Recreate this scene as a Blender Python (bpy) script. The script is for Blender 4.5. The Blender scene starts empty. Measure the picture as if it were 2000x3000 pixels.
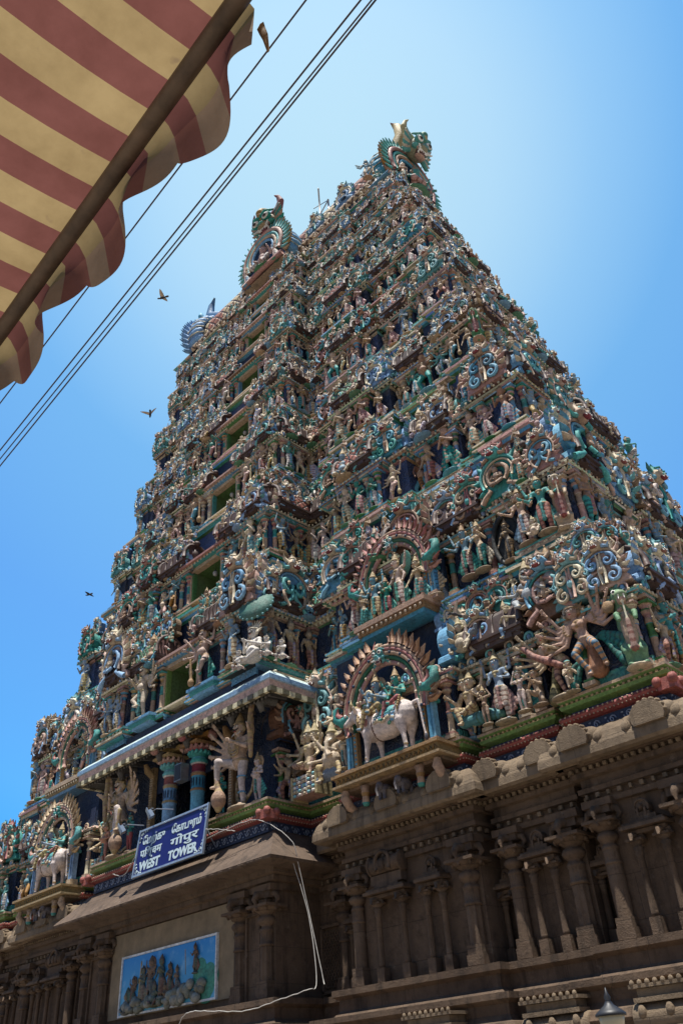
import bpy, math, random
import numpy as np
from mathutils import Vector, Matrix

random.seed(11)
PI = math.pi
scene = bpy.context.scene
COL = scene.collection
CX, CY = -30.6, 30.0          # centre of the tower plan
GZ = -1.6                     # street level (the eye is at the origin)

# ------------------------------------------------------------------ colours
TAN = (.48, .35, .24); CREAM = (.66, .56, .40); PALE = (.68, .60, .54); PINK = (.50, .31, .26)
ROSE = (.42, .20, .17); RED = (.26, .05, .045); OCHRE = (.42, .27, .09); GOLD = (.40, .28, .13)
TEAL = (.06, .31, .31); AQUA = (.13, .45, .47); BLUE = (.13, .33, .56); SKY = (.22, .44, .66)
NAVY = (.015, .030, .085); INDIGO = (.05, .08, .20); GREEN = (.07, .22, .07); LEAF = (.16, .28, .07)
DGREEN = (.02, .12, .07); BROWN = (.20, .11, .06); DARK = (.03, .022, .02); WHITE = (.78, .76, .72)
MAUVE = (.36, .27, .42); BLACK = (.008, .008, .010); STONE = (.33, .245, .165)

# ------------------------------------------------------------------ materials
def new_mat(name):
    m = bpy.data.materials.new(name); m.use_nodes = True
    nt = m.node_tree; b = nt.nodes['Principled BSDF']
    return m, nt, b

def N(nt, t, **k):
    n = nt.nodes.new(t)
    for a, v in k.items(): setattr(n, a, v)
    return n

def mixrgb(nt, mode, fac, a, b):
    n = nt.nodes.new('ShaderNodeMixRGB'); n.blend_type = mode
    for i, v in enumerate((fac, a, b)):
        if v is None: continue
        if hasattr(v, 'links') or hasattr(v, 'is_linked'): nt.links.new(v, n.inputs[i])
        elif isinstance(v, (int, float)): n.inputs[i].default_value = v if i == 0 else (v, v, v, 1)
        else: n.inputs[i].default_value = (*v, 1)
    return n.outputs[0]

def ramp(nt, src, a, b, c0=0.0, c1=1.0):
    n = nt.nodes.new('ShaderNodeMapRange')
    n.inputs[1].default_value = a; n.inputs[2].default_value = b
    n.inputs[3].default_value = c0; n.inputs[4].default_value = c1
    nt.links.new(src, n.inputs[0]); return n.outputs[0]

def noise(nt, vec, scale, detail=4, rough=.6):
    n = nt.nodes.new('ShaderNodeTexNoise'); n.inputs['Scale'].default_value = scale
    n.inputs['Detail'].default_value = detail; n.inputs['Roughness'].default_value = rough
    nt.links.new(vec, n.inputs['Vector']); return n.outputs['Fac']

def bump(nt, b, h, strength, dist):
    n = nt.nodes.new('ShaderNodeBump'); n.inputs['Strength'].default_value = strength
    n.inputs['Distance'].default_value = dist
    nt.links.new(h, n.inputs['Height']); nt.links.new(n.outputs[0], b.inputs['Normal'])

def painted(name, rough=.62, grime=.5, bscale=13, bstr=.5, lattice=False, relief=0, variation=True):
    m, nt, b = new_mat(name)
    at = N(nt, 'ShaderNodeAttribute', attribute_name='Col')
    geo = N(nt, 'ShaderNodeNewGeometry'); pos = geo.outputs['Position']
    c = at.outputs['Color']
    if variation:
        oi = N(nt, 'ShaderNodeObjectInfo')
        hs = N(nt, 'ShaderNodeHueSaturation')
        nt.links.new(ramp(nt, oi.outputs['Random'], 0, 1, .475, .525), hs.inputs['Hue'])
        nt.links.new(ramp(nt, oi.outputs['Random'], 0, 1, 1.15, .80), hs.inputs['Saturation'])
        nt.links.new(ramp(nt, oi.outputs['Random'], 0, 1, .8, 1.2), hs.inputs['Value'])
        nt.links.new(c, hs.inputs['Color']); c = hs.outputs[0]
    if lattice:
        la = N(nt, 'ShaderNodeAttribute', attribute_name='lat')
        sx = N(nt, 'ShaderNodeSeparateXYZ'); nt.links.new(la.outputs['Vector'], sx.inputs[0])
        def fr(sgn):
            a = N(nt, 'ShaderNodeMath', operation='ADD' if sgn > 0 else 'SUBTRACT')
            nt.links.new(sx.outputs[0], a.inputs[0]); nt.links.new(sx.outputs[1], a.inputs[1])
            f = N(nt, 'ShaderNodeMath', operation='FRACT'); nt.links.new(a.outputs[0], f.inputs[0])
            s = N(nt, 'ShaderNodeMath', operation='SUBTRACT'); nt.links.new(f.outputs[0], s.inputs[0]); s.inputs[1].default_value = .5
            q = N(nt, 'ShaderNodeMath', operation='ABSOLUTE'); nt.links.new(s.outputs[0], q.inputs[0]); return q.outputs[0]
        mx = N(nt, 'ShaderNodeMath', operation='MAXIMUM'); nt.links.new(fr(1), mx.inputs[0]); nt.links.new(fr(-1), mx.inputs[1])
        line = ramp(nt, mx.outputs[0], .36, .42)
        c = mixrgb(nt, 'MIX', line, c, (.07, .035, .03))
        bump(nt, b, ramp(nt, mx.outputs[0], .30, .42, 1, 0), .9, .06)
    n1 = noise(nt, pos, 1.3, 6, .65); n2 = noise(nt, pos, 9, 5, .7)
    c = mixrgb(nt, 'MIX', .04, c, (.22, .32, .31))      # chalky film of old limewash
    c = mixrgb(nt, 'MULTIPLY', 1.0, c, mixrgb(nt, 'MIX', ramp(nt, n2, .3, .7), (1.26, 1.23, 1.18), (.62, .63, .65)))
    g = ramp(nt, n1, .50, .72, 0, grime)
    c = mixrgb(nt, 'MIX', g, c, (.135, .125, .11))
    # old sooty streaks that run down
    mp = N(nt, 'ShaderNodeMapping'); mp.inputs['Scale'].default_value = (5, 5, .5); nt.links.new(pos, mp.inputs[0])
    st = ramp(nt, noise(nt, mp.outputs[0], 1.0, 4, .6), .57, .78, 0, grime * .6)
    c = mixrgb(nt, 'MIX', st, c, (.05, .042, .038))
    nt.links.new(c, b.inputs['Base Color'])
    nt.links.new(ramp(nt, n2, .3, .7, rough - .12, rough + .15), b.inputs['Roughness'])
    b.inputs['Specular IOR Level'].default_value = .35
    if relief:
        # carved scroll-like relief: warped rings
        vo = N(nt, 'ShaderNodeTexVoronoi'); vo.inputs['Scale'].default_value = relief; nt.links.new(pos, vo.inputs['Vector'])
        wv = N(nt, 'ShaderNodeMath', operation='SINE')
        mu = N(nt, 'ShaderNodeMath', operation='MULTIPLY'); nt.links.new(vo.outputs['Distance'], mu.inputs[0]); mu.inputs[1].default_value = 22
        nt.links.new(mu.outputs[0], wv.inputs[0])
        ad = N(nt, 'ShaderNodeMath', operation='ADD'); nt.links.new(wv.outputs[0], ad.inputs[0]); nt.links.new(n2, ad.inputs[1])
        bump(nt, b, ad.outputs[0], .8, .03)
    elif not lattice:
        bump(nt, b, noise(nt, pos, bscale, 5, .75), bstr, .05)
        vo = N(nt, 'ShaderNodeTexVoronoi'); vo.inputs['Scale'].default_value = 7; nt.links.new(pos, vo.inputs['Vector'])
        c2_ = mixrgb(nt, 'MIX', ramp(nt, vo.outputs['Distance'], .62, .85, 0, .25), c, (.035, .028, .024)); nt.links.new(c2_, b.inputs['Base Color'])
    return m

def stone_mat(name, tint=(.155, .104, .068), dark=(.030, .021, .015)):
    m, nt, b = new_mat(name)
    geo = N(nt, 'ShaderNodeNewGeometry'); pos = geo.outputs['Position']
    n1 = noise(nt, pos, .55, 7, .7); n2 = noise(nt, pos, 3.2, 6, .7); n3 = noise(nt, pos, 22, 4, .75)
    c = mixrgb(nt, 'MIX', ramp(nt, n1, .38, .66), tint, (tint[0] * .62, tint[1] * .60, tint[2] * .60))
    c = mixrgb(nt, 'MIX', ramp(nt, n2, .50, .75, 0, .65), c, dark)
    mp = N(nt, 'ShaderNodeMapping'); mp.inputs['Scale'].default_value = (2.4, 2.4, .25); nt.links.new(pos, mp.inputs[0])
    s1 = noise(nt, mp.outputs[0], 1, 5, .65)
    c = mixrgb(nt, 'MIX', ramp(nt, s1, .52, .74, 0, .75), c, (dark[0] * .6, dark[1] * .6, dark[2] * .6))
    c = mixrgb(nt, 'MIX', ramp(nt, noise(nt, pos, 1.7, 6, .7), .62, .78, 0, .35), c, (.42, .33, .25))
    # joints between the granite blocks
    br = N(nt, 'ShaderNodeTexBrick'); br.inputs['Scale'].default_value = 1.0
    br.inputs['Mortar Size'].default_value = .009; br.inputs['Brick Width'].default_value = 2.3; br.inputs['Row Height'].default_value = 1.12; br.offset = .37; br.squash = 1.6; br.squash_frequency = 3
    br.inputs['Mortar Smooth'].default_value = .3
    cx = N(nt, 'ShaderNodeSeparateXYZ'); nt.links.new(pos, cx.inputs[0])
    ad = N(nt, 'ShaderNodeMath', operation='ADD'); nt.links.new(cx.outputs[0], ad.inputs[0]); nt.links.new(cx.outputs[1], ad.inputs[1])
    cb = N(nt, 'ShaderNodeCombineXYZ'); nt.links.new(ad.outputs[0], cb.inputs[0]); nt.links.new(cx.outputs[2], cb.inputs[1])
    nt.links.new(cb.outputs[0], br.inputs['Vector'])
    c = mixrgb(nt, 'MIX', ramp(nt, br.outputs['Fac'], 0, 1, 0, .5), c, (.03, .024, .02))
    nt.links.new(c, b.inputs['Base Color'])
    b.inputs['Roughness'].default_value = .85; b.inputs['Specular IOR Level'].default_value = .3
    h = N(nt, 'ShaderNodeMath', operation='ADD'); nt.links.new(n3, h.inputs[0]); nt.links.new(n2, h.inputs[1])
    h2 = N(nt, 'ShaderNodeMath', operation='SUBTRACT'); nt.links.new(h.outputs[0], h2.inputs[0]); nt.links.new(br.outputs['Fac'], h2.inputs[1])
    bump(nt, b, h2.outputs[0], .7, .05)
    return m

def plain(name, color, rough=.5, metal=0.0, vary=.25, scale=6):
    m, nt, b = new_mat(name)
    tc = N(nt, 'ShaderNodeTexCoord')
    n = noise(nt, tc.outputs['Object'], scale, 5, .65)
    c = mixrgb(nt, 'MIX', ramp(nt, n, .3, .7, 0, 1), tuple(v * (1 - vary) for v in color), tuple(min(1, v * (1 + vary)) for v in color))
    nt.links.new(c, b.inputs['Base Color']); b.inputs['Roughness'].default_value = rough; b.inputs['Metallic'].default_value = metal
    return m

M_STUC = painted('painted_stucco')
M_WALL = painted('painted_wall', grime=.75, relief=3.0, variation=False)
M_TILE = painted('lattice_tiles', grime=.5, lattice=True, variation=False)
M_BAND = painted('painted_band', grime=.45, variation=False)
M_STONE = stone_mat('weathered_granite')
M_STONE2 = stone_mat('sunlit_granite', (.25, .185, .12), (.08, .06, .042))  # paler copy of the granite; sunlight on cornice and shrines put into the colour
M_PLASTER = plain('ochre_plaster', (.22, .165, .10), .85, 0, .3, 1.1)

# ------------------------------------------------------------------ mesh builder
class MB:
    def __init__(self):
        self.v = []; self.f = []; self.c = []; self.s = []; self.l = None
    def add(self, vs, fs, col, smooth=False, lat=None):
        o = len(self.v); self.v += [tuple(p) for p in vs]
        single = not (isinstance(col, list))
        for i, f in enumerate(fs):
            self.f.append(tuple(o + j for j in f)); self.c.append(col if single else col[i]); self.s.append(smooth)
        if lat is not None:
            if self.l is None: self.l = {}
            for i, f in enumerate(fs): self.l[len(self.f) - len(fs) + i] = [lat[j] for j in f]
        return self
    def box(self, c, s, col, rot=None, taper=1.0):
        x, y, z = s[0] / 2, s[1] / 2, s[2] / 2
        vs = [(-x, -y, -z), (x, -y, -z), (x, y, -z), (-x, y, -z)] + [(a * taper, b * taper, z) for a, b in ((-x, -y), (x, -y), (x, y), (-x, y))]
        if rot is not None: vs = [rot @ Vector(p) for p in vs]
        vs = [(p[0] + c[0], p[1] + c[1], p[2] + c[2]) for p in vs]
        return self.add(vs, [(3, 2, 1, 0), (4, 5, 6, 7), (0, 1, 5, 4), (1, 2, 6, 5), (2, 3, 7, 6), (3, 0, 4, 7)], col)
    def lathe(self, c, prof, col, seg=10, cols=None, smooth=True, sq=False, axis=None, ang=0):
        """prof: list of (r, z); cols: colour per span"""
        vs = []; fs = []; cc = []
        R = axis if axis is not None else None
        for (r, z) in prof:
            for k in range(seg):
                a = 2 * PI * (k + (.5 if sq else 0)) / seg + ang
                p = Vector((r * math.cos(a), r * math.sin(a), z))
                if R is not None: p = R @ p
                vs.append((p[0] + c[0], p[1] + c[1], p[2] + c[2]))
        for i in range(len(prof) - 1):
            for k in range(seg):
                fs.append((i * seg + k, i * seg + (k + 1) % seg, (i + 1) * seg + (k + 1) % seg, (i + 1) * seg + k))
                cc.append(cols[i] if cols else col)
        fs.append(tuple(range(seg - 1, -1, -1))); cc.append(cols[0] if cols else col)
        fs.append(tuple((len(prof) - 1) * seg + k for k in range(seg))); cc.append(cols[-1] if cols else col)
        return self.add(vs, fs, cc, smooth)
    def tube(self, pts, rad, col, seg=6, cols=None, smooth=True, flat=1.0):
        pts = [Vector(p) for p in pts]; n = len(pts)
        if not isinstance(rad, (list, tuple)): rad = [rad] * n
        vs = []; fs = []; cc = []
        up = Vector((0, 1, 0))
        for i, p in enumerate(pts):
            d = (pts[min(i + 1, n - 1)] - pts[max(i - 1, 0)])
            if d.length < 1e-9: d = Vector((0, 0, 1))
            d.normalize()
            a = d.cross(up)
            if a.length < .05: a = d.cross(Vector((1, 0, 0)))
            a.normalize(); b = d.cross(a).normalized()
            for k in range(seg):
                t = 2 * PI * k / seg
                vs.append(p + a * (rad[i] * math.cos(t)) + b * (rad[i] * flat * math.sin(t)))
        for i in range(n - 1):
            for k in range(seg):
                fs.append((i * seg + k, i * seg + (k + 1) % seg, (i + 1) * seg + (k + 1) % seg, (i + 1) * seg + k))
                cc.append(cols[i] if cols else col)
        fs.append(tuple(range(seg))); cc.append(cols[0] if cols else col)
        fs.append(tuple((n - 1) * seg + k for k in range(seg - 1, -1, -1))); cc.append(cols[-1] if cols else col)
        return self.add(vs, fs, cc, smooth)
    def ell(self, c, r, col, seg=8, rings=5, rot=None):
        vs = [(0, 0, -1)]
        for i in range(1, rings):
            ph = PI * i / rings - PI / 2
            for k in range(seg):
                a = 2 * PI * k / seg
                vs.append((math.cos(ph) * math.cos(a), math.cos(ph) * math.sin(a), math.sin(ph)))
        vs.append((0, 0, 1)); fs = []
        for k in range(seg): fs.append((0, 1 + (k + 1) % seg, 1 + k))
        for i in range(rings - 2):
            for k in range(seg):
                a = 1 + i * seg
                fs.append((a + k, a + (k + 1) % seg, a + seg + (k + 1) % seg, a + seg + k))
        a = 1 + (rings - 2) * seg; t = len(vs) - 1
        for k in range(seg): fs.append((a + k, a + (k + 1) % seg, t))
        out = []
        for p in vs:
            q = Vector((p[0] * r[0], p[1] * r[1], p[2] * r[2]))
            if rot is not None: q = rot @ q
            out.append((q[0] + c[0], q[1] + c[1], q[2] + c[2]))
        return self.add(out, fs, col, True)
    def prism(self, pts, y0, y1, col, side=None, T=None):
        """2D outline (x,z) extruded along y from y0 (front) to y1"""
        n = len(pts)
        vs = [(p[0], y0, p[1]) for p in pts] + [(p[0], y1, p[1]) for p in pts]
        if T is not None: vs = [T @ Vector(p) for p in vs]
        fs = [tuple(range(n)), tuple(range(2 * n - 1, n - 1, -1))]
        cc = [col, col]
        for i in range(n):
            j = (i + 1) % n; fs.append((i, i + n, j + n, j)); cc.append(side or col)
        return self.add(vs, fs, cc)
    def merge(self, arr, M, tint=None):
        """add (V,F,C,S) arrays transformed by matrix"""
        V, F, C, S = arr
        o = len(self.v)
        Mn = np.array(M)
        W = V @ Mn[:3, :3].T + Mn[:3, 3]
        self.v += [tuple(p) for p in W.tolist()]
        self.f += [tuple(o + j for j in f) for f in F]; self.c += list(C); self.s += list(S)
    def arrays(self):
        return (np.array(self.v, dtype=float), list(self.f), list(self.c), list(self.s))
    def mesh(self, name, mat, origin=(0, 0, 0)):
        me = bpy.data.meshes.new(name)
        V = np.array(self.v, dtype=float) - np.array(origin, dtype=float)
        me.from_pydata(V.tolist(), [], self.f)
        tot = np.array([p for p in (len(f) for f in self.f)])
        col = np.ones((tot.sum(), 4), dtype=np.float32)
        col[:, :3] = np.repeat(np.array(self.c, dtype=np.float32)[:, :3], tot, axis=0)
        a = me.color_attributes.new('Col', 'FLOAT_COLOR', 'CORNER')
        a.data.foreach_set('color', col.ravel())
        me.polygons.foreach_set('use_smooth', np.array(self.s, dtype=bool))
        if self.l is not None:
            la = me.attributes.new('lat', 'FLOAT_VECTOR', 'CORNER')
            arr = []
            for i, f in enumerate(self.f):
                q = self.l.get(i)
                if q is None: arr += [0, 0, 0] * len(f)
                else:
                    for u in q: arr += [u[0], u[1], 0]
            la.data.foreach_set('vector', np.array(arr, dtype=np.float32))
        me.materials.append(mat)
        me.update()
        return me

# ------------------------------------------------------------------ object helpers
WLOC = {}
def link(name, data, wpos=(0, 0, 0), parent=None, rotz=0, scale=1, rot=None):
    o = bpy.data.objects.new(name, data); COL.objects.link(o)
    w = Vector(wpos); WLOC[o] = w
    if parent is not None:
        o.parent = parent; o.location = w - WLOC[parent]
    else: o.location = w
    if rot is not None: o.rotation_euler = rot
    else: o.rotation_euler = (0, 0, rotz)
    o.scale = (scale, scale, scale) if isinstance(scale, (int, float)) else scale
    return o

def tag(o, label=None, cat=None, group=None, kind=None):
    if label: o['label'] = label
    if cat: o['category'] = cat
    if group: o['group'] = group
    if kind: o['kind'] = kind
    return o

def copy_obj(src, wpos, parent=None, rotz=0, scale=None):
    o = src.copy(); COL.objects.link(o)
    for k in ('label', 'category', 'group', 'kind'):
        if k in o: del o[k]
    w = Vector(wpos); WLOC[o] = w
    o.parent = parent
    o.location = w - WLOC[parent] if parent is not None else w
    o.rotation_euler = (0, 0, rotz)
    if scale is not None: o.scale = (scale, scale, scale) if isinstance(scale, (int, float)) else scale
    return o

# ------------------------------------------------------------------ sculpting: primitives fused into one surface
def cap(p, q, r1, r2, role, n=0): return ('c', p, q, r1, r2, role, n)
def ell(c, r, role): return ('e', c, r, role)
def chain(pts, rads, role, n=0):
    return [cap(pts[i], pts[i + 1], rads[i], rads[i + 1], role, n) for i in range(len(pts) - 1)]

def sculpt(prims, voxel):
    mb = MB()
    for p in prims:
        if p[0] == 'e': mb.ell(p[1], p[2], (1, 1, 1), 12, 8)
        else:
            a, b = Vector(p[1]), Vector(p[2]); r1, r2 = p[3], p[4]
            d = b - a; L = d.length
            if L < 1e-5: mb.ell(p[1], (r1,) * 3, (1, 1, 1), 10, 6); continue
            q = Vector((0, 0, 1)).rotation_difference(d.normalized()).to_matrix()
            prof = [(r1 * math.cos(t), r1 * math.sin(t)) for t in (-1.35, -.9, -.45, 0)] + [(r2 * math.cos(t), L + r2 * math.sin(t)) for t in (0, .45, .9, 1.35)]
            mb.lathe(p[1], prof, (1, 1, 1), 10, axis=q)
    me = bpy.data.meshes.new('tmp'); me.from_pydata(mb.v, [], mb.f)
    ob = bpy.data.objects.new('tmp', me); COL.objects.link(ob)
    md = ob.modifiers.new('r', 'REMESH'); md.mode = 'VOXEL'; md.voxel_size = voxel; md.adaptivity = 0
    dg = bpy.context.evaluated_depsgraph_get(); dg.update()
    ev = ob.evaluated_get(dg); m2 = bpy.data.meshes.new_from_object(ev, depsgraph=dg)
    nv = len(m2.vertices); V = np.empty(nv * 3); m2.vertices.foreach_get('co', V); V = V.reshape(-1, 3)
    F = [tuple(p.vertices) for p in m2.polygons]
    bpy.data.objects.remove(ob); bpy.data.meshes.remove(me); bpy.data.meshes.remove(m2)
    Fm = np.array([V[list(f)].mean(axis=0) for f in F])
    best = np.full(len(Fm), 1e9); idx = np.zeros(len(Fm), int); tt = np.zeros(len(Fm))
    for i, p in enumerate(prims):
        if p[0] == 'e':
            c = np.array(p[1]); r = np.array(p[2]); k = np.linalg.norm((Fm - c) / r, axis=1); d = (k - 1) * r.min(); t = np.zeros(len(Fm))
        else:
            a = np.array(p[1]); b = np.array(p[2]); ab = b - a; L2 = max((ab @ ab), 1e-9)
            t = np.clip(((Fm - a) @ ab) / L2, 0, 1)
            d = np.linalg.norm(Fm - a - t[:, None] * ab, axis=1) - (p[3] + (p[4] - p[3]) * t)
            t = t * math.sqrt(L2)
        m = d < best; best[m] = d[m]; idx[m] = i; tt[m] = t[m]
    return V, F, idx, tt

def colour(prims, sc, pal, period=.15):
    V, F, idx, tt = sc
    C = []
    for i, t in zip(idx, tt):
        p = prims[i]; role = p[3] if p[0] == 'e' else p[5]
        n = 0 if p[0] == 'e' else p[6]
        if n and (t / period) % 1 > .62: role = role + '2'
        C.append(pal.get(role, pal['skin']) if isinstance(role, str) else role)
    return (V, F, C, [True] * len(F))

PALS = []
skins = [('pale', (.52, .36, .27)), ('tan', (.40, .26, .16)), ('blue', (.17, .30, .40)), ('green', (.05, .27, .24)), ('brown', (.27, .155, .09)), ('rosy', (.55, .40, .36)), ('tan', (.46, .33, .21)), ('pale', (.56, .42, .31))]
cloths = [('cream', (.58, .46, .30), (.30, .16, .07)), ('blue', (.12, .34, .50), (.04, .12, .22)), ('teal', (.05, .33, .33), (.02, .12, .13)), ('ochre', (.44, .28, .08), (.20, .10, .04)), ('pink', (.50, .28, .27), (.24, .09, .08)), ('mauve', (.46, .40, .48), (.22, .14, .24)), ('white', (.62, .58, .54), (.30, .26, .28)), ('rust', (.34, .12, .08), (.14, .04, .03))]
drapes = [(.05, .30, .28), (.42, .20, .20), (.13, .30, .50), (.50, .40, .26), (.30, .24, .36)]
combo = [(0, 0), (1, 2), (2, 0), (3, 4), (0, 1), (4, 3), (5, 6), (1, 5), (2, 3), (6, 7), (7, 2), (0, 4), (3, 6), (6, 1)]
for i, (a, b) in enumerate(combo):
    PALS.append(dict(sname=skins[a][0], cname=cloths[b][0], skin=skins[a][1], cloth=cloths[b][1], cloth2=cloths[b][2], drape=drapes[i % 5],
                     gold=(.36, .25, .12) if i % 3 else (.30, .22, .15), hair=(.035, .03, .03), halo=drapes[(i + 2) % 5], base=[(.06, .20, .10), (.12, .28, .42), (.38, .24, .14)][i % 3],
                     white=WHITE, red=(.35, .06, .05)))

def person(hip=(0, 0, .95), chest=(0, 0, 1.32), head=(0, -.03, 1.64), kn=((-.12, -.04, .5), (.12, -.04, .5)),
           an=((-.11, .02, .07), (.11, .02, .07)), arms=(), crown='tall', drape=1, halo=0, belly=0, fem=0, fing=0, base=1, sw=.21, legrole='cloth', striped=1, fat=1.0, heads=1, hz=1.22):
    P = []; h = Vector(hip); c = Vector(chest); hd = Vector(head)
    mid = (h + c) / 2 + Vector((0, -.01, 0))
    P += [cap(h, mid, .15 * fat, .115 * fat, 'skin'), cap(mid, c, .115 * fat, .155 * fat, 'skin')]
    sdir = Vector((1, 0, 0))
    sL = c + Vector((-sw, 0, .09)); sR = c + Vector((sw, 0, .09))
    P += [cap(sL, sR, .08, .08, 'skin'), cap(c, hd - Vector((0, 0, .1)), .075, .06, 'skin')]
    P.append(ell(h, (.195 * fat, .155 * fat, .055), 'gold'))
    P.append(ell(c + Vector((0, -.11, .05)), (.11, .07, .06), 'gold')); P.append(ell(c + Vector((0, -.145, -.04)), (.05, .04, .05), 'gold'))
    if fem: P += [ell(c + Vector((s * .08, -.12, -.02)), (.075, .075, .07), 'skin') for s in (-1, 1)]
    if belly: P.append(ell(h + Vector((0, -.09, .12)), (.2 * belly, .18 * belly, .19 * belly), 'skin'))
    offs = [0] if heads == 1 else ([-.2, 0, .2] if heads == 3 else [-.1, .12])
    for ox in offs:
        q = hd + Vector((ox, abs(ox) * .35, 0))
        q = q + Vector((0, 0, .02)); P += [ell(q, (.105 * hz, .115 * hz, .135 * hz), 'skin'), ell(q + Vector((0, -.115 * hz, -.01)), (.02, .03, .03), 'skin')]
        for s in (-1, 1): P.append(ell(q + Vector((s * .125 * hz, .01, -.03)), (.05, .035, .075), 'gold'))
        P.append(ell(q + Vector((0, 0, .075 * hz)), (.128 * hz, .128 * hz, .045), 'gold'))
        if crown == 'tall': P += [cap(q + Vector((0, 0, .12)), q + Vector((0, .01, .20)), .115, .095, 'gold'), cap(q + Vector((0, .01, .24)), q + Vector((0, .01, .31)), .085, .05, 'gold'), ell(q + Vector((0, .01, .40)), (.035, .035, .05), 'gold')]
        elif crown == 'bun': P += [ell(q + Vector((0, .04, .1)), (.115, .11, .09), 'hair'), ell(q + Vector((0, .03, .22)), (.06, .06, .07), 'hair')]
        elif crown == 'flame':
            for k in range(9):
                a = PI * (k / 8) ; P.append(cap(q + Vector((.1 * math.cos(a), .05, .1 * math.sin(a))), q + Vector((.30 * math.cos(a), .06, .08 + .32 * math.sin(a))), .05, .018, 'gold'))
        elif crown == 'turban': P.append(ell(q + Vector((0, .02, .12)), (.15, .15, .09), 'drape'))
    if halo: P.append(ell(hd + Vector((0, .12, .03)), (.30, .035, .32), 'halo'))
    for s, k, a in ((-1, kn[0], an[0]), (1, kn[1], an[1])):
        hj = h + Vector((s * .095, 0, -.05)); k = Vector(k); a = Vector(a)
        P += [cap(hj, k, .115, .078, legrole, striped), cap(k, a, .078, .05, legrole, striped)]
        P += [ell(a + Vector((0, 0, .03)), (.062, .062, .022), 'gold'), cap(a, a + Vector((s * .03, -.13, -.03)), .045, .032, 'skin')]
    if drape:
        P += chain([h + Vector((0, -.15, -.02)), h + Vector((0, -.16, -.3)), h + Vector((0, -.13, -.58))], [.05, .04, .055], 'drape', 1)
        for s in ((-1, 1) if drape == 1 else ((1,) if drape == 2 else (-1,))):
            for j, e in enumerate((.22, .32, .42)):
                P.append(cap(h + Vector((s * .17, .05, 0)), (h.x + s * e, h.y + .07, .18 + j * .13), .03, .062, 'drape', 1))
    for (s, e, w) in arms:
        sh = sL if s < 0 else sR; e = Vector(e); w = Vector(w)
        P += [cap(sh, e, .066, .05, 'skin'), cap(e, w, .05, .034, 'skin')]
        m = sh.lerp(e, .55); P.append(ell(m, (.075, .075, .03) if abs(e.z - sh.z) > .12 else (.03, .075, .075), 'gold'))
        m = e.lerp(w, .85); P.append(ell(m, (.05, .05, .028) if abs(e.z - w.z) > .1 else (.028, .05, .05), 'gold'))
        d = (w - e).normalized(); P.append(ell(w + d * .05, (.042, .04, .05), 'skin'))
        if fing:
            side = d.cross(Vector((0, 1, 0)))
            side = side.normalized() if side.length > .1 else Vector((1, 0, 0))
            b = w + d * .08
            for k, ln in enumerate((.075, .09, .085, .065)):
                o = side * (.022 * (k - 1.5)); P.append(cap(b + o, b + o * 1.5 + d * ln + Vector((0, -.025, 0)), .0125, .010, 'skin'))
            P.append(cap(w + d * .04 + side * .04, w + d * .08 + side * .075, .014, .011, 'skin'))
    if base: P.append(ell((0, 0, .0), (.34, .24, .07), 'base'))
    return P

def faces_on(mb, head, s=1.22, mous=0):
    """painted eyes and mouth for the large figures (unit figure)"""
    x, y, z = head; z += .02
    for sx in (-1, 1):
        mb.ell((x + sx * .043 * s, y - .100 * s, z + .02 * s), (.028 * s, .018 * s, .017 * s), (.80, .78, .72), 8, 5)
        mb.ell((x + sx * .043 * s, y - .114 * s, z + .02 * s), (.011 * s, .009 * s, .013 * s), BLACK, 6, 4)
        mb.tube([(x + sx * .012 * s, y - .112 * s, z + .05 * s), (x + sx * .045 * s, y - .110 * s, z + .062 * s), (x + sx * .078 * s, y - .085 * s, z + .05 * s)], .006 * s, BLACK, 5)
    mb.ell((x, y - .105 * s, z - .062 * s), (.03 * s, .018 * s, .011 * s), (.35, .05, .05), 8, 4)
    if mous:
        for sx in (-1, 1):
            mb.tube([(x, y - .125 * s, z - .04 * s), (x + sx * .05 * s, y - .11 * s, z - .045 * s), (x + sx * .085 * s, y - .09 * s, z - .015 * s)], [.012 * s, .013 * s, .005 * s], BLACK, 5)

# the stock of small figures ------------------------------------------------
A = {}
A['standing'] = (person(hip=(.04, 0, .95), head=(-.02, -.03, 1.64), arms=((-1, (-.36, -.02, 1.16), (-.30, -.22, 1.32)), (1, (.36, 0, 1.14), (.30, -.16, .98))), drape=1), 'standing')
A['raised'] = (person(hip=(-.04, 0, .95), head=(.03, -.03, 1.64), arms=((-1, (-.40, -.02, 1.5), (-.34, -.06, 1.82)), (1, (.40, 0, 1.46), (.36, -.05, 1.78)), (-1, (-.33, -.05, 1.14), (-.14, -.25, 1.1)), (1, (.34, 0, 1.15), (.26, -.18, .96))), drape=2, halo=1), 'four-armed')
A['club'] = (person(kn=((-.15, -.08, .52), (.22, -.22, .66)), an=((-.13, 0, .07), (.02, -.18, .42)), crown='tall', belly=.75, striped=0,
                    arms=((-1, (-.42, 0, 1.2), (-.62, -.06, 1.26)), (-1, (-.42, 0, 1.36), (-.66, -.02, 1.5)), (-1, (-.40, 0, 1.08), (-.58, -.1, 1.02)), (1, (.40, -.02, 1.2), (.30, -.26, 1.34)), (1, (.42, 0, 1.42), (.52, -.02, 1.72))), drape=3)
             + [cap((.42, -.18, .95), (.40, -.16, .3), .035, .05, 'gold'), ell((.40, -.16, .2), (.1, .1, .13), 'gold')], 'club-bearing')
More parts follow.
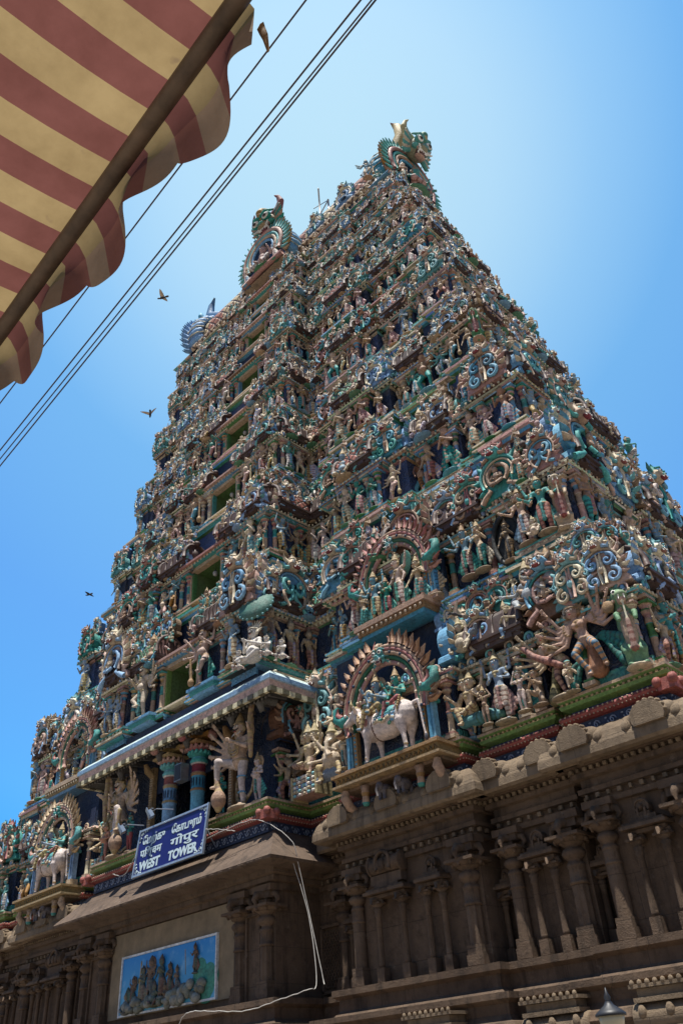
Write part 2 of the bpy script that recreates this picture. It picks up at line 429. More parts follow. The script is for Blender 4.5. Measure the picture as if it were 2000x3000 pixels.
A['atlas'] = (person(hip=(0, 0, .85), chest=(0, 0, 1.2), head=(0, -.05, 1.48), kn=((-.24, -.14, .48), (.24, -.14, .48)), an=((-.18, 0, .07), (.18, 0, .07)), crown='turban', belly=.8,
                     arms=((-1, (-.44, 0, 1.38), (-.30, 0, 1.68)), (1, (.44, 0, 1.38), (.30, 0, 1.68))), drape=0, sw=.24, striped=0, legrole='cloth'), 'load-bearing')
A['goddess'] = (person(hip=(.08, 0, .94), chest=(-.03, 0, 1.3), head=(.04, -.03, 1.62), fem=1, kn=((-.02, -.05, .5), (.16, -.06, .5)), crown='tall', drape=2,
                       arms=((-1, (-.36, 0, 1.12), (-.42, -.1, .84)), (1, (.34, -.05, 1.14), (.22, -.24, 1.36))), sw=.18), 'female')
A['dancer'] = (person(hip=(0, 0, .84), chest=(.05, 0, 1.2), head=(.1, -.03, 1.52), kn=((-.32, -.12, .55), (.30, -.12, .56)), an=((-.18, 0, .07), (.34, -.02, .1)), crown='flame', drape=1,
                      arms=((-1, (-.38, 0, 1.2), (-.62, -.06, 1.32)), (1, (.44, 0, 1.2), (.66, -.06, 1.14)), (-1, (-.36, 0, 1.42), (-.5, -.02, 1.74)), (1, (.46, 0, 1.42), (.58, -.02, 1.74)), (1, (.36, -.1, 1.0), (.1, -.26, 1.0)), (-1, (-.34, 0, 1.02), (-.6, -.05, .96)))), 'dancing')
A['praying'] = (person(arms=((-1, (-.30, -.08, 1.12), (-.05, -.24, 1.28)), (1, (.30, -.08, 1.12), (.05, -.24, 1.28))), drape=1, crown='bun', striped=1), 'praying')
A['seated'] = (person(hip=(0, 0, .22), chest=(0, -.02, .58), head=(0, -.05, .92), kn=((-.36, -.22, .24), (.36, -.2, .30)), an=((.02, -.34, .1), (.24, -.32, -.0)), crown='tall', belly=.95, drape=0, base=0, fat=1.15,
                      arms=((-1, (-.36, -.05, .46), (-.34, -.24, .3)), (1, (.38, -.02, .5), (.36, -.2, .74))), sw=.22) + [ell((0, 0, .0), (.42, .32, .10), 'base')], 'seated')
A['winged'] = (person(hip=(0, 0, .3), chest=(0, -.02, .68), head=(0, -.05, 1.02), kn=((-.2, -.3, .34), (.26, -.1, .2)), an=((-.18, -.26, .04), (.4, .05, .05)), crown='bun', drape=0, base=0,
                      arms=((-1, (-.34, -.12, .62), (-.08, -.3, .7)), (1, (.34, -.12, .62), (.08, -.3, .7))), sw=.2)
               + [cap((s * .12, .1, .72), (s * .5, .12, 1.0 - j * .17), .05, .07, 'drape', 1) for s in (-1, 1) for j in range(4)], 'kneeling winged')
STOCK = {}
for k, (P, nm) in A.items():
    sc_ = sculpt(P, .036)
    STOCK[k] = []
    for pal in PALS: STOCK[k].append(colour(P, sc_, pal))
MESHCACHE = {}
def stock_mesh(k, i):
    if (k, i) not in MESHCACHE:
        mb = MB(); mb.v, mb.f, mb.c, mb.s = STOCK[k][i][0].tolist(), STOCK[k][i][1], STOCK[k][i][2], STOCK[k][i][3]
        MESHCACHE[(k, i)] = mb.mesh(k + '_figure', M_STUC)
    return MESHCACHE[(k, i)]

# ------------------------------------------------------------------ stepped plan of the tower
FL = [9.5, 15.0, 21.0, 26.9, 32.2, 37.3, 42.2, 46.4, 49.9]
def Wz(z): return 21.7 - .245 * (z - 9.5)
def Yc(z): return 22.2 + .118 * (z - 9.5)
YW = [21.6, 20.8, 22.0, 23.0, 23.9, 24.7, 25.4, 26.0]

def quarter(W, yc, yw, notch=None, cw=None, s=1.0, bull=0.0):
    """right front quarter from the middle of the front to the middle of the side; u from the centre"""
    f = W / 21.7; hd = CY - yc
    cw = cw if cw is not None else .285 * W
    yr = max(yc + .85 * s, yw + .3)
    b0, b1, c0, c1, d0 = .41 * W, .673 * W, .71 * W, .825 * W, .857 * W
    p = []
    if notch: p += [(0, notch[1]), (notch[0], notch[1]), (notch[0], yw)]
    else: p += [(0, yw)]
    g = .32 * s
    if notch and cw > 3.2 and bull == 0:   # window bay, guardian recess, flanking shrine
        a0 = notch[0] + .30 * (cw - notch[0]); a1 = notch[0] + .62 * (cw - notch[0])
        p += [(a1 + .1, yw), (a1 + .1, yw - g), (cw, yw - g)]
    else: p += [(cw, yw)]
    bw = b1 - b0; dw = W - d0
    p += [(cw, yr), (b0, yr), (b0, yc - bull), (b0 + .24 * bw, yc - bull), (b0 + .24 * bw, yc - bull - g), (b1 - .24 * bw, yc - bull - g), (b1 - .24 * bw, yc - bull), (b1, yc - bull), (b1, yr),
          (c0, yr), (c0, yc + .25 * s), (c1, yc + .25 * s), (c1, yr), (d0, yr), (d0, yc), (d0 + .3 * dw, yc), (d0 + .3 * dw, yc - g * .6), (W, yc - g * .6)]
    p = [(u, y) for u, y in p]
    a = .33 * hd; b = .43 * hd; c = .58 * hd; r = .7 * s
    p += [(W, yc + a * .7), (W - g * .6, yc + a * .7), (W - g * .6, yc + a), (W - r, yc + a), (W - r, yc + b), (W - .15, yc + b), (W - .15, yc + c), (W - r, yc + c), (W - r, CY - .34 * hd), (W + .1 * s, CY - .34 * hd), (W + .1 * s, CY)]
    return p

def dleft(z): return float(np.interp(z, (9.5, 15, 21, 27, 35, 42, 50), (1.5, 2.9, 4.2, 4.4, 4.0, 2.9, .5)))
def LX(u, W, z):
    """the far (left) half of the tower is a little narrower than the near one"""
    if u > -7: return u
    return -(7 + (-u - 7) * (W - dleft(z) - 7) / (W - 7))
def full_plan(q, z=9.5):
    """mirror the quarter into a closed loop, counter-clockwise"""
    r = [(u, y) for u, y in q]
    right = r + [(u, CY + (CY - y) * .42) for u, y in reversed(r)]
    Wq = max(u for u, y in q)
    left = [(LX(-u, Wq, z), y) for u, y in reversed(right)]
    pts = right + left
    out = []
    for p in pts:
        if out and abs(out[-1][0] - p[0]) < 1e-6 and abs(out[-1][1] - p[1]) < 1e-6: continue
        out.append(p)
    if abs(out[0][0] - out[-1][0]) < 1e-6 and abs(out[0][1] - out[-1][1]) < 1e-6: out.pop()
    # drop collinear points
    res = []
    n = len(out)
    for i in range(n):
        a, b, c = out[i - 1], out[i], out[(i + 1) % n]
        if abs((b[0] - a[0]) * (c[1] - b[1]) - (b[1] - a[1]) * (c[0] - b[0])) > 1e-7: res.append(b)
    return [(CX + u, y) for u, y in res]

def normals(poly):
    n = len(poly); out = []
    for i in range(n):
        a, b = poly[i], poly[(i + 1) % n]
        dx, dy = b[0] - a[0], b[1] - a[1]; L = math.hypot(dx, dy)
        out.append((dy / L, -dx / L))
    return out

def sweep(mb, poly, prof, cols, seg=None, smooth=False, vis=lambda n, a, b: True):
    """prof [(offset, z)], cols one colour per span"""
    n = len(poly); nm = normals(poly)
    vs = []
    for off, z in prof:
        for i in range(n):
            n0, n1 = nm[i - 1], nm[i]
            vs.append((poly[i][0] + off * (n0[0] + n1[0]), poly[i][1] + off * (n0[1] + n1[1]), z))
    fs = []; cc = []
    for j in range(len(prof) - 1):
        for i in range(n):
            k = (i + 1) % n
            if not vis(nm[i], poly[i], poly[k]): continue
            fs.append((j * n + i, j * n + k, (j + 1) * n + k, (j + 1) * n + i))
            cc.append(seg(i, nm[i], poly[i], poly[k], j) or cols[j] if seg else cols[j])
    mb.add(vs, fs, cc, smooth)

def seg_bands(mb, poly, prof, cols, amp, seed, vis=None, vary=None):
    """the same moulding, bay by bay: each straight run is its own block set a little higher or lower"""
    nm = normals(poly); n = len(poly); rg = random.Random(seed); mx_ = max(o for o, z in prof)
    for i, p in enumerate(poly):
        q = poly[(i + 1) % n]; nn = nm[i]
        dz = rg.uniform(-amp, amp)
        if vis and not vis(nn, p, q): continue
        if not seen(nn, p, q) and nn[1] > .5: pass
        t = (-nn[1], nn[0]); L = math.hypot(q[0] - p[0], q[1] - p[1])
        c0, c1 = nm[i - 1], nm[(i + 1) % n]
        e0 = (c0[0] * t[0] + c0[1] * t[1]) < 0; e1 = (c1[0] * t[0] + c1[1] * t[1]) > 0
        cl = [vary(c, rg) for c in cols] if vary else cols
        vs = []
        for off, z in prof:
            a = -(off - .004 * (i % 3)) if e0 else -.02; b = L + (off - .004 * (i % 3)) if e1 else L + .02
            for s_ in (a, b): vs.append((p[0] + t[0] * s_ + nn[0] * off, p[1] + t[1] * s_ + nn[1] * off, z + dz))
        m = len(prof)
        fs = [(2 * j, 2 * j + 1, 2 * j + 3, 2 * j + 2) for j in range(m - 1)]
        fs += [tuple(2 * j for j in range(m - 1, -1, -1)), tuple(2 * j + 1 for j in range(m))]
        mb.add(vs, fs, cl[:m - 1] + [cl[1], cl[1]])
def shuffle(c, rg): return tuple(min(1, max(0, v * rg.uniform(.75, 1.25))) for v in c) if rg.random() < .55 else rg.choice([TAN, CREAM, TEAL, BLUE, AQUA, SKY, TEAL, PINK, GREEN, CREAM])
def cap_poly(mb, poly, z, col, off=0.0):
    n = len(poly); nm = normals(poly)
    vs = [(poly[i][0] + off * (nm[i - 1][0] + nm[i][0]), poly[i][1] + off * (nm[i - 1][1] + nm[i][1]), z) for i in range(n)]
    mb.add(vs, [tuple(range(n))], col)

def front_seg(nm, a, b): return nm[1] < -.5
def seen(nm, a, b):
    """faces that can be seen from the street: the front, the right side, and the left side's near half"""
    if nm[1] < -.5: return a[1] < CY
    if nm[0] > .5: return True
    return nm[0] < -.5

def along(poly, fn, off, step, z, fronts=True, inset=0.0):
    """call fn(point, normal, tangent) along visible segments"""
    nm = normals(poly)
    for i, p in enumerate(poly):
        q = poly[(i + 1) % len(poly)]; n = nm[i]
        if not seen(n, p, q) or (n[1] > .5): continue
        if n[0] < -.5 and p[1] > CY + 3: continue
        t = (-n[1], n[0]); L = math.hypot(q[0] - p[0], q[1] - p[1])
        # convex or concave ends lengthen or shorten the run
        c0 = nm[i - 1]; c1 = nm[(i + 1) % len(poly)]
        e0 = off if (c0[0] * t[0] + c0[1] * t[1]) < 0 else -off
        e1 = off if (c1[0] * t[0] + c1[1] * t[1]) > 0 else -off
        s0, s1 = -e0 + inset, L + e1 - inset
        if s1 - s0 < step * .5: continue
        m = max(1, int((s1 - s0) / step)); d = (s1 - s0) / m
        for k in range(m):
            s = s0 + (k + .5) * d
            fn((p[0] + t[0] * s + n[0] * off, p[1] + t[1] * s + n[1] * off, z), n, t)

def rotn(n):
    """angle that turns a thing facing -Y to face along the outward normal n"""
    return math.atan2(n[1], n[0]) + PI / 2

# ------------------------------------------------------------------ ornament pieces (unit size, facing -Y, base at z 0)
def plaque(kind, c1, c2, c3, c4, frame):
    """horseshoe gable ornament with flame rim, scrolls and a fanged mask on top"""
    mb = MB()
    n = 22; out = []
    for k in range(n + 1):
        a = -.62 + (PI + 1.24) * k / n
        out.append((.40 * math.cos(a), .42 + .40 * math.sin(a)))
    out = [(.46, 0), (.44, .10)] + out + [(-.44, .10), (-.46, 0)]
    mb.prism(out, -.03, .30, frame, frame)
    # flames
    m = 15
    for k in range(m):
        a = -.55 + (PI + 1.1) * k / (m - 1)
        if abs(a - PI / 2) < .22: continue
        p = Vector((.39 * math.cos(a), 0, .42 + .39 * math.sin(a)))
        d = Vector((math.cos(a), 0, math.sin(a)))
        e = d + Vector((-.5 * math.cos(a) * math.sin(a) if False else 0, 0, .35)); e.normalize()
        mb.tube([p + Vector((0, -.02, 0)), p + d * .06 + Vector((0, -.03, 0)), p + e * .15 + Vector((0, -.03, 0))], [.045, .042, .006], c3 if k % 2 else frame, 5, flat=1.4)
    def ring(r, rad, col, a0=-.5, a1=PI + .5, y=-.05, zc=.42, seg=18):
        mb.tube([(r * math.cos(a0 + (a1 - a0) * k / seg), y, zc + r * math.sin(a0 + (a1 - a0) * k / seg)) for k in range(seg + 1)], rad, col, 6)
    ring(.36, .030, c2); ring(.295, .022, c4)
    if kind == 0:      # double S scroll
        for s in (-1, 1):
            pts = []
            for k in range(20):
                t = k / 19; a = 2.2 * PI * t; r = .15 * (1 - .82 * t)
                pts.append((s * (.135 + r * math.cos(a + PI)), -.08, .47 + r * math.sin(a + PI) * 1.25))
            mb.tube([(s * .30, -.06, .02), (s * .20, -.08, .06), (s * .05, -.08, .2), (s * -.0, -.08, .34)] + pts[:], [.04] * 4 + [.046] * 8 + [.04] * 6 + [.03] * 6, c1, 6)
            mb.tube([(s * .12, -.10, .03), (s * .22, -.11, .13), (s * .25, -.10, .28), (s * .16, -.10, .34)], [.03, .035, .03, .012], c2, 6)
            mb.ell((s * .135, -.12, .47), (.035, .03, .04), c3, 6, 4)
    elif kind == 1:    # small niche figure in a horseshoe
        ring(.20, .04, c1, -.9, PI + .9, -.07, .40)
        mb.ell((0, -.07, .36), (.11, .05, .15), NAVY, 8, 5)
        mb.ell((0, -.13, .47), (.05, .05, .065), TAN, 7, 5); mb.ell((0, -.12, .34), (.07, .055, .09), TAN, 7, 5)
        mb.tube([(0, -.13, .52), (0, -.12, .62)], [.04, .01], GOLD, 6)
        for s in (-1, 1):
            mb.tube([(s * .07, -.13, .38), (s * .12, -.15, .30), (s * .04, -.17, .30)], .022, TAN, 5)
            mb.tube([(s * .04, -.12, .26), (s * .12, -.15, .22), (s * .0, -.16, .19)], .032, c1, 5)
            mb.tube([(s * .40, -.04, .0), (s * .30, -.08, .05), (s * .18, -.08, .14), (s * .22, -.08, .2)], [.05, .05, .04, .015], c1, 6)
    else:              # paired spirals, large below and small above
        for s in (-1, 1):
            for (cx, cz, r0, th, c_) in ((.19, .17, .15, 2.6 * PI, c1), (.15, .50, .13, 2.4 * PI, c4), (.33, .40, .06, 1.8 * PI, c2)):
                pts = []; rads = []
                for k in range(18):
                    t = k / 17; a = PI / 2 - th * t; r = r0 * (1 - .85 * t)
                    pts.append((s * (cx + r * math.cos(a)), -.09, cz + r * math.sin(a))); rads.append(.040 * (1 - .35 * t) * (r0 / .15) ** .4)
                mb.tube(pts, rads, c_, 6)
            mb.tube([(s * .03, -.09, .06), (s * .05, -.10, .30), (s * .02, -.10, .52), (s * .04, -.10, .68)], [.03, .034, .03, .01], c3, 6)
        mb.ell((0, -.12, .33), (.06, .05, .08), c2, 8, 5)
    # mask
    z = .86
    mb.ell((0, -.08, z), (.15, .13, .12), c2, 9, 6)
    for s in (-1, 1):
        mb.ell((s * .07, -.19, z + .035), (.038, .03, .036), WHITE, 7, 4); mb.ell((s * .07, -.218, z + .035), (.016, .012, .018), BLACK, 5, 3)
        mb.tube([(s * .03, -.19, z + .07), (s * .08, -.2, z + .095), (s * .15, -.15, z + .07)], .018, c3, 5)
        mb.tube([(s * .12, -.08, z + .06), (s * .20, -.08, z + .10), (s * .21, -.08, z + .20)], [.04, .03, .006], c3, 5)
        mb.tube([(s * .06, -.20, z - .05), (s * .075, -.23, z - .10)], [.014, .003], WHITE, 4)
        mb.tube([(s * .12, -.1, z - .06), (s * .22, -.1, z - .10), (s * .27, -.1, z - .02)], [.04, .035, .008], c1, 5)
    mb.ell((0, -.21, z - .015), (.035, .035, .03), c3, 6, 4)
    mb.ell((0, -.19, z - .065), (.085, .05, .028), RED, 8, 4)
    for s in (-.045, 0, .045): mb.ell((s, -.235, z - .055), (.013, .012, .018), WHITE, 5, 3)
    mb.tube([(0, -.06, z + .08), (0, -.07, z + .17), (0, -.06, z + .27)], [.07, .05, .008], c3, 6)
    mb.ell((0, -.12, z + .13), (.03, .03, .03), c1, 6, 4)
    return mb.arrays()

PLQ = []
for i, (c1, c2, c3, c4, fr) in enumerate([(AQUA, PINK, TAN, TEAL, TEAL), (SKY, TAN, CREAM, BLUE, PINK), (BLUE, TAN, AQUA, PINK, BROWN), (TAN, AQUA, ROSE, CREAM, TEAL),
                                          (AQUA, TAN, CREAM, SKY, BLUE), (PINK, SKY, TAN, TEAL, BROWN), (SKY, CREAM, TEAL, PALE, BLUE)]):
    for kd in (0, 1, 2): PLQ.append(plaque(kd, c1, c2, c3, c4, fr))

def pillar_arr(c1, c2, c3, c4):
    """unit height 1, nominal shaft radius .06"""
    mb = MB()
    mb.box((0, 0, .03), (.20, .20, .06), c2); mb.box((0, 0, .08), (.16, .16, .04), c3)
    prof = [(.062, .10), (.066, .12), (.056, .14), (.054, .40), (.062, .41), (.062, .44), (.054, .45), (.050, .60), (.060, .61), (.068, .64), (.058, .67), (.048, .69), (.048, .73), (.07, .755), (.088, .79), (.072, .82), (.055, .83), (.10, .865), (.115, .885)]
    cols = [c2, c2, c2, c1, c3, c3, c3, c1, c2, c2, c2, c4, c4, c2, c3, c3, c4, c2]
    mb.lathe((0, 0, 0), prof, c1, 9, cols)
    mb.box((0, 0, .90), (.27, .27, .03), c3); mb.box((0, 0, .935), (.16, .16, .04), c4); mb.box((0, -.02, .975), (.30, .20, .05), c2)
    return mb.arrays()
PILS = [pillar_arr(TEAL, TAN, GREEN, PINK), pillar_arr(BLUE, CREAM, PINK, TAN), pillar_arr(PALE, PINK, TAN, BLUE), pillar_arr(DGREEN, TAN, TEAL, OCHRE), pillar_arr(SKY, TAN, TEAL, ROSE), pillar_arr(TAN, PINK, BLUE, GREEN)]

def sala_arr(cA, cB, cC, L=2.2, lattice=False):
    """barrel-vaulted roof of length L (x), height 1, depth .9; open base"""
    mb = MB(); n = 10; m = max(8, int(L * 9))
    prof = []
    for k in range(n + 1):
        a = PI * k / n
        prof.append((-.40 * math.cos(a) * (1.12 if .15 < k / n < .85 else 1.0), .24 + .60 * math.sin(a) ** .85))
    vs = []; fs = []; cc = []; lat = []
    for i in range(m + 1):
        x = -L / 2 + L * i / m
        for (y, z) in prof: vs.append((x, y, z)); lat.append((i / m * L * 5.2, prof.index((y, z)) / n * 8))
    for i in range(m):
        for k in range(n):
            a = i * (n + 1) + k
            fs.append((a, a + n + 1, a + n + 2, a + 1)); cc.append(cA if (lattice or i % 2) else cB)
    fs.append(tuple(range(n, -1, -1))); cc.append(cC); fs.append(tuple(m * (n + 1) + k for k in range(n + 1))); cc.append(cC)
    mb.add(vs, fs, cc, False, lat if lattice else None)
    if not lattice:
        for i in range(0, m, 2):
            x = -L / 2 + L * (i + .5) / m
            mb.tube([(x, y * 1.03, z * 1.02) for (y, z) in prof[:7]], .022, cB, 4)
    mb.box((0, 0, .20), (L * 1.02, .92, .06), cC); mb.box((0, 0, .13), (L * .97, .82, .08), cB); mb.box((0, 0, .05), (L * .9, .76, .10), cA if not lattice else cC)
    for k in range(max(2, int(L * 2))):
        x = -L / 2 + L * (k + .5) / max(2, int(L * 2)); mb.box((x, -.40, .05), (.14, .06, .10), TAN if k % 2 else SKY)
    for s in (-1, 1):
        ring = [(s * L / 2, .43 * math.cos(a), .27 + .58 * max(0, math.sin(a)) ** .85) for a in [PI * k / 10 for k in range(11)]]
        mb.tube(ring, .055, cC, 5); mb.ell((s * (L / 2 + .02), 0, .50), (.06, .15, .2), cB, 7, 5); mb.ell((s * (L / 2 + .03), 0, .90), (.08, .12, .10), cC, 6, 4)
    for k in range(max(2, int(L * 1.6))):
        x = -L / 2 + L * (k + .5) / max(2, int(L * 1.6)); mb.lathe((x, 0, .82), [(.05, 0), (.03, .05), (.07, .10), (.03, .16), (.005, .24)], GOLD, 6)
    return mb

def kuta_mb(cT, cA, cB, cC):
    """square domed shrine roof, width 1, height 1"""
    mb = MB()
    mb.box((0, 0, .04), (.86, .86, .08), cA); mb.box((0, 0, .13), (1.0, 1.0, .07), cB); mb.box((0, 0, .20), (.90, .90, .07), cC); mb.box((0, 0, .27), (1.02, 1.02, .06), cA)
    for s in (-.3, 0, .3):
        for a in range(4):
            R = Matrix.Rotation(a * PI / 2, 3, 'Z'); p = R @ Vector((s, -.46, .2)); mb.box(p, (.1, .08, .08), SKY, R)
    prof = [(.46, .30), (.55, .36), (.58, .45), (.55, .56), (.46, .67), (.33, .77), (.18, .85), (.10, .88)]
    vs = []; lat = []; seg = 16
    for j, (r, z) in enumerate(prof):
        for k in range(seg + 1):
            a = 2 * PI * k / seg
            q = (abs(math.cos(a)) ** 4 + abs(math.sin(a)) ** 4) ** -.25
            q = 1 + (q - 1) * .75
            vs.append((r * q * math.cos(a), r * q * math.sin(a), z)); lat.append((k / seg * 16, j * .62))
    fs = [(j * (seg + 1) + k, j * (seg + 1) + k + 1, (j + 1) * (seg + 1) + k + 1, (j + 1) * (seg + 1) + k) for j in range(len(prof) - 1) for k in range(seg)]
    mb.add(vs, fs, cT, True, lat)
    mb.lathe((0, 0, .84), [(.14, 0), (.16, .03), (.06, .06), (.11, .12), (.12, .17), (.05, .22), (.01, .30)], GOLD, 8)
    for a in range(4):
        R = Matrix.Rotation(a * PI / 2, 3, 'Z')
        for (x, z, r) in ((0, .52, .14),):
            mb.tube([R @ Vector((x + r * math.cos(t), -.53, z + r * math.sin(t) * 1.1)) for t in [(-.4 + (PI + .8) * k / 9) for k in range(10)]], .035, cC, 5)
            mb.ell(R @ Vector((x, -.52, z)), (.09, .09, .12), BLUE, 7, 5); mb.ell(R @ Vector((x, -.55, z + .2)), (.07, .07, .07), AQUA, 6, 4)
        p = R @ Vector((.52, -.52, .32)); mb.tube([p, p * 1.12 + Vector((0, 0, .06)), p * 1.1 + Vector((0, 0, .2))], [.06, .05, .01], AQUA, 5)
    return mb

# ------------------------------------------------------------------ the tower
tower = link('temple_tower', None, (CX, CY, GZ))
tag(tower, 'towering pyramid gateway covered with painted statues, on a dark granite base', 'temple tower')

plaques = []; pillars = []; roofs = []; statues = []   # records: dict(...)
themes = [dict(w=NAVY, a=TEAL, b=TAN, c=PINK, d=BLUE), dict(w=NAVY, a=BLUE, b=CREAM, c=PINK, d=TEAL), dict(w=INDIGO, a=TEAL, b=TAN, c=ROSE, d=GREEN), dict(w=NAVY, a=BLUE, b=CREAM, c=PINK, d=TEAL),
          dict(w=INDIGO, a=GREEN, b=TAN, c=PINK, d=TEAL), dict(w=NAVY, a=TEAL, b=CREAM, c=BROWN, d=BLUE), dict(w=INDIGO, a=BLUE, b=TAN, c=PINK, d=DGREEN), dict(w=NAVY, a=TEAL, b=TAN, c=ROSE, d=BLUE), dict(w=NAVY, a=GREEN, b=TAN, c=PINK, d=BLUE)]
ORD = ['ground', 'first', 'second', 'third', 'fourth', 'fifth', 'sixth', 'seventh', 'eighth', 'ninth']

def mirror_ok(x, y): return True
STOREYS = []
BAYS = ['window bay', 'recess', 'middle bay', 'recess', 'narrow bay', 'recess', 'corner bay']

for k in range(9):
    z0 = FL[k]; z1 = FL[k + 1] if k < 8 else 51.9
    H = z1 - z0; s = H / 5.6 if k < 8 else .55; th = themes[k]
    W = Wz(z0) if k < 8 else 10.9; yc = Yc(z0) if k < 8 else 27.25
    hs = H * .405 if k < 8 else 1.75           # statue height
    if k == 0: q = quarter(W, yc, 21.6, (2.9, 25.5), 5.6, 1.0, .25)
    elif k < 8: q = quarter(W, yc, YW[k], (1.15 * s + .05, YW[k] + 2.4), None, s)
    else: q = [(0, 26.9), (2.2, 26.9), (2.2, 27.3), (10.2, 27.3), (10.2, 28.0), (10.9, 28.0), (10.9, 30)]
    poly = full_plan(q, z0)
    st = MB()
    zw = z0 + (.44 * H if k < 8 else H)      # wall top / underside of cornice
    zc = z0 + .50 * H
    if k == 0: zw = 11.75; zc = 12.2; hs = 2.1
    def segc(i, n, a, b, j, th=th, k=k):
        # window reveal: green or dark opening
        if abs(a[0] - CX) < 3.2 and abs(b[0] - CX) < 3.2 and a[1] > 20 and k < 8 and j == 1:
            lim = 3.0 if k == 0 else 1.2
            if abs(a[0] - CX) < lim and abs(b[0] - CX) < lim: return (.02, .05, .07) if k == 0 else (.10, .22, .06)
        return None
    # plinth + wall
    zp = z0 + .07 * H
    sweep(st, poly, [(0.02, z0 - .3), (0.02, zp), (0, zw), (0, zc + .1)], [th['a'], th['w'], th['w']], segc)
    if k == 0: sweep(st, poly, [(0, zc + .1), (0, 14.9)], [th['w']], segc, vis=lambda n, a, b: abs((a[0] + b[0]) / 2 - CX) < 5.7)
    so = link('storey', st.mesh('storey', M_WALL, (CX, CY, z0)), (CX, CY, z0), tower)
    STOREYS.append(so)
    # ledge mouldings
    lg = MB()
    lo = .42 * s if k else .55
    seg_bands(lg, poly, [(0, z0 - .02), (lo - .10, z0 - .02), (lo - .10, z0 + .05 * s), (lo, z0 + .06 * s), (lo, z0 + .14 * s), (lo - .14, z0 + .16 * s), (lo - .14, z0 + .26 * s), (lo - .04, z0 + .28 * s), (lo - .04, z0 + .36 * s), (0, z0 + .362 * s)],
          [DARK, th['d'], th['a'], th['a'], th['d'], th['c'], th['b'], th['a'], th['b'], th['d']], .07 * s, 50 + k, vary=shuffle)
    if k: along(poly, lambda p, n, t: lg.box(p, (.12 * s + abs(t[0]) * .03, .12 * s, .09 * s), th['b']), lo - .12, .30 * s, z0 + .21 * s)
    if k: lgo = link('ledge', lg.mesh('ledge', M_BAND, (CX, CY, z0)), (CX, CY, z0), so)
    if k == 8:
        cap_poly(lg, poly, z1, DARK)
    zf = z0 + .36 * s if k else 9.56                          # where statues stand
    # cornice
    if k < 8:
        cn = MB(); co = .38 * s
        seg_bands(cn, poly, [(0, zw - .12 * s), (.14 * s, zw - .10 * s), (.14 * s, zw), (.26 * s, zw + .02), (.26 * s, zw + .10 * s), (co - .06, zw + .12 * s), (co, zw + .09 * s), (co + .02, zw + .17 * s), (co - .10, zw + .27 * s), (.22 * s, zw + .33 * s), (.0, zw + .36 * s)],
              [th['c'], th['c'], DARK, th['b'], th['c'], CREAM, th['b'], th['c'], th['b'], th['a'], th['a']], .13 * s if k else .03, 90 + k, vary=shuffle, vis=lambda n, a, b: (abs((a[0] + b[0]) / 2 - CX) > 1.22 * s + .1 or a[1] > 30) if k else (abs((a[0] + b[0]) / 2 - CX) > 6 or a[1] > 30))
        okc = lambda p: (abs(p[0] - CX) > 1.3 * s + .1) if k else abs(p[0] - CX) > 6.3
        along(poly, lambda p, n, t: okc(p) and cn.box(p, (.11 * s, .11 * s, .10 * s), CREAM if k % 2 else th['a']), .22 * s, .24 * s, zw + .06 * s)
        along(poly, lambda p, n, t: okc(p) and cn.ell(p, (.06 * s, .06 * s, .06 * s), CREAM, 5, 3), co + .01, .22 * s, zw + .17 * s)
        # small horseshoe bosses on the cornice face
        def boss(p, n, t):
            if not okc(p): return
            R = Matrix.Rotation(rotn(n), 3, 'Z')
            pts = [Vector(p) + R @ Vector((.16 * s * math.cos(a), -.03, .16 * s * math.sin(a))) for a in [(-.5 + (PI + 1) * j / 7) for j in range(8)]]
            cn.tube(pts, .05 * s, [TAN, PINK, AQUA, CREAM][int(abs(p[0] * 7 + p[1] * 3)) % 4], 5)
            cn.ell(Vector(p) + R @ Vector((0, -.02, 0)), (.09 * s, .09 * s, .11 * s), [BLUE, TEAL, ROSE][int(abs(p[0] * 5)) % 3], 6, 4)
        along(poly, boss, co - .02, .80 * s, zw + .30 * s)
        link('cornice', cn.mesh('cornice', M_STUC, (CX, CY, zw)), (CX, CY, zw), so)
        # inner block behind the parapet up to the next floor
        nq = quarter(Wz(z1) + .30, Yc(z1) - .30, 21.65 if k == 0 else (YW[k + 1] - .25 if k < 7 else 26.6), None, None, s)
        npoly = full_plan(nq, z1)
        pb = MB()
        sweep(pb, npoly, [(0, zc - .1), (0, z1 - .05)], [th['w']])
        seg_bands(pb, npoly, [(.0, z1 - .42 * s), (.18, z1 - .40 * s), (.18, z1 - .22 * s), (.32, z1 - .2 * s), (.32, z1 - .08), (0, z1 - .06)], [th['d'], th['a'], th['b'], th['c'], th['b'], th['a']], .08 * s, 130 + k, vary=shuffle)
        cap_poly(pb, npoly, z1 - .045, DARK)
        if k: cap_poly(pb, poly, zc + .02, th['a'])
        else:
            for sx in (-1, 1): pb.box((CX + sx * (14.2 if sx > 0 else 13.2), 26.1, zc), (15.2 if sx > 0 else 13.2, 7.4, .06), th['w'])
            pb.box((CX, 23.2, 14.28), (11.7, 5.3, 1.24), th['w'])
        link('parapet', pb.mesh('parapet', M_BAND, (CX, CY, zc)), (CX, CY, zc), so)
        # parapet ornaments, bay by bay
        nm = normals(poly); ph = (z1 - zc) * .80
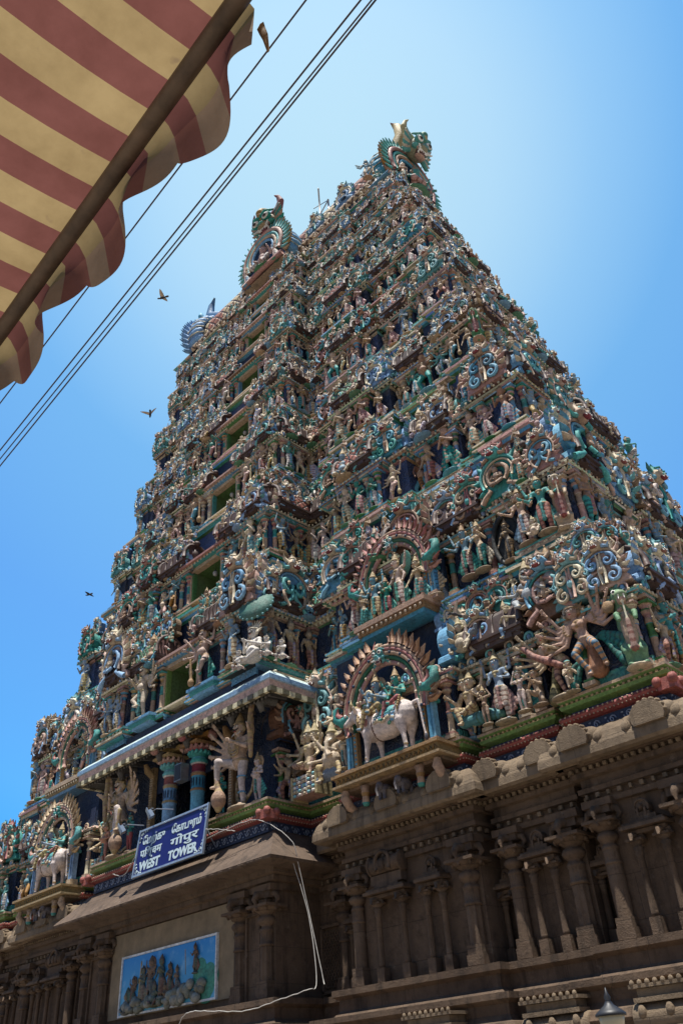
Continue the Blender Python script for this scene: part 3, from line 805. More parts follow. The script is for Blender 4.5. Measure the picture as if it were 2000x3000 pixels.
        for i, p in enumerate(poly):
            qn = poly[(i + 1) % len(poly)]; n = nm[i]
            if not seen(n, p, qn) or n[1] > .5: continue
            if n[0] < -.5 and (p[1] > CY + 4): continue
            if n[0] > .5 and p[0] < CX: continue
            if n[0] < -.5 and p[0] > CX + 3: continue
            if front_seg(n, p, qn) and p[1] > YW[k] + 2 and abs(p[0] - CX) < 3: continue
            t = (-n[1], n[0]); L = math.hypot(qn[0] - p[0], qn[1] - p[1]); mx, my = (p[0] + qn[0]) / 2, (p[1] + qn[1]) / 2
            ry = rotn(n); u = mx - CX
            if k == 0 and abs(u) < 6.5 and n[1] < -.5: continue
            if k == 0 and 8 < abs(u) < 14.8 and n[1] < -.5: continue
            if L < .5 * s: continue
            is_center = n[1] < -.5 and abs(u) < .30 * W
            corner = n[1] < -.5 and abs(u) > .86 * W and L > 1.4 * s
            ph = (z1 - zc) * .98
            def at(d, off, z): return (p[0] + t[0] * d + n[0] * off, p[1] + t[1] * d + n[1] * off, z)
            if corner:
                roofs.append(('kuta', k, CX + ((W - 1.25 * s) if u > 0 else LX(-(W - 1.25 * s), W, z0)), yc + 1.05 * s, zc + .1 * s, 2.3 * s, ph * .82, 0))
            elif L > 1.3 * s:
                roofs.append(('sala', k, mx - n[0] * .1, my - n[1] * .1, zc - .02, L * .92 / 2.2, ph * .60, ry))
            unit = 1.22 * s; m = max(1, round(L / unit)); big = m // 2
            inarch = lambda q_: n[1] < -.5 and k in (0,) and 11.0 < abs(q_[0] - CX) < 14.4
            for j in range(m):
                d = (j + .5) * L / m
                main = (j == big and m % 2 == 1) or (m == 1)
                if main and L > .8 * s:
                    q_ = at(d, .42 * s, zc); plaques.append((k, q_[0], q_[1], q_[2], ph * random.uniform(.94, 1.08) * (1 if L > 1.5 * s else .85) * (1 if k < 2 else .84), ry, None))
                elif random.random() < (.6 if k < 2 else .36):
                    q_ = at(d, .40 * s, zc); plaques.append((k, q_[0], q_[1], q_[2], ph * random.uniform(.60, .76) * (1 if k < 2 else .86), ry + random.uniform(-.08, .08), None))
                else:
                    q_ = at(d, .42 * s, zc); statues.append(dict(row='roof', k=k, x=q_[0], y=q_[1], z=q_[2], h=ph * random.uniform(.50, .62), kind=random.choice(['seated', 'winged', 'seated', 'goddess']), ry=ry + random.uniform(-.2, .2), side=n))
            m3 = max(1, round(L / ((.7 if k < 2 else .58) * s)))
            for j in range(m3):
                d = (j + .5) * L / m3; q_ = at(d, .10 * s, zc + ph * .20)
                if inarch(q_): continue
                statues.append(dict(row='roof', k=k, x=q_[0], y=q_[1], z=q_[2], h=ph * random.uniform(.40, .56), kind=random.choice(['winged', 'standing', 'praying', 'atlas', 'seated', 'goddess', 'raised']), ry=ry + random.uniform(-.3, .3), side=n))
            # upper band of little gables under the next floor
            m2 = max(1, round(L / (.85 * s)))
            for j in range(m2):
                d = (j + .5) * L / m2
                q_ = at(d, -.12 * s, zc + ph * .54)
                if random.random() < (.6 if k < 2 else .42): plaques.append((k, q_[0], q_[1], q_[2], ph * random.uniform(.44, .58), ry, None))
                else: statues.append(dict(row='roof', k=k, x=q_[0] + n[0] * .2 * s, y=q_[1] + n[1] * .2 * s, z=q_[2], h=ph * .42, kind=random.choice(['winged', 'standing', 'praying', 'atlas']), ry=ry, side=n))
    # wall figures and pillars
    nm = normals(poly)
    for i, p in enumerate(poly):
        qn = poly[(i + 1) % len(poly)]; n = nm[i]
        if not seen(n, p, qn) or n[1] > .5: continue
        if n[0] > .5 and p[0] < CX: continue
        if n[0] < -.5 and (p[0] > CX or p[1] > CY + 4): continue
        if front_seg(n, p, qn) and p[1] > YW[min(k, 7)] + 2 and abs(p[0] - CX) < 3: continue
        t = (-n[1], n[0]); L = math.hypot(qn[0] - p[0], qn[1] - p[1])
        ry = rotn(n); mx = (p[0] + qn[0]) / 2
        small = L < 1.0 * s
        if k == 0 and n[1] < -.5 and 0 < mx - CX and mx - CX < 22: hero_zone = True
        else: hero_zone = False
        inset = .16 * s
        m = max(1, round(L / ((.42 if k < 2 else .37) * hs)))
        if small and L < .55 * s: continue
        for j in range(m):
            f = (j + .5) / m; d = L * f
            x, y = p[0] + t[0] * d + n[0] * .30 * s, p[1] + t[1] * d + n[1] * .30 * s
            u = x - CX
            if k and n[1] < -.5 and abs(u) < 1.5 * s + .35: continue
            if k == 1 and n[1] < -.5 and (abs(u) < 4.0 or 5.3 < u < 7.3): continue
            if k == 1 and n[1] < -.5 and 10.6 < u < 20.5: continue
            dv = n[1] < -.5 and abs(abs(u) - (2.3 * s)) < .62 * s and k > 0 and k < 8
            if not hero_zone and not (k == 0 and abs(u) < 15 and n[1] < -.5):
                statues.append(dict(row='wall', k=k, x=x, y=y, z=zf, h=hs * (1.0 if not dv else 1.38) * random.choice([.78, .92, .98, 1.04, 1.1]), kind='club' if dv else None, ry=ry + random.uniform(-.12, .12), side=n, dv=dv))
        if k < 8:
            g = 2 if m > 2 else 1
            edges = [0] + [j for j in range(1, m) if j % 2 == 0] + [m] if L > 1.2 * s else []
            for e in edges:
                if k == 0 and n[1] < -.5 and abs(p[0] + t[0] * L * e / m - CX) < 8.2: continue
                if k == 0 and n[1] < -.5 and 9.2 < abs(p[0] + t[0] * L * e / m - CX) < 14.2: continue
                d = min(max(L * e / m, .2 * s), L - .2 * s)
                pillars.append((k, p[0] + t[0] * d + n[0] * .12 * s, p[1] + t[1] * d + n[1] * .12 * s, zf, (zw - zf), ry))
    # windows
    if 0 < k < 8:
        wmb = MB(); hw = 1.15 * s + .05; yw = YW[k]
        fc = [LEAF, GREEN, TEAL, GREEN, BLUE, GREEN, TEAL][k - 1]; gb = (.12, .20, .075)
        wmb.box((CX - hw + .03, yw + 1.2, (zp + zw) / 2), (.05, 2.3, zw - zp), gb); wmb.box((CX + hw - .03, yw + 1.2, (zp + zw) / 2), (.05, 2.3, zw - zp), gb); wmb.box((CX, yw + 2.37, (zp + zw) / 2), (2 * hw, .05, zw - zp), (.05, .11, .04)); wmb.box((CX, yw + 1.2, zp + .02), (2 * hw, 2.3, .05), gb)
        wtop = z0 + .42 * H
        for sx in (-1, 1):
            wmb.box((CX + sx * (hw + .07), yw - .05, (zp + wtop) / 2), (.16, .22, wtop - zp), TAN); wmb.box((CX + sx * (hw - .05), yw + .02, (zp + wtop) / 2), (.10, .25, wtop - zp), fc)
        wmb.box((CX, yw - .02, wtop + .10), (2 * hw + .5, .34, .2), TAN); wmb.box((CX, yw - .10, wtop + .26), (2 * hw + .9, .56, .14), th['a'])
        wmb.box((CX, yw - .16, wtop + .40), (2 * hw + 1.3, .80, .12), th['c'])
        for j in range(12): wmb.box((CX - hw - .4 + (2 * hw + .8) * (j + .5) / 12, yw - .36, wtop + .30), (.10, .12, .12), CREAM)
        wmb.box((CX, yw + 1.0, wtop + .12), (2 * hw + .1, 1.9, .1), (.10, .20, .06))
        wmb.box((CX, yw + .2, zp - .03), (2 * hw, 1.2, .1), th['b'])
        w_ = link('window', wmb.mesh('window', M_BAND, (CX, yw, zp)), (CX, yw, zp), so)
        lm = MB(); lm.tube([(0, 0, 0), (0, 0, -.35)], .012, BLACK, 5); lm.lathe((0, 0, -.7), [(.03, 0), (.11, .06), (.14, .18), (.12, .26), (.07, .30), (.07, .36)], (.33, .33, .33), 10, cols=[(.4, .4, .4), (.4, .4, .4), (.3, .3, .3), (.06, .06, .06), (.05, .05, .05)])
        if k < 6:
            lo_ = link('hanging_lamp', lm.mesh('hanging_lamp', M_BAND), (CX + .15, yw + .35, wtop + .06))
            tag(lo_, 'small grey lamp hanging inside the central window of the %s storey' % ORD[k + 1], 'lamp', 'lamps hanging in the windows')

# ---- the griva (neck) row is k == 8; now the great barrel roof -------------------------------------------------
vz0, vz1 = 51.9, 58.3
rb = MB()
vp = [(2.75, 51.7), (2.95, 51.9), (2.95, 52.15), (2.75, 52.25), (2.75, 52.5), (3.15, 52.9), (3.4, 53.6), (3.4, 54.5), (3.0, 55.5), (2.35, 56.4), (1.6, 57.2), (.8, 57.85), (.18, 58.25), (.12, 58.4)]
vp = vp[:5] + [(y * .68, 51.7 + (z - 51.7) * .84 + .15) for y, z in vp[5:]]
prof = [(CY - y, z) for y, z in vp] + [(CY + y, z) for y, z in reversed(vp)]
M_ = 44; HL = 10.7
vs = []; lat = []; acc = [0]
for j in range(1, len(prof)): acc.append(acc[-1] + math.hypot(prof[j][0] - prof[j - 1][0], prof[j][1] - prof[j - 1][1]))
for i in range(M_ + 1):
    x = CX - HL + 2 * HL * i / M_
    for j, (y, z) in enumerate(prof): vs.append((x, y, z)); lat.append((x * 1.25, acc[j] * 1.15))
fs = []; cc = []
for i in range(M_):
    for j in range(len(prof) - 1):
        a = i * len(prof) + j; fs.append((a, a + len(prof), a + len(prof) + 1, a + 1))
        u = (i - M_ / 2) / M_
        cc.append(TAN if j < 2 else (TEAL if j < 4 else ((.42, .16, .10) if abs(u) < .13 or abs(abs(u) - .40) < .05 else (.62, .50, .30))))
rb.add(vs, fs, cc, False, lat)
rb.add([(CX + s_ * HL, y, z) for y, z in prof for s_ in (1,)], [tuple(range(len(prof)))], BLUE)
rb.add([(CX - HL, y, z) for y, z in prof], [tuple(range(len(prof)))], BLUE)
roof = link('barrel_roof', rb.mesh('barrel_roof', M_TILE, (CX, CY, vz0)), (CX, CY, vz0), tower)
for e in range(11):
    if abs(e - 5) < 1.5: continue
    fm = MB(); fm.lathe((0, 0, 0), [(.16, 0), (.10, .12), (.24, .26), (.26, .38), (.12, .5), (.18, .6), (.05, .72), (.02, 1.0)], GOLD, 8)
    # the brass pots of the ridge are hidden from the street except as low stubs
# horseshoe gables: two ends and the middle of the front
def gable(name, c1, back, R=3.5):
    """local: faces -Y, foot at z 0"""
    mb = MB(); n = 26; out = []
    for k in range(n + 1):
        a = -.55 + (PI + 1.1) * k / n; out.append((R * math.cos(a), R * .92 + R * math.sin(a) * 1.02))
    out = [(R * 1.05, 0)] + out + [(-R * 1.05, 0)]
    mb.prism(out, -.25, .45, NAVY, TAN)
    for k in range(25):   # flame rim
        a = -.5 + (PI + 1.0) * k / 24
        d = Vector((math.cos(a), 0, math.sin(a))); p = Vector((R * math.cos(a), 0, R * .92 + R * 1.02 * math.sin(a)))
        e = (d + Vector((0, 0, .45))).normalized()
        for w_, cl, yy in ((.26, (.13, .36, .62) if name == 'left' else (OCHRE if k % 2 else TAN), -.1), (.13, c1, -.30)):
            mb.tube([p + Vector((0, yy, 0)), p + d * .32 + Vector((0, yy, 0)), p + d * .42 + e * .32 + Vector((0, yy, 0))], [w_, w_ * .95, .04], cl, 6, flat=.7)
    for r, rad, cl in ((R * .90, .17, PINK), (R * .76, .13, AQUA), (R * .64, .15, TAN), (R * .5, .12, BLUE)):
        mb.tube([(r * math.cos(a), -.35, R * .92 + r * 1.02 * math.sin(a)) for a in [-.5 + (PI + 1.0) * k / 24 for k in range(25)]], rad, cl, 6)
    # blue ribbed shell behind
    for k in range(15):
        a = -.35 + (PI + .7) * k / 14; d = Vector((math.cos(a), 0, math.sin(a)))
        mb.ell((R * .93 * math.cos(a), .8, R * .92 + R * .93 * math.sin(a)), (.50, .95, .50), back, 10, 8)
    for k in range(15):
        a = -.3 + (PI + .6) * (k + .5) / 15
        mb.tube([(R * q * math.cos(a), .8 + yy, R * .92 + R * q * math.sin(a)) for q, yy in ((1.08, -.6), (1.11, 0), (1.05, .6), (.9, .95))], .05, CREAM, 5)
    mb.tube([(-R * .95, -.4, .12), (0, -.5, .1), (R * .95, -.4, .12)], .22, ROSE, 6)
    return mb.arrays()

def mask_head(c_skin, c_brow, c_crest, horn):
    """great fanged mask with horns, facing -Y, about 3 m tall, base at z 0"""
    P = [ell((0, .25, 1.35), (.92, .80, .95), 'skin'), ell((0, -.40, .98), (.62, .42, .26), 'skin'), ell((0, -.66, 1.20), (.20, .26, .20), 'nose'),
         ell((-.15, -.82, 1.14), (.12, .12, .11), 'nose'), ell((.15, -.82, 1.14), (.12, .12, .11), 'nose'),
         ell((0, -.30, .30), (.46, .36, .14), 'lip'), ell((0, -.30, .60), (.44, .34, .28), 'mouth'), cap((-.5, -.5, .82), (.5, -.5, .82), .09, .09, 'lip')]
    for s in (-1, 1):
        P += [ell((s * .46, -.42, 1.66), (.38, .26, .36), 'brow'), cap((s * .10, -.62, 1.98), (s * .50, -.55, 2.16), .12, .15, 'brow'), cap((s * .50, -.55, 2.16), (s * .98, -.2, 2.0), .15, .08, 'brow'),
              ell((s * .60, -.30, 1.0), (.30, .30, .22), 'brow')]
        P += chain([(s * .62, .3, 2.0), (s * 1.05, .5, 2.4), (s * 1.30, .6, 2.95), (s * 1.22, .6, 3.6), (s * .98, .5, 4.0)], [.34, .32, .26, .15, .03], 'horn')
        P += chain([(s * .42, -.62, .80), (s * .62, -.85, .62), (s * .78, -.95, .75)], [.11, .08, .02], 'white')
        P += chain([(s * .42, -.55, .35), (s * .52, -.70, .55)], [.08, .02], 'white')
        for j in range(7):
            a = -.9 + j * .40
            P += chain([(s * .75, .25, 1.2 + .5 * math.sin(a)), (s * (1.1 + .12 * math.cos(a)), .2, 1.15 + 1.0 * math.sin(a)), (s * (1.4 + .15 * math.cos(a)), .15, 1.35 + 1.2 * math.sin(a))], [.2, .17, .03], 'mane' if j % 2 else 'mane2')
    for j in range(5): P.append(cap((-.36 + .18 * j, -.56, .76), (-.36 + .18 * j, -.60, .60), .08, .055, 'white'))
    P += chain([(0, -.35, 2.1), (0, -.45, 2.5), (.05, -.25, 2.8), (.2, .15, 2.95), (.22, .4, 3.2)], [.32, .30, .24, .16, .03], 'crest')
    P += [ell((0, -.68, 2.12), (.16, .12, .18), 'gold')]
    sc_ = sculpt(P, .06)
    pal = dict(skin=c_skin, brow=c_brow, nose=TEAL, lip=ROSE, mouth=(.12, .02, .02), horn=horn, white=WHITE, mane=TAN, mane2=c_brow, crest=c_crest, gold=OCHRE)
    mb = MB(); mb.merge(colour(P, sc_, pal), Matrix.Identity(4))
    for s in (-1, 1):
        mb.ell((s * .47, -.60, 1.66), (.30, .18, .27), WHITE, 14, 9)
        mb.ell((s * .49, -.74, 1.64), (.165, .075, .165), (.10, .06, .04), 12, 7); mb.ell((s * .49, -.79, 1.64), (.11, .04, .11), BLACK, 10, 6)
        mb.tube([(s * .47 + .33 * math.cos(a), -.60, 1.66 + .30 * math.sin(a)) for a in [2 * PI * k / 16 for k in range(17)]], .04, c_brow, 6)
    return mb

for nm_, gx, gy, gz, ry, R, sc_h, args in (('front', CX + .15, 26.15, 50.6, 0, 2.35, .82, (AQUA, OCHRE)), ('right', CX + 11.4, CY, 51.4, PI / 2, 2.6, 1.0, (AQUA, BLUE)), ('left', CX - 11.4, CY, 51.4, -PI / 2, 2.8, 1.0, (PINK, SKY))):
    arr = gable(nm_, AQUA if nm_ != 'left' else (.13, .36, .62), (.13, .36, .62), R)
    g = MB(); g.merge(arr, Matrix.Identity(4))
    go = link('horseshoe_gable', g.mesh('horseshoe_gable', M_STUC), (gx, gy, gz), tower, ry)
    hb = mask_head((.33, .27, .15) if nm_ == 'front' else (.24, .22, .14), (.04, .30, .28) if nm_ != 'right' else (.03, .30, .24), (.40, .30, .10) if nm_ == 'front' else (.05, .24, .12), (.30, .14, .12) if nm_ == 'front' else ((.42, .32, .13) if nm_ == 'right' else (.13, .38, .66)))
    hx, hy, hz = {'front': (gx + .35, gy + .1, 54.8), 'right': (gx + .95, gy, 54.9), 'left': (gx + .2, gy, 54.6)}[nm_]
    ho = link('fanged_mask', hb.mesh('fanged_mask', M_STUC), (hx, hy, hz), tower, rot=(.30, 0, ry), scale=(lambda a: a)( {'front': (1.2, .95, .9), 'right': (1.0, .9, .92), 'left': (1.2, 1.0, 1.0)}[nm_]))
for sx, colh, tip in ((1, (.42, .32, .13), (-19.5 - CX, 62.1)), (-1, (.05, .17, .36), (-42.7 - CX, 61.6))):
    hm = MB(); x0 = sx * 9.9; pts = [(x0, 0, 55.6), (x0 + sx * .2, 0, 57.6), (tip[0] + sx * .35, 0, 59.6), (tip[0] + sx * .15, 0, 60.9), (tip[0] - sx * .35, 0, tip[1])]
    hm.tube([(a - 0, b, c - 56.6) for a, b, c in pts], [.62, .58, .50, .34, .05], colh, 12, flat=.8)
    hm.tube([(a + sx * .45 * (1 - i / 4), b - .1, c - 56.6) for i, (a, b, c) in enumerate(pts)], [.22, .2, .16, .1, .02], RED if sx > 0 else (.16, .12, .08), 8)
    link('great_horn', hm.mesh('great_horn', M_BAND), (CX, CY, 56.6), tower)
# plaques and figures that ride on the barrel roof
for x, z, h, ry in ((4.3, 53.2, 2.3, 0), (7.4, 53.2, 2.6, 0), (-4.0, 53.2, 1.7, 0)):
    plaques.append((8, CX + x, CY - 2.55, z - .5, h * .9, ry, 'roof'))
statues.append(dict(row='roof', k=8, x=CX + .1, y=26.0, z=50.9, h=3.2, kind='seated', ry=0, side=(0, -1)))
for x in (-1.7, 1.6): statues.append(dict(row='roof', k=8, x=CX + x, y=25.75, z=50.6, h=2.2, kind='raised', ry=0, side=(0, -1)))
for yy in (-1.3, 0, 1.3): statues.append(dict(row='roof', k=8, x=CX + 11.9, y=CY + yy, z=51.4, h=2.6 if yy else 3.4, kind='raised' if yy else 'seated', ry=PI / 2, side=(1, 0)))
for yy in (-3.0, -4.1): statues.append(dict(row='roof', k=8, x=CX + 10.9, y=CY + yy, z=50.3, h=2.1, kind='club', ry=.7, side=(0, -1)))
# ---- place roofs ----------------------------------------------------------------------------------------------
SALA = {}
def sala_mesh(i, L):
    key = (i, round(L))
    if key not in SALA:
        cs = [(CREAM, TAN, BLUE), (TAN, CREAM, TEAL), ((.40, .14, .10), TAN, PINK), (CREAM, OCHRE, AQUA), ((.12, .28, .16), TAN, PINK)][i]
        SALA[key] = sala_arr(*cs, L=float(round(L)), lattice=(i in (2, 4))).mesh('vaulted_roof', M_TILE)
    return SALA[key]
KUTA = [kuta_mb(c, a, b, d).mesh('domed_roof', M_TILE) for c, a, b, d in (((.13, .28, .13), PINK, TAN, TEAL), ((.34, .10, .08), BLUE, OCHRE, AQUA), ((.45, .30, .12), TEAL, TAN, PINK), ((.12, .18, .22), BLUE, TAN, TEAL))]
for i, r in enumerate(roofs):
    _, k, x, y, z, w, h, ry = r
    if r[0] == 'kuta':
        link('domed_roof', KUTA[k % 4], (x, y, z), STOREYS[k], ry, (w, w, h))
    else:
        L = w * 2.2; ratio = max(1, round(L / h * 1.0))
        link('vaulted_roof', sala_mesh((k + int(abs(x))) % 5, ratio), (x, y, z), STOREYS[k], ry, (L / ratio, h * 1.05, h))

# ---- plaques, pillars: the 100 that show largest as sub-parts, the rest as one part ------------------------------
def visibility(x, y, z, h, nx=0, ny=-1):
    d = Vector((x, y, z)); L = d.length
    return h / L * (1 if ny < -.5 else .55)
plaques.sort(key=lambda p: -visibility(p[1], p[2], p[3], p[4], 0, -1 if abs(p[5]) < .5 else 0))
PM = {}
rest = MB()
for i, (k, x, y, z, h, ry, flag) in enumerate(plaques):
    v = random.randrange(len(PLQ)); sc_ = h / 1.10
    if i < 98:
        if v not in PM:
            mb = MB(); mb.merge(PLQ[v], Matrix.Identity(4)); PM[v] = mb.mesh('horseshoe_plaque', M_STUC)
        par = STOREYS[k] if flag is None else tower
        link('horseshoe_plaque', PM[v], (x, y, z), par, ry, sc_)
    else:
        rest.merge(PLQ[v], Matrix.Translation((x - CX, y - CY, z - 30)) @ Matrix.Rotation(ry, 4, 'Z') @ Matrix.Scale(sc_, 4))
ro = link('horseshoe_plaques', rest.mesh('horseshoe_plaques', M_STUC), (CX, CY, 30), tower); tag(ro, kind='stuff')
pillars.sort(key=lambda p: -visibility(p[1], p[2], p[3], p[4], 0, -1 if abs(p[5]) < .5 else 0))
rest = MB(); PLM = [None] * len(PILS)
for i, (k, x, y, z, h, ry) in enumerate(pillars):
    v = (k * 2 + (i % 3 == 0)) % len(PILS); w = .55 * h + .9
    if i < 98:
        if PLM[v] is None:
            mb = MB(); mb.merge(PILS[v], Matrix.Identity(4)); PLM[v] = mb.mesh('pillar', M_STUC)
        link('pillar', PLM[v], (x, y, z), STOREYS[k], ry, (w, w, h))
    else:
        rest.merge(PILS[v], Matrix.Translation((x - CX, y - CY, z - 30)) @ Matrix.Rotation(ry, 4, 'Z') @ Matrix.Diagonal((w, w, h, 1)))
ro = link('pillars', rest.mesh('pillars', M_STUC), (CX, CY, 30), tower); tag(ro, kind='stuff')

# ---- statues ---------------------------------------------------------------------------------------------------
HEIGHT = dict(standing=2.05, raised=2.05, club=2.05, atlas=1.7, goddess=2.03, dancer=1.95, praying=1.95, seated=1.35, winged=1.4)
WALLK = ['standing', 'raised', 'goddess', 'standing', 'praying', 'club', 'dancer', 'raised', 'goddess', 'atlas']
POSE = dict(standing='standing', raised='four-armed', club='club-bearing', atlas='load-bearing', goddess='female', dancer='dancing', praying='praying', seated='seated', winged='kneeling winged')
rows = {}
for sdict in statues:
    if sdict['kind'] is None: sdict['kind'] = random.choice(WALLK)
    sdict['pal'] = random.choice([0, 0, 1, 2, 2, 3, 4, 5, 6, 6, 7, 8, 9, 9, 10, 11, 12, 13])
    sdict['vis'] = visibility(sdict['x'], sdict['y'], sdict['z'], sdict['h'], 0, sdict['side'][1])
statues.sort(key=lambda d: -d['vis'])
NIND = 248
for i, d in enumerate(statues): d['ind'] = i < NIND
def where(d):
    n = d['side']
    if n[1] < -.5: return 'front', d['x'] - CX
    return ('right side' if n[0] > 0 else 'left side'), d['y']
def bay(d):
    f, v = where(d)
    if f != 'front': return ''
    q = abs(v) / (Wz(FL[min(d['k'], 8)]) if d['k'] < 8 else 10.9)
    return 'centre bay' if q < .285 else 'first recess' if q < .41 else 'middle bay' if q < .70 else 'narrow bay' if q < .85 else 'corner bay'
for d in statues:
    f, v = where(d); side = ('right' if v > 0 else 'left') if f == 'front' else f
    rows.setdefault((d['k'], d['row'], f, side, bay(d)), []).append(d)
NTH = ['first', 'second', 'third', 'fourth', 'fifth', 'sixth', 'seventh', 'eighth', 'ninth', 'tenth', 'eleventh', 'twelfth', 'thirteenth', 'fourteenth', 'fifteenth', 'sixteenth', 'seventeenth', 'eighteenth', 'nineteenth', 'twentieth']
NTH += ['twenty-' + w_ for w_ in NTH[:9]] + ['thirtieth'] + ['thirty-' + w_ for w_ in NTH[:9]] + ['fortieth'] + ['forty-' + w_ for w_ in NTH[:9]] + ['fiftieth'] * 30
for (k, row, f, side, b_), lst in rows.items():
    lst.sort(key=lambda d: abs(where(d)[1]) if f == 'front' else d['y'])
    for i, d in enumerate(lst):
        pal = PALS[d['pal']]
        st_ = ORD[k + 1] + '-storey' if k < 8 else 'topmost'
        body = '%s-skinned %s figure,' % (pal['sname'], POSE[d['kind']]) if d['kind'] in ('seated', 'winged') else '%s-skinned %s statue in %s,' % (pal['sname'], POSE[d['kind']], pal['cname'])
        if f == 'front':
            w = '%s %s, %s %s, %s from centre' % (st_, 'roof row' if row == 'roof' else 'ledge', side, b_, NTH[i])
        else:
            w = '%s of the %s %s, %s from front corner' % (side, st_, 'roofs' if row == 'roof' else 'ledge', NTH[i])
        d['label'] = body + ' ' + w
srest = MB()
for d in statues:
    k = d['kind']; sc_ = d['h'] / HEIGHT[k]
    if d['ind']:
        o = link('painted_statue', stock_mesh(k, d['pal']), (d['x'], d['y'], d['z']), None, d['ry'], sc_)
        tag(o, d['label'], 'statue', 'painted statues on the storeys of the tower')
    else:
        srest.merge(STOCK[k][d['pal']], Matrix.Translation((d['x'] - CX, d['y'] - CY, d['z'] - 30)) @ Matrix.Rotation(d['ry'], 4, 'Z') @ Matrix.Scale(sc_, 4))
so_ = link('small_statues', srest.mesh('small_statues', M_STUC), (CX, CY, 30)); tag(so_, 'hundreds of small painted statues crowding the upper storeys and side of the tower', 'statues', kind='stuff')

# ------------------------------------------------------------------ granite base of the tower
def base_quarter(W=21.75, yc=22.25, yw=20.9, cw=6.3):
    yr = 23.1
    p = [(0, yw), (cw, yw), (cw, yr), (9.1, yr), (9.1, 22.0), (14.6, 22.0), (14.6, yr), (15.3, yr), (15.3, 22.45), (18.0, 22.45), (18.0, yr), (18.6, yr), (18.6, yc), (W, yc)]
    p += [(W, 24.9), (W - .7, 24.9), (W - .7, 25.6), (W - .15, 25.6), (W - .15, 26.8), (W - .7, 26.8), (W - .7, 27.4), (W + .3, 27.4), (W + .3, CY)]
    return p
BP = full_plan(base_quarter(), 9.5)
base = MB(); ST = (1, 1, 1)
sweep(base, BP, [(1.5, GZ - .05), (1.5, GZ + .9), (1.35, GZ + 1.0), (1.35, GZ + 1.6), (1.55, GZ + 1.75), (1.55, GZ + 2.0), (1.2, GZ + 2.1), (1.2, GZ + 2.45), (1.30, GZ + 2.6), (1.42, GZ + 2.8), (1.30, GZ + 3.0),
                 (1.05, GZ + 3.05), (.95, GZ + 3.2), (.95, GZ + 3.45), (1.15, GZ + 3.55), (1.15, GZ + 3.7), (.6, GZ + 3.75), (.45, GZ + 3.9), (.45, GZ + 4.2), (.62, GZ + 4.3), (.62, GZ + 4.48), (.18, GZ + 4.5), (0, 2.95), (0, 6.35), (.14, 6.37), (.14, 6.52), (.06, 6.54), (.06, 6.70), (.22, 6.72), (.22, 6.86), (.12, 6.9), (.12, 7.12), (.30, 7.15), (.30, 7.30), (.22, 7.32), (.22, 7.42), (.42, 7.45), (.42, 7.52)], [ST] * 60)
base_o = link('granite_base', base.mesh('granite_base', M_STONE, (CX, CY, GZ)), (CX, CY, GZ), tower)
# rolled cornice (kapota) over the whole base except the porch, which has its own deep eave
kp = MB()
isporch = lambda a, b: abs((a[0] + b[0]) / 2 - CX) < 6.4 and a[1] < CY
sweep(kp, BP, [(.2, 7.5), (.66, 7.50), (.86, 7.44), (.94, 7.52), (.92, 7.75), (.80, 8.05), (.60, 8.28), (.34, 8.42), (.05, 8.48)], [ST] * 8, vis=lambda n, a, b: not isporch(a, b), smooth=False)
def knob(p, n, t):
    if abs(p[0] - CX) < 8.7 and p[1] < CY: return
    R = Matrix.Rotation(rotn(n), 3, 'Z'); T = lambda v: Vector(p) + R @ Vector(v)
    for sx in (-1, 1):
        kp.ell(T((sx * .42, .05, .34)), (.36, .36, .32), ST, 10, 7, R); kp.ell(T((sx * .74, -.04, .20)), (.20, .30, .26), ST, 8, 6, R)
    out = [(.48 * math.cos(a) * 1.05, .30 + .42 * math.sin(a)) for a in [(-.5 + (PI + 1) * j / 14) for j in range(15)]]
    kp.prism([(x, z) for x, z in out], -.40, .0, ST, T=Matrix.Translation(Vector(p)) @ R.to_4x4())
    for j in range(9):
        a = .1 + (PI - .2) * j / 8; kp.ell(T((.50 * math.cos(a), -.2, .30 + .44 * math.sin(a))), (.08, .18, .08), ST, 6, 4, R)
nmB = normals(BP)
for i, p in enumerate(BP):
    q = BP[(i + 1) % len(BP)]; n = nmB[i]; L = math.hypot(q[0] - p[0], q[1] - p[1])
    if not seen(n, p, q) or n[1] > .5 or L < 1.5 or isporch(p, q): continue
    t = (-n[1], n[0])
    for f in ([.5] if L < 2.4 else ([.12, .88] if L < 4.5 else [.08, .5, .92])):
        knob((p[0] + t[0] * L * f + n[0] * .62, p[1] + t[1] * L * f + n[1] * .62, 7.72), n, t)
sweep(kp, BP, [(.12, 8.42), (.12, 8.50), (0, 8.52)], [ST] * 2, vis=lambda n, a, b: not isporch(a, b))
for zz, of, st_, hh in ((7.36, .34, .22, .10), (6.62, .16, .34, .12)):
    along(BP, lambda p, n, t: (abs(p[0] - CX) > 6.6 or p[1] > 23) and kp.box(p, (.10 + .02 * math.sin(p[0] * 9), .10, hh), ST), of, st_, zz)
link('rolled_cornice', kp.mesh('rolled_cornice', M_STONE2, (CX, CY, 7.5)), (CX, CY, 7.5), base_o)
M_EAVE = stone_mat('sooty_granite', (.15, .105, .075), (.05, .036, .028))
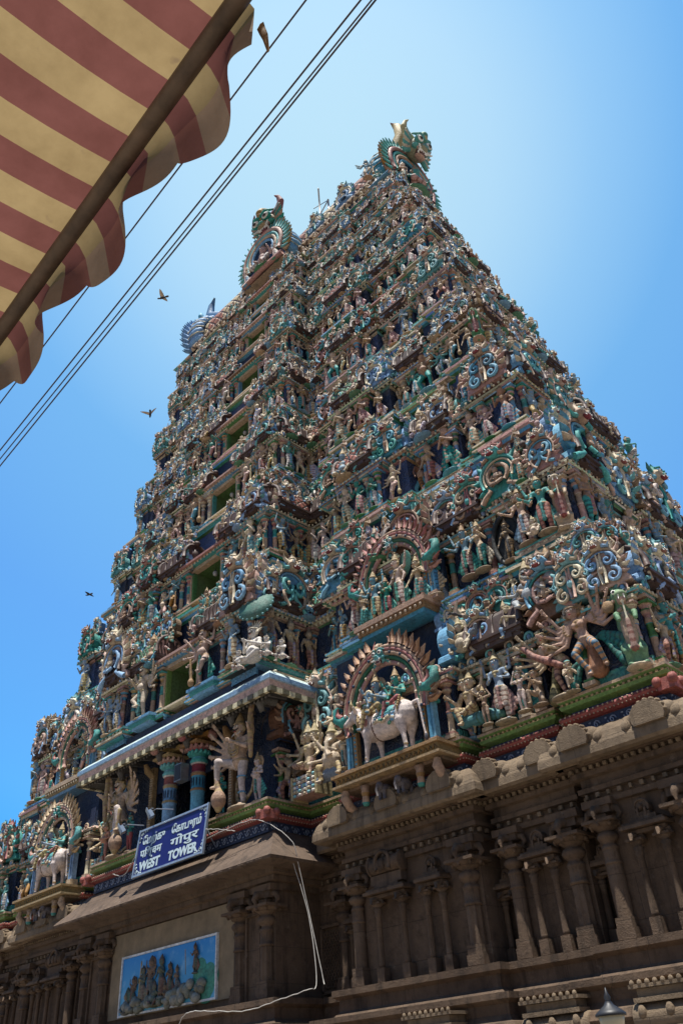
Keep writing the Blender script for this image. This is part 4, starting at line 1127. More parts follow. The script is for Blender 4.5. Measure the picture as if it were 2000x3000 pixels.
# porch eave: deep sloping slab with a thin lip
pe = MB()
U = 6.3; sg = [(CX - U, 23.1), (CX - U, 20.9), (CX + U, 20.9), (CX + U, 23.1)]
def eave_sweep(mb, prof, col, x0, y0, yb):
    """three-sided sweep round a rectangular projection; prof (offset, z)"""
    vs = []
    for off, z in prof:
        vs += [(CX - x0 - off, yb, z), (CX - x0 - off, y0 - off, z), (CX + x0 + off, y0 - off, z), (CX + x0 + off, yb, z)]
    fs = []; cc = []
    for j in range(len(prof) - 1):
        for i in range(3):
            a = j * 4 + i; fs.append((a, a + 1, a + 5, a + 4)); cc.append(col[j] if isinstance(col, list) else col)
    mb.add(vs, fs, cc)
eave_sweep(pe, [(.2, 6.9), (.5, 6.92), (.95, 6.98), (1.18, 7.02), (1.22, 7.12), (1.02, 7.34), (.72, 7.62), (.42, 7.95), (.18, 8.22), (-.1, 8.40)], ST, U, 20.9, 23.2)
for j in range(26):      # chipped lip
    x = CX - 7.3 + 14.6 * (j + random.random() * .6) / 26
    pe.ell((x, 19.72, 7.07), (random.uniform(.15, .4), .05, .03), ST, 6, 4)
link('porch_eave', pe.mesh('porch_eave', M_EAVE, (CX, 20.9, 7.1)), (CX, 20.9, 7.1), base_o)
sf = MB()
eave_sweep(sf, [(.16, 6.3), (.16, 6.5), (.34, 6.55), (.34, 6.72), (.48, 6.78), (.48, 6.92), (.1, 6.95)], ST, U, 20.9, 23.2)
link('eave_moulding', sf.mesh('eave_moulding', M_STONE, (CX, 20.9, 6.6)), (CX, 20.9, 6.6), base_o)

def stone_pilaster(h, r=.24, fluted=True, bracket=True):
    """engaged column from z 0 to h, facing -Y"""
    mb = MB(); k = r / .24
    mb.box((0, 0, .14), (r * 2.5, r * 2.2, .28), ST); mb.box((0, -.01, .40), (r * 2.2, r * 2.0, .24), ST)
    H0 = .52; H1 = h - 1.55 * k
    seg = 16; vs = []; n = 2
    for z in (H0, H1):
        for j in range(seg):
            a = 2 * PI * j / seg; rr = r * (1 if j % 2 == 0 or not fluted else .86); vs.append((rr * math.cos(a), rr * math.sin(a), z))
    mb.add(vs, [(j, (j + 1) % seg, seg + (j + 1) % seg, seg + j) for j in range(seg)], ST)
    mb.lathe((0, 0, H1), [(r * 1.0, -.42 * k), (r * 1.12, -.40 * k), (r * 1.12, -.34 * k), (r, -.32 * k), (r * .96, 0), (r * 1.08, .04 * k), (r * 1.12, .10 * k), (r * .86, .16 * k), (r * .80, .22 * k), (r * 1.25, .30 * k), (r * 1.45, .40 * k), (r * 1.25, .50 * k),
                          (r * .85, .54 * k), (r * .95, .58 * k), (r * 1.6, .68 * k), (r * 2.1, .76 * k), (r * 2.15, .80 * k)], ST, 14)
    z = H1 + .84 * k
    mb.box((0, 0, z), (r * 4.6, r * 4.2, .09 * k), ST); mb.box((0, 0, z + .12 * k), (r * 1.7, r * 1.7, .22 * k), ST)
    for a in range(8):
        q = 2 * PI * a / 8; mb.ell((r * 2.0 * math.cos(q), r * 1.9 * math.sin(q), z - .10 * k), (.07 * k, .07 * k, .09 * k), ST, 6, 4)
    if bracket:
        mb.box((0, 0, z + .36 * k), (r * 3.3, r * 1.9, .22 * k), ST)
        for sx in (-1, 1):
            mb.tube([(sx * r * 1.2, 0, z + .40 * k), (sx * r * 2.2, 0, z + .34 * k), (sx * r * 2.5, 0, z + .18 * k), (sx * r * 2.1, 0, z + .08 * k)], [.13 * k, .12 * k, .09 * k, .05 * k], ST, 7)
        mb.tube([(0, -r * .8, z + .38 * k), (0, -r * 2.0, z + .34 * k), (0, -r * 2.5, z + .18 * k), (0, -r * 2.2, z + .05 * k)], [.14 * k, .13 * k, .09 * k, .05 * k], ST, 7)
        mb.box((0, 0, z + .58 * k), (r * 4.4, r * 2.4, .22 * k), ST)
    return mb.mesh('pilaster', M_STONE, (0, 0, 0))
def aedicule(w, h, arch=True):
    """wall shrine: two slim columns, cornice, horseshoe top"""
    mb = MB()
    for sx in (-1, 1):
        x = sx * w * .36; r = .10
        mb.box((x, -.1, .2), (.3, .3, .4), ST)
        mb.lathe((x, -.14, 0), [(r * 1.1, .4), (r, .5), (r * .9, h * .56), (r * 1.3, h * .58), (r * 1.0, h * .60), (r * 1.5, h * .63), (r * .8, h * .645), (r * 2.0, h * .67), (r * 2.1, h * .675)], ST, 10)
        mb.box((x, -.14, h * .685), (.46, .4, .06), ST); mb.box((x, -.14, h * .71), (.2, .25, .1), ST)
        mb.tube([(x, -.2, h * .72), (x, -.42, h * .71), (x, -.46, h * .67)], [.1, .08, .03], ST, 6)
        for q in (-1, 1): mb.tube([(x, -.14, h * .725), (x + q * .2, -.14, h * .715), (x + q * .25, -.14, h * .68)], [.09, .08, .03], ST, 6)
    z = h * .74
    mb.box((0, -.1, z), (w * 1.02, .34, .10), ST); mb.box((0, -.16, z + .12), (w * 1.22, .60, .09), ST); mb.box((0, -.14, z + .20), (w * 1.1, .5, .08), ST); mb.box((0, -.1, z + .30), (w * .7, .36, .14), ST)
    if arch:
        zb = z + .36; R = (h - z - .36) * .40
        mb.box((0, -.1, zb + .05), (R * 2.2, .32, .1), ST)
        for sx in (-1, 1): mb.box((sx * R * .55, -.14, zb + R * .5), (R * .28, .3, R), ST)
        mb.box((0, -.06, zb + R * .6), (R * 1.2, .2, R * 1.2), ST)
        out = [(R * math.cos(a), zb + R * 1.25 + R * .95 * math.sin(a)) for a in [(-.6 + (PI + 1.2) * j / 16) for j in range(17)]]
        mb.tube([(x, -.2, zz) for x, zz in out], R * .17, ST, 6); mb.prism(out, -.2, .1, ST)
        mb.ell((0, -.24, zb + R * 1.2), (R * .3, .1, R * .42), ST, 8, 5); mb.tube([(0, -.15, zb + R * 2.2), (0, -.15, zb + R * 2.7)], [R * .22, .01], ST, 6)
    else:
        mb.box((0, -.1, z + .5), (w * .9, .3, .3), ST)
        mb.lathe((-w * .45, -.12, z + .95), [(.24, 0), (.28, .03), (.28, w * .87), (.24, w * .9)], ST, 12, axis=Matrix.Rotation(PI / 2, 3, 'Y'))
        out = [(.32 * math.cos(a), z + .98 + .36 * math.sin(a)) for a in [(-.6 + (PI + 1.2) * j / 14) for j in range(15)]]
        mb.tube([(x, -.36, zz) for x, zz in out], .07, ST, 6); mb.ell((0, -.38, z + .93), (.12, .08, .2), ST, 8, 5)
        for sx in (-1, 1): mb.lathe((sx * w * .45, -.12, z + .95), [(.3, -.04), (.34, 0), (.3, .05)], ST, 12, axis=Matrix.Rotation(PI / 2, 3, 'Y'))
    return mb.mesh('wall_shrine', M_STONE, (0, 0, 0))
PIL_A = stone_pilaster(3.55); PIL_B = stone_pilaster(3.55, .21, False)
AED = {}
def put_pil(u, y, ry=0, m=PIL_A): link('pilaster', m, (CX + LX(u, 22.5, 9.5), y, 2.92), base_o, ry)
def put_aed(u, y, w, h, ry=0, arch=True, z=2.92):
    key = (round(w, 1), round(h, 1), arch)
    if key not in AED: AED[key] = aedicule(key[0], key[1], arch)
    link('wall_shrine', AED[key], (CX + LX(u, 22.5, 9.5), y, z), base_o, ry)
for sx in (-1, 1):
    for u in (4.55, 6.0): put_pil(sx * u, 20.78)
    put_pil(sx * 7.7, 22.98); put_pil(sx * 9.45, 21.86, 0, PIL_B); put_pil(sx * 14.25, 21.86); put_pil(sx * 15.62, 22.3, 0, PIL_B); put_pil(sx * 17.68, 22.3); put_pil(sx * 18.95, 22.1, 0, PIL_B); put_pil(sx * 21.4, 22.1)
    put_aed(sx * 8.45, 22.95, .7, 2.7); put_aed(sx * 11.0, 21.9, 1.5, 3.3, 0, False); put_aed(sx * 12.9, 21.9, .9, 3.3)
    put_aed(sx * 16.65, 22.35, 1.0, 3.3); put_aed(sx * 14.95, 22.95, .6, 2.6); put_aed(sx * 18.3, 22.95, .6, 2.6); put_aed(sx * 20.2, 22.15, 1.15, 3.3)
for y in (22.6, 24.6, 25.8, 26.6, 27.7, 29.5, 31.5, 33.0): put_pil(21.75 + (.65 if y > 27.4 else (-.3 if y > 25 else 0)) + .12, y, PI / 2)
put_aed(21.85, 23.6, .9, 3.3, PI / 2)
for sx in (-1, 1):      # dark slots in the porch flank and the lattice windows
    sl_ = MB(); sl_.box((0, 0, 1.3), (.62, .12, 2.6), (.3, .3, .3)); 
    sl_.box((-.36, -.05, 1.3), (.10, .2, 2.7), ST); sl_.box((.36, -.05, 1.3), (.10, .2, 2.7), ST); sl_.box((0, -.05, 2.66), (.9, .24, .12), ST)
    link('niche_slot', sl_.mesh('niche_slot', M_STONE), (CX + sx * 5.28, 20.86, 2.95), base_o)
    lw = MB()
    for f in range(7):
        for g in range(9):
            lw.box((-.42 + f * .14, -.04, .2 + g * .2), (.03, .05, .22), ST, Matrix.Rotation(.6, 3, 'Y')); lw.box((-.42 + f * .14, -.05, .2 + g * .2), (.03, .05, .22), ST, Matrix.Rotation(-.6, 3, 'Y'))
    for e in (-1, 1): lw.box((e * .52, -.06, 1.0), (.10, .16, 2.1), ST)
    lw.box((0, -.06, 2.05), (1.14, .16, .1), ST); lw.box((0, -.06, -.02), (1.14, .16, .1), ST)
    link('lattice_window', lw.mesh('lattice_window', M_STONE), (CX + sx * 7.0, 23.05, 3.1), base_o)
pl = MB(); pl.box((0, 0, 0), (8.2, .08, 3.1), (1, 1, 1)); link('plaster_panel', pl.mesh('plaster_panel', M_PLASTER), (CX, 20.87, 4.72), base_o)
pu = MB()
for x0, y0 in ((-17.2, 1.0), (-13.4, 20.9), (-10.4, 21.0)): pass
# plinth shrines that stand out into the sun at the foot of the wall
for u, y in ((17.0, 21.15), (20.3, 20.95), (13.3, 20.7)):
    fb = MB()
    fb.box((0, 0, .5), (1.7, .9, 1.0), ST); fb.box((0, -.05, 1.08), (1.9, 1.1, .12), ST); fb.box((0, 0, 1.35), (1.5, .8, .4), ST)
    fb.lathe((-1.0, -.1, 1.72), [(.26, 0), (.33, .04), (.33, 1.96), (.26, 2.0)], ST, 12, axis=Matrix.Rotation(PI / 2, 3, 'Y'))
    for e in (-.7, 0, .7): fb.ell((e, -.38, 1.84), (.12, .1, .16), ST, 8, 5)
    fb.box((0, -.02, 2.08), (1.7, .8, .10), ST); fb.box((0, 0, 2.22), (1.5, .7, .18), ST); fb.box((0, -.02, 2.36), (1.8, .85, .08), ST)
    for e in range(9): fb.ell((-.8 + e * .2, -.42, 2.42), (.07, .05, .08), ST, 6, 4)
    link('plinth_shrine', fb.mesh('plinth_shrine', M_STONE2), (CX + u, y, GZ + 1.0), base_o)

# ------------------------------------------------------------------ painted mouldings at the foot of the coloured part
pm = MB()
PP = full_plan([(0, 20.7), (6.2, 20.7), (6.2, 22.9), (9.2, 22.9), (9.2, 21.85), (14.7, 21.85), (14.7, 22.9), (15.3, 22.9), (15.3, 22.3), (18.0, 22.3), (18.0, 22.8), (18.6, 22.8), (18.6, 22.0), (21.9, 22.0), (21.9, 24.9), (21.3, 24.9), (21.3, 27.3), (22.6, 27.3), (22.6, CY)])
sweep(pm, PP, [(-.3, 8.3), (-.06, 8.32), (-.06, 8.72), (.05, 8.74), (.16, 8.80), (.2, 8.88), (.16, 8.96), (.04, 9.0), (-.12, 9.02), (-.12, 9.12), (.10, 9.20), (.14, 9.30), (.06, 9.36), (.16, 9.44), (.16, 9.53), (-1.8, 9.54)],
      [NAVY, NAVY, RED, RED, (.34, .08, .06), RED, RED, NAVY, NAVY, LEAF, LEAF, GOLD, LEAF, TAN, TAN])
along(PP, lambda p, n, t: pm.ell(p, (.035, .035, .035), TAN, 5, 3), .20, .16, 8.93)
along(PP, lambda p, n, t: pm.ell(p, (.028, .028, .028), TAN, 5, 3), .17, .13, 8.79)
along(PP, lambda p, n, t: pm.box(p, (.08, .08, .07), GOLD), .10, .17, 9.34)
def scroll(p, n, t):
    R = Matrix.Rotation(rotn(n), 3, 'Z'); T = lambda v: Vector(p) + R @ Vector(v)
    for sgn in (-1, 1):
        pm.tube([T((sgn * (.02 + .13 * (1 - k / 9) * math.cos(k * .75)), -.02, .13 * (1 - k / 11) * math.sin(k * .75) * sgn)) for k in range(9)], [.026 - .0015 * k for k in range(9)], (.30, .36, .50), 4)
        pm.ell(T((sgn * .19, -.01, -.10 * sgn)), (.05, .02, .03), (.30, .36, .50), 5, 3)
along(PP, scroll, -.05, .46, 8.52)
pmo = link('painted_moulding', pm.mesh('painted_moulding', M_BAND, (CX, CY, 9)), (CX, CY, 9), STOREYS[0])
# red lion-head lumps on the corners of the red band
for (x, y) in ((CX + 21.95, 21.95), (CX + 6.3, 20.6), (CX - 6.3, 20.6)):
    cl = MB(); cl.box((0, 0, 0), (.52, .52, .34), (.34, .09, .07))
    for a in range(4): cl.ell((.3 * math.cos(a * PI / 2 + PI / 4) * 1.1, .3 * math.sin(a * PI / 2 + PI / 4) * 1.1, .09), (.15, .15, .16), (.34, .09, .07), 7, 5)
    link('corner_block', cl.mesh('corner_block', M_BAND), (x, y, 8.86), STOREYS[0])

# ------------------------------------------------------------------ porch of the first storey
pr = MB()
cs_top = [(1.62, .0)]
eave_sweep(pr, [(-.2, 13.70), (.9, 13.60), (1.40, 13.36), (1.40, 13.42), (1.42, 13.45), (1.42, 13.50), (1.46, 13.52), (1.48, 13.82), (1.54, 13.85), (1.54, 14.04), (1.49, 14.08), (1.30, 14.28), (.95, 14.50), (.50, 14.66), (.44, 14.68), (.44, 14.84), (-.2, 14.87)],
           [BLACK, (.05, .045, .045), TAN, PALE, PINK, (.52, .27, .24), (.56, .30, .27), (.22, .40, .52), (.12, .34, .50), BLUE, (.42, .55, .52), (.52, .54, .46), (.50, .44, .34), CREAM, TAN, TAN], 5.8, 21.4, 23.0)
x0 = 5.8 + 1.47
for i in range(44):     # chequered fringe blocks under the fascia
    x = CX - x0 + 2 * x0 * (i + .5) / 44
    pr.box((x, 21.4 - 1.42, 13.41), (2 * x0 / 44 * .98, .14 if i % 2 else .22, .21), (.60, .50, .32) if i % 2 else (.11, .085, .045))
for i in range(9):
    y = 20.05 + i * .33
    for sx in (-1, 1): pr.box((CX + sx * x0, y, 13.41), (.14 if i % 2 else .22, .32, .21), (.60, .50, .32) if i % 2 else (.11, .085, .045))
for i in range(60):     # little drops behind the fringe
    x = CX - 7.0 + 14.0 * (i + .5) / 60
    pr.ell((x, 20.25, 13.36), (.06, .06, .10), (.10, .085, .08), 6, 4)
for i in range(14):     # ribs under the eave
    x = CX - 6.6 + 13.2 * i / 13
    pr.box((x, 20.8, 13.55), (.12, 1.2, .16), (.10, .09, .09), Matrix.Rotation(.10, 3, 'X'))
for i in range(int(2 * x0 / .28)):   # relief lumps on the roof slope
    x = CX - x0 + .14 + i * .28
    pr.ell((x, 20.15, 14.18), (.11, .10, .07), [AQUA, PALE, OCHRE, SKY][i % 4], 6, 4); pr.ell((x + .1, 20.5, 14.4), (.10, .10, .06), [PALE, OCHRE, CREAM][i % 3], 6, 4)
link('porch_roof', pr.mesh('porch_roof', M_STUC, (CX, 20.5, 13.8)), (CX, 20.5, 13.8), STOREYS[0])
# porch columns
for u in (-1.05, 1.05, -1.05, 1.05)[:2]:
    pc = MB()
    pc.lathe((0, 0, 0), [(.36, 0), (.36, .2), (.30, .24), (.30, 1.55), (.33, 1.6), (.33, 1.7), (.30, 1.72), (.30, 2.25), (.33, 2.3), (.34, 2.38), (.30, 2.42), (.30, 2.75), (.36, 2.8), (.40, 2.9), (.34, 3.0), (.30, 3.05), (.42, 3.18), (.46, 3.25), (.34, 3.32), (.50, 3.42), (.56, 3.47)],
             TEAL, 18, cols=[TAN, TAN, SKY, SKY, GOLD, GOLD, BLUE, GOLD, GOLD, PINK, RED, PALE, AQUA, AQUA, SKY, TEAL, AQUA, TEAL, ROSE, PINK])
    for j in range(14):
        a = 2 * PI * j / 14; pc.ell((.45 * math.cos(a), .45 * math.sin(a), 3.26), (.08, .08, .10), AQUA, 6, 4); pc.ell((.54 * math.cos(a), .54 * math.sin(a), 3.50), (.09, .09, .11), PINK, 6, 4)
        pc.ell((.31 * math.cos(a), .31 * math.sin(a), 1.98), (.035, .035, .2), NAVY, 5, 4)
    pc.box((0, 0, 3.62), (1.25, 1.25, .10), GOLD); pc.box((0, 0, 3.74), (.6, .6, .2), DGREEN)
    pc.box((0, 0, 3.92), (1.9, .5, .2), OCHRE); pc.box((0, 0, 3.92), (.5, 1.9, .2), OCHRE)
    for sx in (-1, 1):
        pc.ell((sx * .95, 0, 3.88), (.22, .26, .26), PINK, 9, 6); pc.ell((0, sx * .95, 3.88), (.26, .22, .26), ROSE, 9, 6)
    po = link('porch_column', pc.mesh('porch_column', M_STUC), (CX + u, 21.15, 9.55), STOREYS[0])
for u in (-3.0, 3.0):    # gilded jambs of the opening and bracketed posts
    jb = MB(); jb.box((0, 0, 1.9), (.30, .22, 3.8), GOLD)
    for j in range(34): jb.box((0, -.12, .1 + j * .11), (.16, .04, .06), CREAM)
    jb.tube([(0, -.05, 3.4), (0, -.35, 3.6), (0, -.5, 3.9)], [.16, .18, .1], GOLD, 7)
    link('jamb', jb.mesh('jamb', M_STUC), (CX + u, 21.5, 9.55), STOREYS[0])
for u in (-4.2, -1.05, 1.05, 4.2, 6.1):   # carved corbels hanging under the eave
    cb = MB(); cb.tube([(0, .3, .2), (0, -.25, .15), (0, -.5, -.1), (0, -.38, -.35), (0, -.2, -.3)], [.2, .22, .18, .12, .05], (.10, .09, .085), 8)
    link('eave_corbel', cb.mesh('eave_corbel', M_STUC), (CX + u, 20.9, 13.35), STOREYS[0])

# ------------------------------------------------------------------ torana niche round the bull
def torana(w, h, open_w, open_h, c1, c2, depth=.9):
    """big flame-rimmed arch, local foot at z 0"""
    mb = MB(); n = 24; R = open_w / 2; zc_ = open_h - R * 1.15
    arc = lambda r, y, a0=-.25, a1=PI + .25, sq=1.15, cz=zc_: [(r * math.cos(a0 + (a1 - a0) * k / n), y, cz + r * sq * math.sin(a0 + (a1 - a0) * k / n)) for k in range(n + 1)]
    mb.box((0, depth, h * .42), (w * .96, .12, h * .84), NAVY)
    for r, rad, col, y in ((R * 1.02, .10, PINK, -.06), (R * 1.13, .09, DGREEN, -.12), (R * 1.24, .10, TAN, -.16), (R * 1.33, .07, ROSE, -.2), (R * 1.40, .07, TAN, -.2)):
        mb.tube(arc(r, y), rad, col, 7)
        if rad > .09:
            for p in arc(r, y - .09)[::2]: mb.ell(p, (.07, .05, .07), CREAM if col == PINK else NAVY, 6, 4)
    for k in range(25):
        a = -.15 + (PI + .3) * k / 24
        if abs(a - PI / 2) < .16: continue
        d = Vector((math.cos(a), 0, 1.15 * math.sin(a))).normalized(); p = Vector((R * 1.46 * math.cos(a), -.16, zc_ + R * 1.46 * 1.15 * math.sin(a)))
        e = (d + Vector((0, 0, .55))).normalized()
        mb.tube([p, p + d * .22, p + d * .3 + e * .26], [.15, .14, .02], c1 if k % 2 else c2, 6, flat=.8)
        mb.tube([p + Vector((0, -.12, 0)), p + d * .18 + Vector((0, -.12, 0)), p + d * .24 + e * .16 + Vector((0, -.12, 0))], [.06, .06, .01], BROWN, 5)
    for sx in (-1, 1):
        x = sx * (R + .22)
        mb.box((x, -.02, zc_ * .5 - .1), (.16, .2, zc_ - .1), GOLD)
        for j in range(int(zc_ / .16)): mb.ell((x, -.13, .1 + j * .16), (.05, .03, .05), BLUE, 6, 4)
        x = sx * (R + .52)
        mb.box((x, 0, .15), (.42, .42, .3), TAN); mb.box((x, 0, zc_ * .45), (.26, .26, zc_ * .7), SKY); mb.box((x - sx * .02, -.16, zc_ * .45), (.10, .06, zc_ * .7), BLUE)
        mb.box((x, 0, zc_ * .80), (.44, .44, .12), TEAL); mb.box((x, 0, zc_ * .88), (.36, .36, .14), BLUE); mb.box((x, 0, zc_ * .95), (.56, .5, .10), TAN)
        # makara: curling sea-beast at the spring of the arch
        mb.tube([(x - sx * .15, -.15, zc_ + .1), (x + sx * .15, -.22, zc_ + .05), (x + sx * .42, -.2, zc_ + .25), (x + sx * .45, -.2, zc_ + .6), (x + sx * .2, -.2, zc_ + .7), (x + sx * .15, -.2, zc_ + .5)], [.18, .22, .2, .15, .1, .04], TEAL, 8)
        mb.tube([(x + sx * .1, -.3, zc_ + .2), (x + sx * .3, -.34, zc_ + .35), (x + sx * .25, -.34, zc_ + .6)], [.1, .09, .03], ROSE, 6)
        mb.ell((x - sx * .1, -.34, zc_ + .2), (.07, .05, .07), WHITE, 6, 4)
    return mb
for sx in (-1, 1):
    tb = torana(4.2, 4.7, 2.85, 3.65, TAN, (.46, .30, .17))
    to = link('torana_arch', tb.mesh('torana_arch', M_STUC), (CX + (12.1 if sx > 0 else -11.35), 21.35, 9.30), STOREYS[0])
    mk = mask_head(AQUA, TEAL, TAN, (.42, .15, .12)); ms = mk.mesh('arch_mask', M_STUC)
    link('arch_mask', ms, (CX + (12.1 if sx > 0 else -11.35), 21.15, 12.85), STOREYS[0], 0, .30)
    sh = MB()
    sh.box((0, -.1, .0), (4.9, 1.4, .10), GOLD); sh.box((0, -.04, -.18), (4.7, 1.26, .26), (.36, .27, .11)); sh.box((0, -.08, -.36), (4.9, 1.36, .08), (.42, .32, .17)); sh.box((0, .1, -.46), (4.5, .9, .1), (.24, .17, .10))
    for j in range(22): sh.tube([(-2.25 + j * .21, -.70, -.24), (-2.17 + j * .21, -.72, -.12), (-2.08 + j * .21, -.70, -.24)], .03, OCHRE, 4)
    for j, uu in enumerate((-2.1, -1.25, -.42, .42, 1.25, 2.1)):
        if j in (2, 3): # little elephants
            sh.ell((uu, -.2, -.80), (.20, .34, .20), (.14, .12, .13), 9, 6); sh.ell((uu, -.52, -.72), (.13, .14, .15), (.14, .12, .13), 8, 5)
            sh.tube([(uu, -.62, -.72), (uu, -.70, -.9), (uu, -.66, -1.08)], [.06, .05, .03], (.14, .12, .13), 6)
            for a, b in ((-.1, -.42), (.1, -.42), (-.1, .0), (.1, .0)): sh.tube([(uu + a, b, -.85), (uu + a, b, -1.15)], [.07, .06], (.14, .12, .13), 6)
        elif j in (1, 4):
            sh.lathe((uu, -.35, -1.15), [(.10, 0), (.14, .1), (.12, .3), (.16, .42), (.13, .5), (.19, .66)], OCHRE, 9, cols=[TEAL, TAN, OCHRE, TAN, TAN])
        else:
            sh.tube([(uu, .1, -1.1), (uu, -.25, -1.0), (uu, -.5, -.7), (uu, -.45, -.5)], [.10, .16, .17, .12], TAN, 8)
    link('carved_shelf', sh.mesh('carved_shelf', M_STUC), (CX + (12.25 if sx > 0 else -11.4), 21.35, 9.25), STOREYS[0])
# second-storey arch over the wedding group
for sx in (-1, 1):
    tb = torana(3.7, 4.0, 2.6, 3.2, ROSE, PINK)
    link('torana_arch', tb.mesh('torana_arch', M_STUC), (CX + (12.6 if sx > 0 else -11.7), 22.0, 14.95), STOREYS[1])
    link('arch_mask', ms, (CX + (12.6 if sx > 0 else -11.7), 21.85, 17.95), STOREYS[1], 0, .25)
    lg2 = MB(); lg2.box((0, 0, -.1), (3.6, 1.0, .22), TAN); lg2.box((0, .05, -.32), (3.4, .9, .2), GOLD); lg2.box((0, .1, -.5), (3.2, .8, .18), BLUE)
    for j in range(14): lg2.ell((-1.6 + j * .245, -.46, -.32), (.07, .04, .07), CREAM, 6, 4)
    link('carved_shelf', lg2.mesh('carved_shelf', M_STUC), (CX + (12.6 if sx > 0 else -11.7), 21.75, 14.98), STOREYS[1])

# ------------------------------------------------------------------ the large figures, one by one
def hpal(skin, cloth, cloth2, drape=(.05, .30, .28), halo=(.45, .30, .16), gold=(.36, .25, .12), hair=(.035, .03, .03), base=(.30, .22, .14)):
    return dict(skin=skin, cloth=cloth, cloth2=cloth2, drape=drape, drape2=tuple(v * .45 for v in drape), halo=halo, gold=gold, hair=hair, base=base, white=WHITE, red=(.35, .06, .05),
                leg=skin, prop=(.40, .28, .13), prop2=(.34, .21, .14), snake=(.35, .26, .12))
FAC = {}
def hero(P, pal, u, y, z, H, unit, label, cat='statue', ry=0, vox=.022, heads=((0, -.03, 1.64),), name='painted_statue', extra=None, period=.13, group=None, sx=1, mous=0):
    scp = sculpt(P, vox)
    mb = MB(); mb.merge(colour(P, scp, pal, period), Matrix.Identity(4))
    for h in heads: faces_on(mb, h, 1.22, mous)
    if extra: extra(mb)
    if sx < 0:
        mb.v = [(-a, b, c) for a, b, c in mb.v]; mb.f = [tuple(reversed(f)) for f in mb.f]
    o = link(name, mb.mesh(name, M_STUC), (CX + u, y, z), None, ry, H / unit)
    tag(o, label, cat, group); return o

def fan_arms(side, n, base=(0, 0, 1.40), r=.66, a0=-.6, a1=.75, bend=.3):
    out = []
    for j in range(n):
        a = a0 + (a1 - a0) * j / max(1, n - 1)
        w = (side * (.2 + r * math.cos(a)), -.05 - .03 * j % 2, base[2] + r * math.sin(a))
        e = (side * (.2 + r * .5 * math.cos(a - bend)), .0, base[2] + r * .5 * math.sin(a - bend) - .03)
        out.append((side, e, w))
    return out
# ten-armed door guardians of the porch
gP = person(hip=(0, 0, .98), chest=(.03, 0, 1.34), head=(.03, -.05, 1.66), kn=((-.36, -.34, 1.02), (.10, -.04, .52)), an=((-.42, -.30, .50), (.12, 0, .07)), crown='tall', drape=0, striped=0, legrole='leg', belly=.6, fing=1, fat=1.12, sw=.23,
            arms=fan_arms(-1, 6, (0, 0, 1.36), .62, -.75, .85) + [(1, (.34, -.1, 1.2), (.10, -.28, 1.34)), (1, (.42, 0, 1.5), (.46, -.04, 1.85)), (1, (.42, -.02, 1.3), (.56, -.2, 1.5))])
gP += [cap((-.46, -.32, .95), (-.36, -.30, .35), .045, .075, 'prop', 1), ell((-.35, -.30, .22), (.17, .16, .20), 'prop2'), ell((-.35, -.30, .22), (.12, .11, .27), 'prop')]
gP += chain([(.5, -.1, .95), (.52, -.12, 1.4), (.50, -.12, 1.75), (.54, -.1, 2.1)], [.05, .07, .06, .07], 'prop', 1)
gP += chain([(-.1, .12, .9), (-.32, .14, .6), (-.28, .14, .25), (0, .1, .12), (.3, .08, .3), (.42, .1, .7)], [.03, .035, .04, .04, .035, .03], 'snake', 1)
for s_ in (-1, 1): gP += [ell((.03 + s_ * .24, .06, 1.68), (.11, .04, .16), 'halo'), cap((.03 + s_ * .12, -.12, 1.58), (.03 + s_ * .10, -.2, 1.50), .02, .012, 'white')]
gpal = hpal((.50, .35, .25), (.5, .38, .3), (.2, .3, .35)); gpal['leg'] = (.60, .50, .46)
def gx(mb):
    for a in range(3): mb.tube([(.03 + .15 * math.cos(t), -.10 - .04 * math.sin(t) * 0 - .09, 1.30 - .07 * a - .10 * math.sin(t)) for t in [PI * j / 8 for j in range(9)]], .016, GOLD, 5)
    for z, r in ((.30, .075), (.62, .10)): mb.tube([(.11 + r * math.cos(t), -.03 + r * math.sin(t), z) for t in [2 * PI * j / 12 for j in range(13)]], .018, BLUE, 5)
hero(gP, gpal, 4.45, 20.75, 9.56, 3.95, 2.08, 'many-armed moustached guardian with raised leg and club, right of the porch opening', ry=-.05, heads=((.03, -.05, 1.66),), extra=gx, mous=1, name='door_guardian_statue')
hero(gP, gpal, -4.45, 20.75, 9.56, 3.95, 2.08, 'many-armed moustached guardian with raised leg, left of the porch opening', ry=.05, heads=((.03, -.05, 1.66),), extra=gx, mous=1, sx=-1, name='door_guardian_statue')
# small attendants
att = person(hip=(0, -.02, .92), arms=((-1, (-.34, 0, 1.5), (-.16, -.02, 1.85)), (1, (.34, -.05, 1.15), (.1, -.24, 1.2))), crown='bun', drape=0, fing=1, belly=.5, striped=0)
hero(att, hpal((.06, .28, .27), (.10, .34, .42), TEAL), 3.35, 20.7, 9.56, 1.75, 2.0, 'small teal attendant under the club of the right-hand porch guardian')
hero(att, hpal((.06, .28, .27), (.42, .12, .10), TEAL), -3.35, 20.7, 9.56, 1.75, 2.0, 'small teal attendant beside the left-hand porch guardian, next to the sign')
att2 = person(arms=((-1, (-.34, 0, 1.15), (-.16, -.2, 1.1)), (1, (.34, -.05, 1.15), (.16, -.24, 1.15))), crown='tall', drape=2, fing=1, belly=1.0, striped=0, halo=1)
hero(att2, hpal((.56, .45, .42), (.52, .42, .42), PINK), 5.55, 20.75, 9.56, 1.9, 2.05, 'pot-bellied pale attendant beside the raised club of the right porch guardian')
hero(att2, hpal((.50, .16, .10), (.42, .10, .08), PINK), -5.6, 20.8, 9.56, 1.9, 2.05, 'small red attendant left of the left-hand porch guardian', sx=-1)
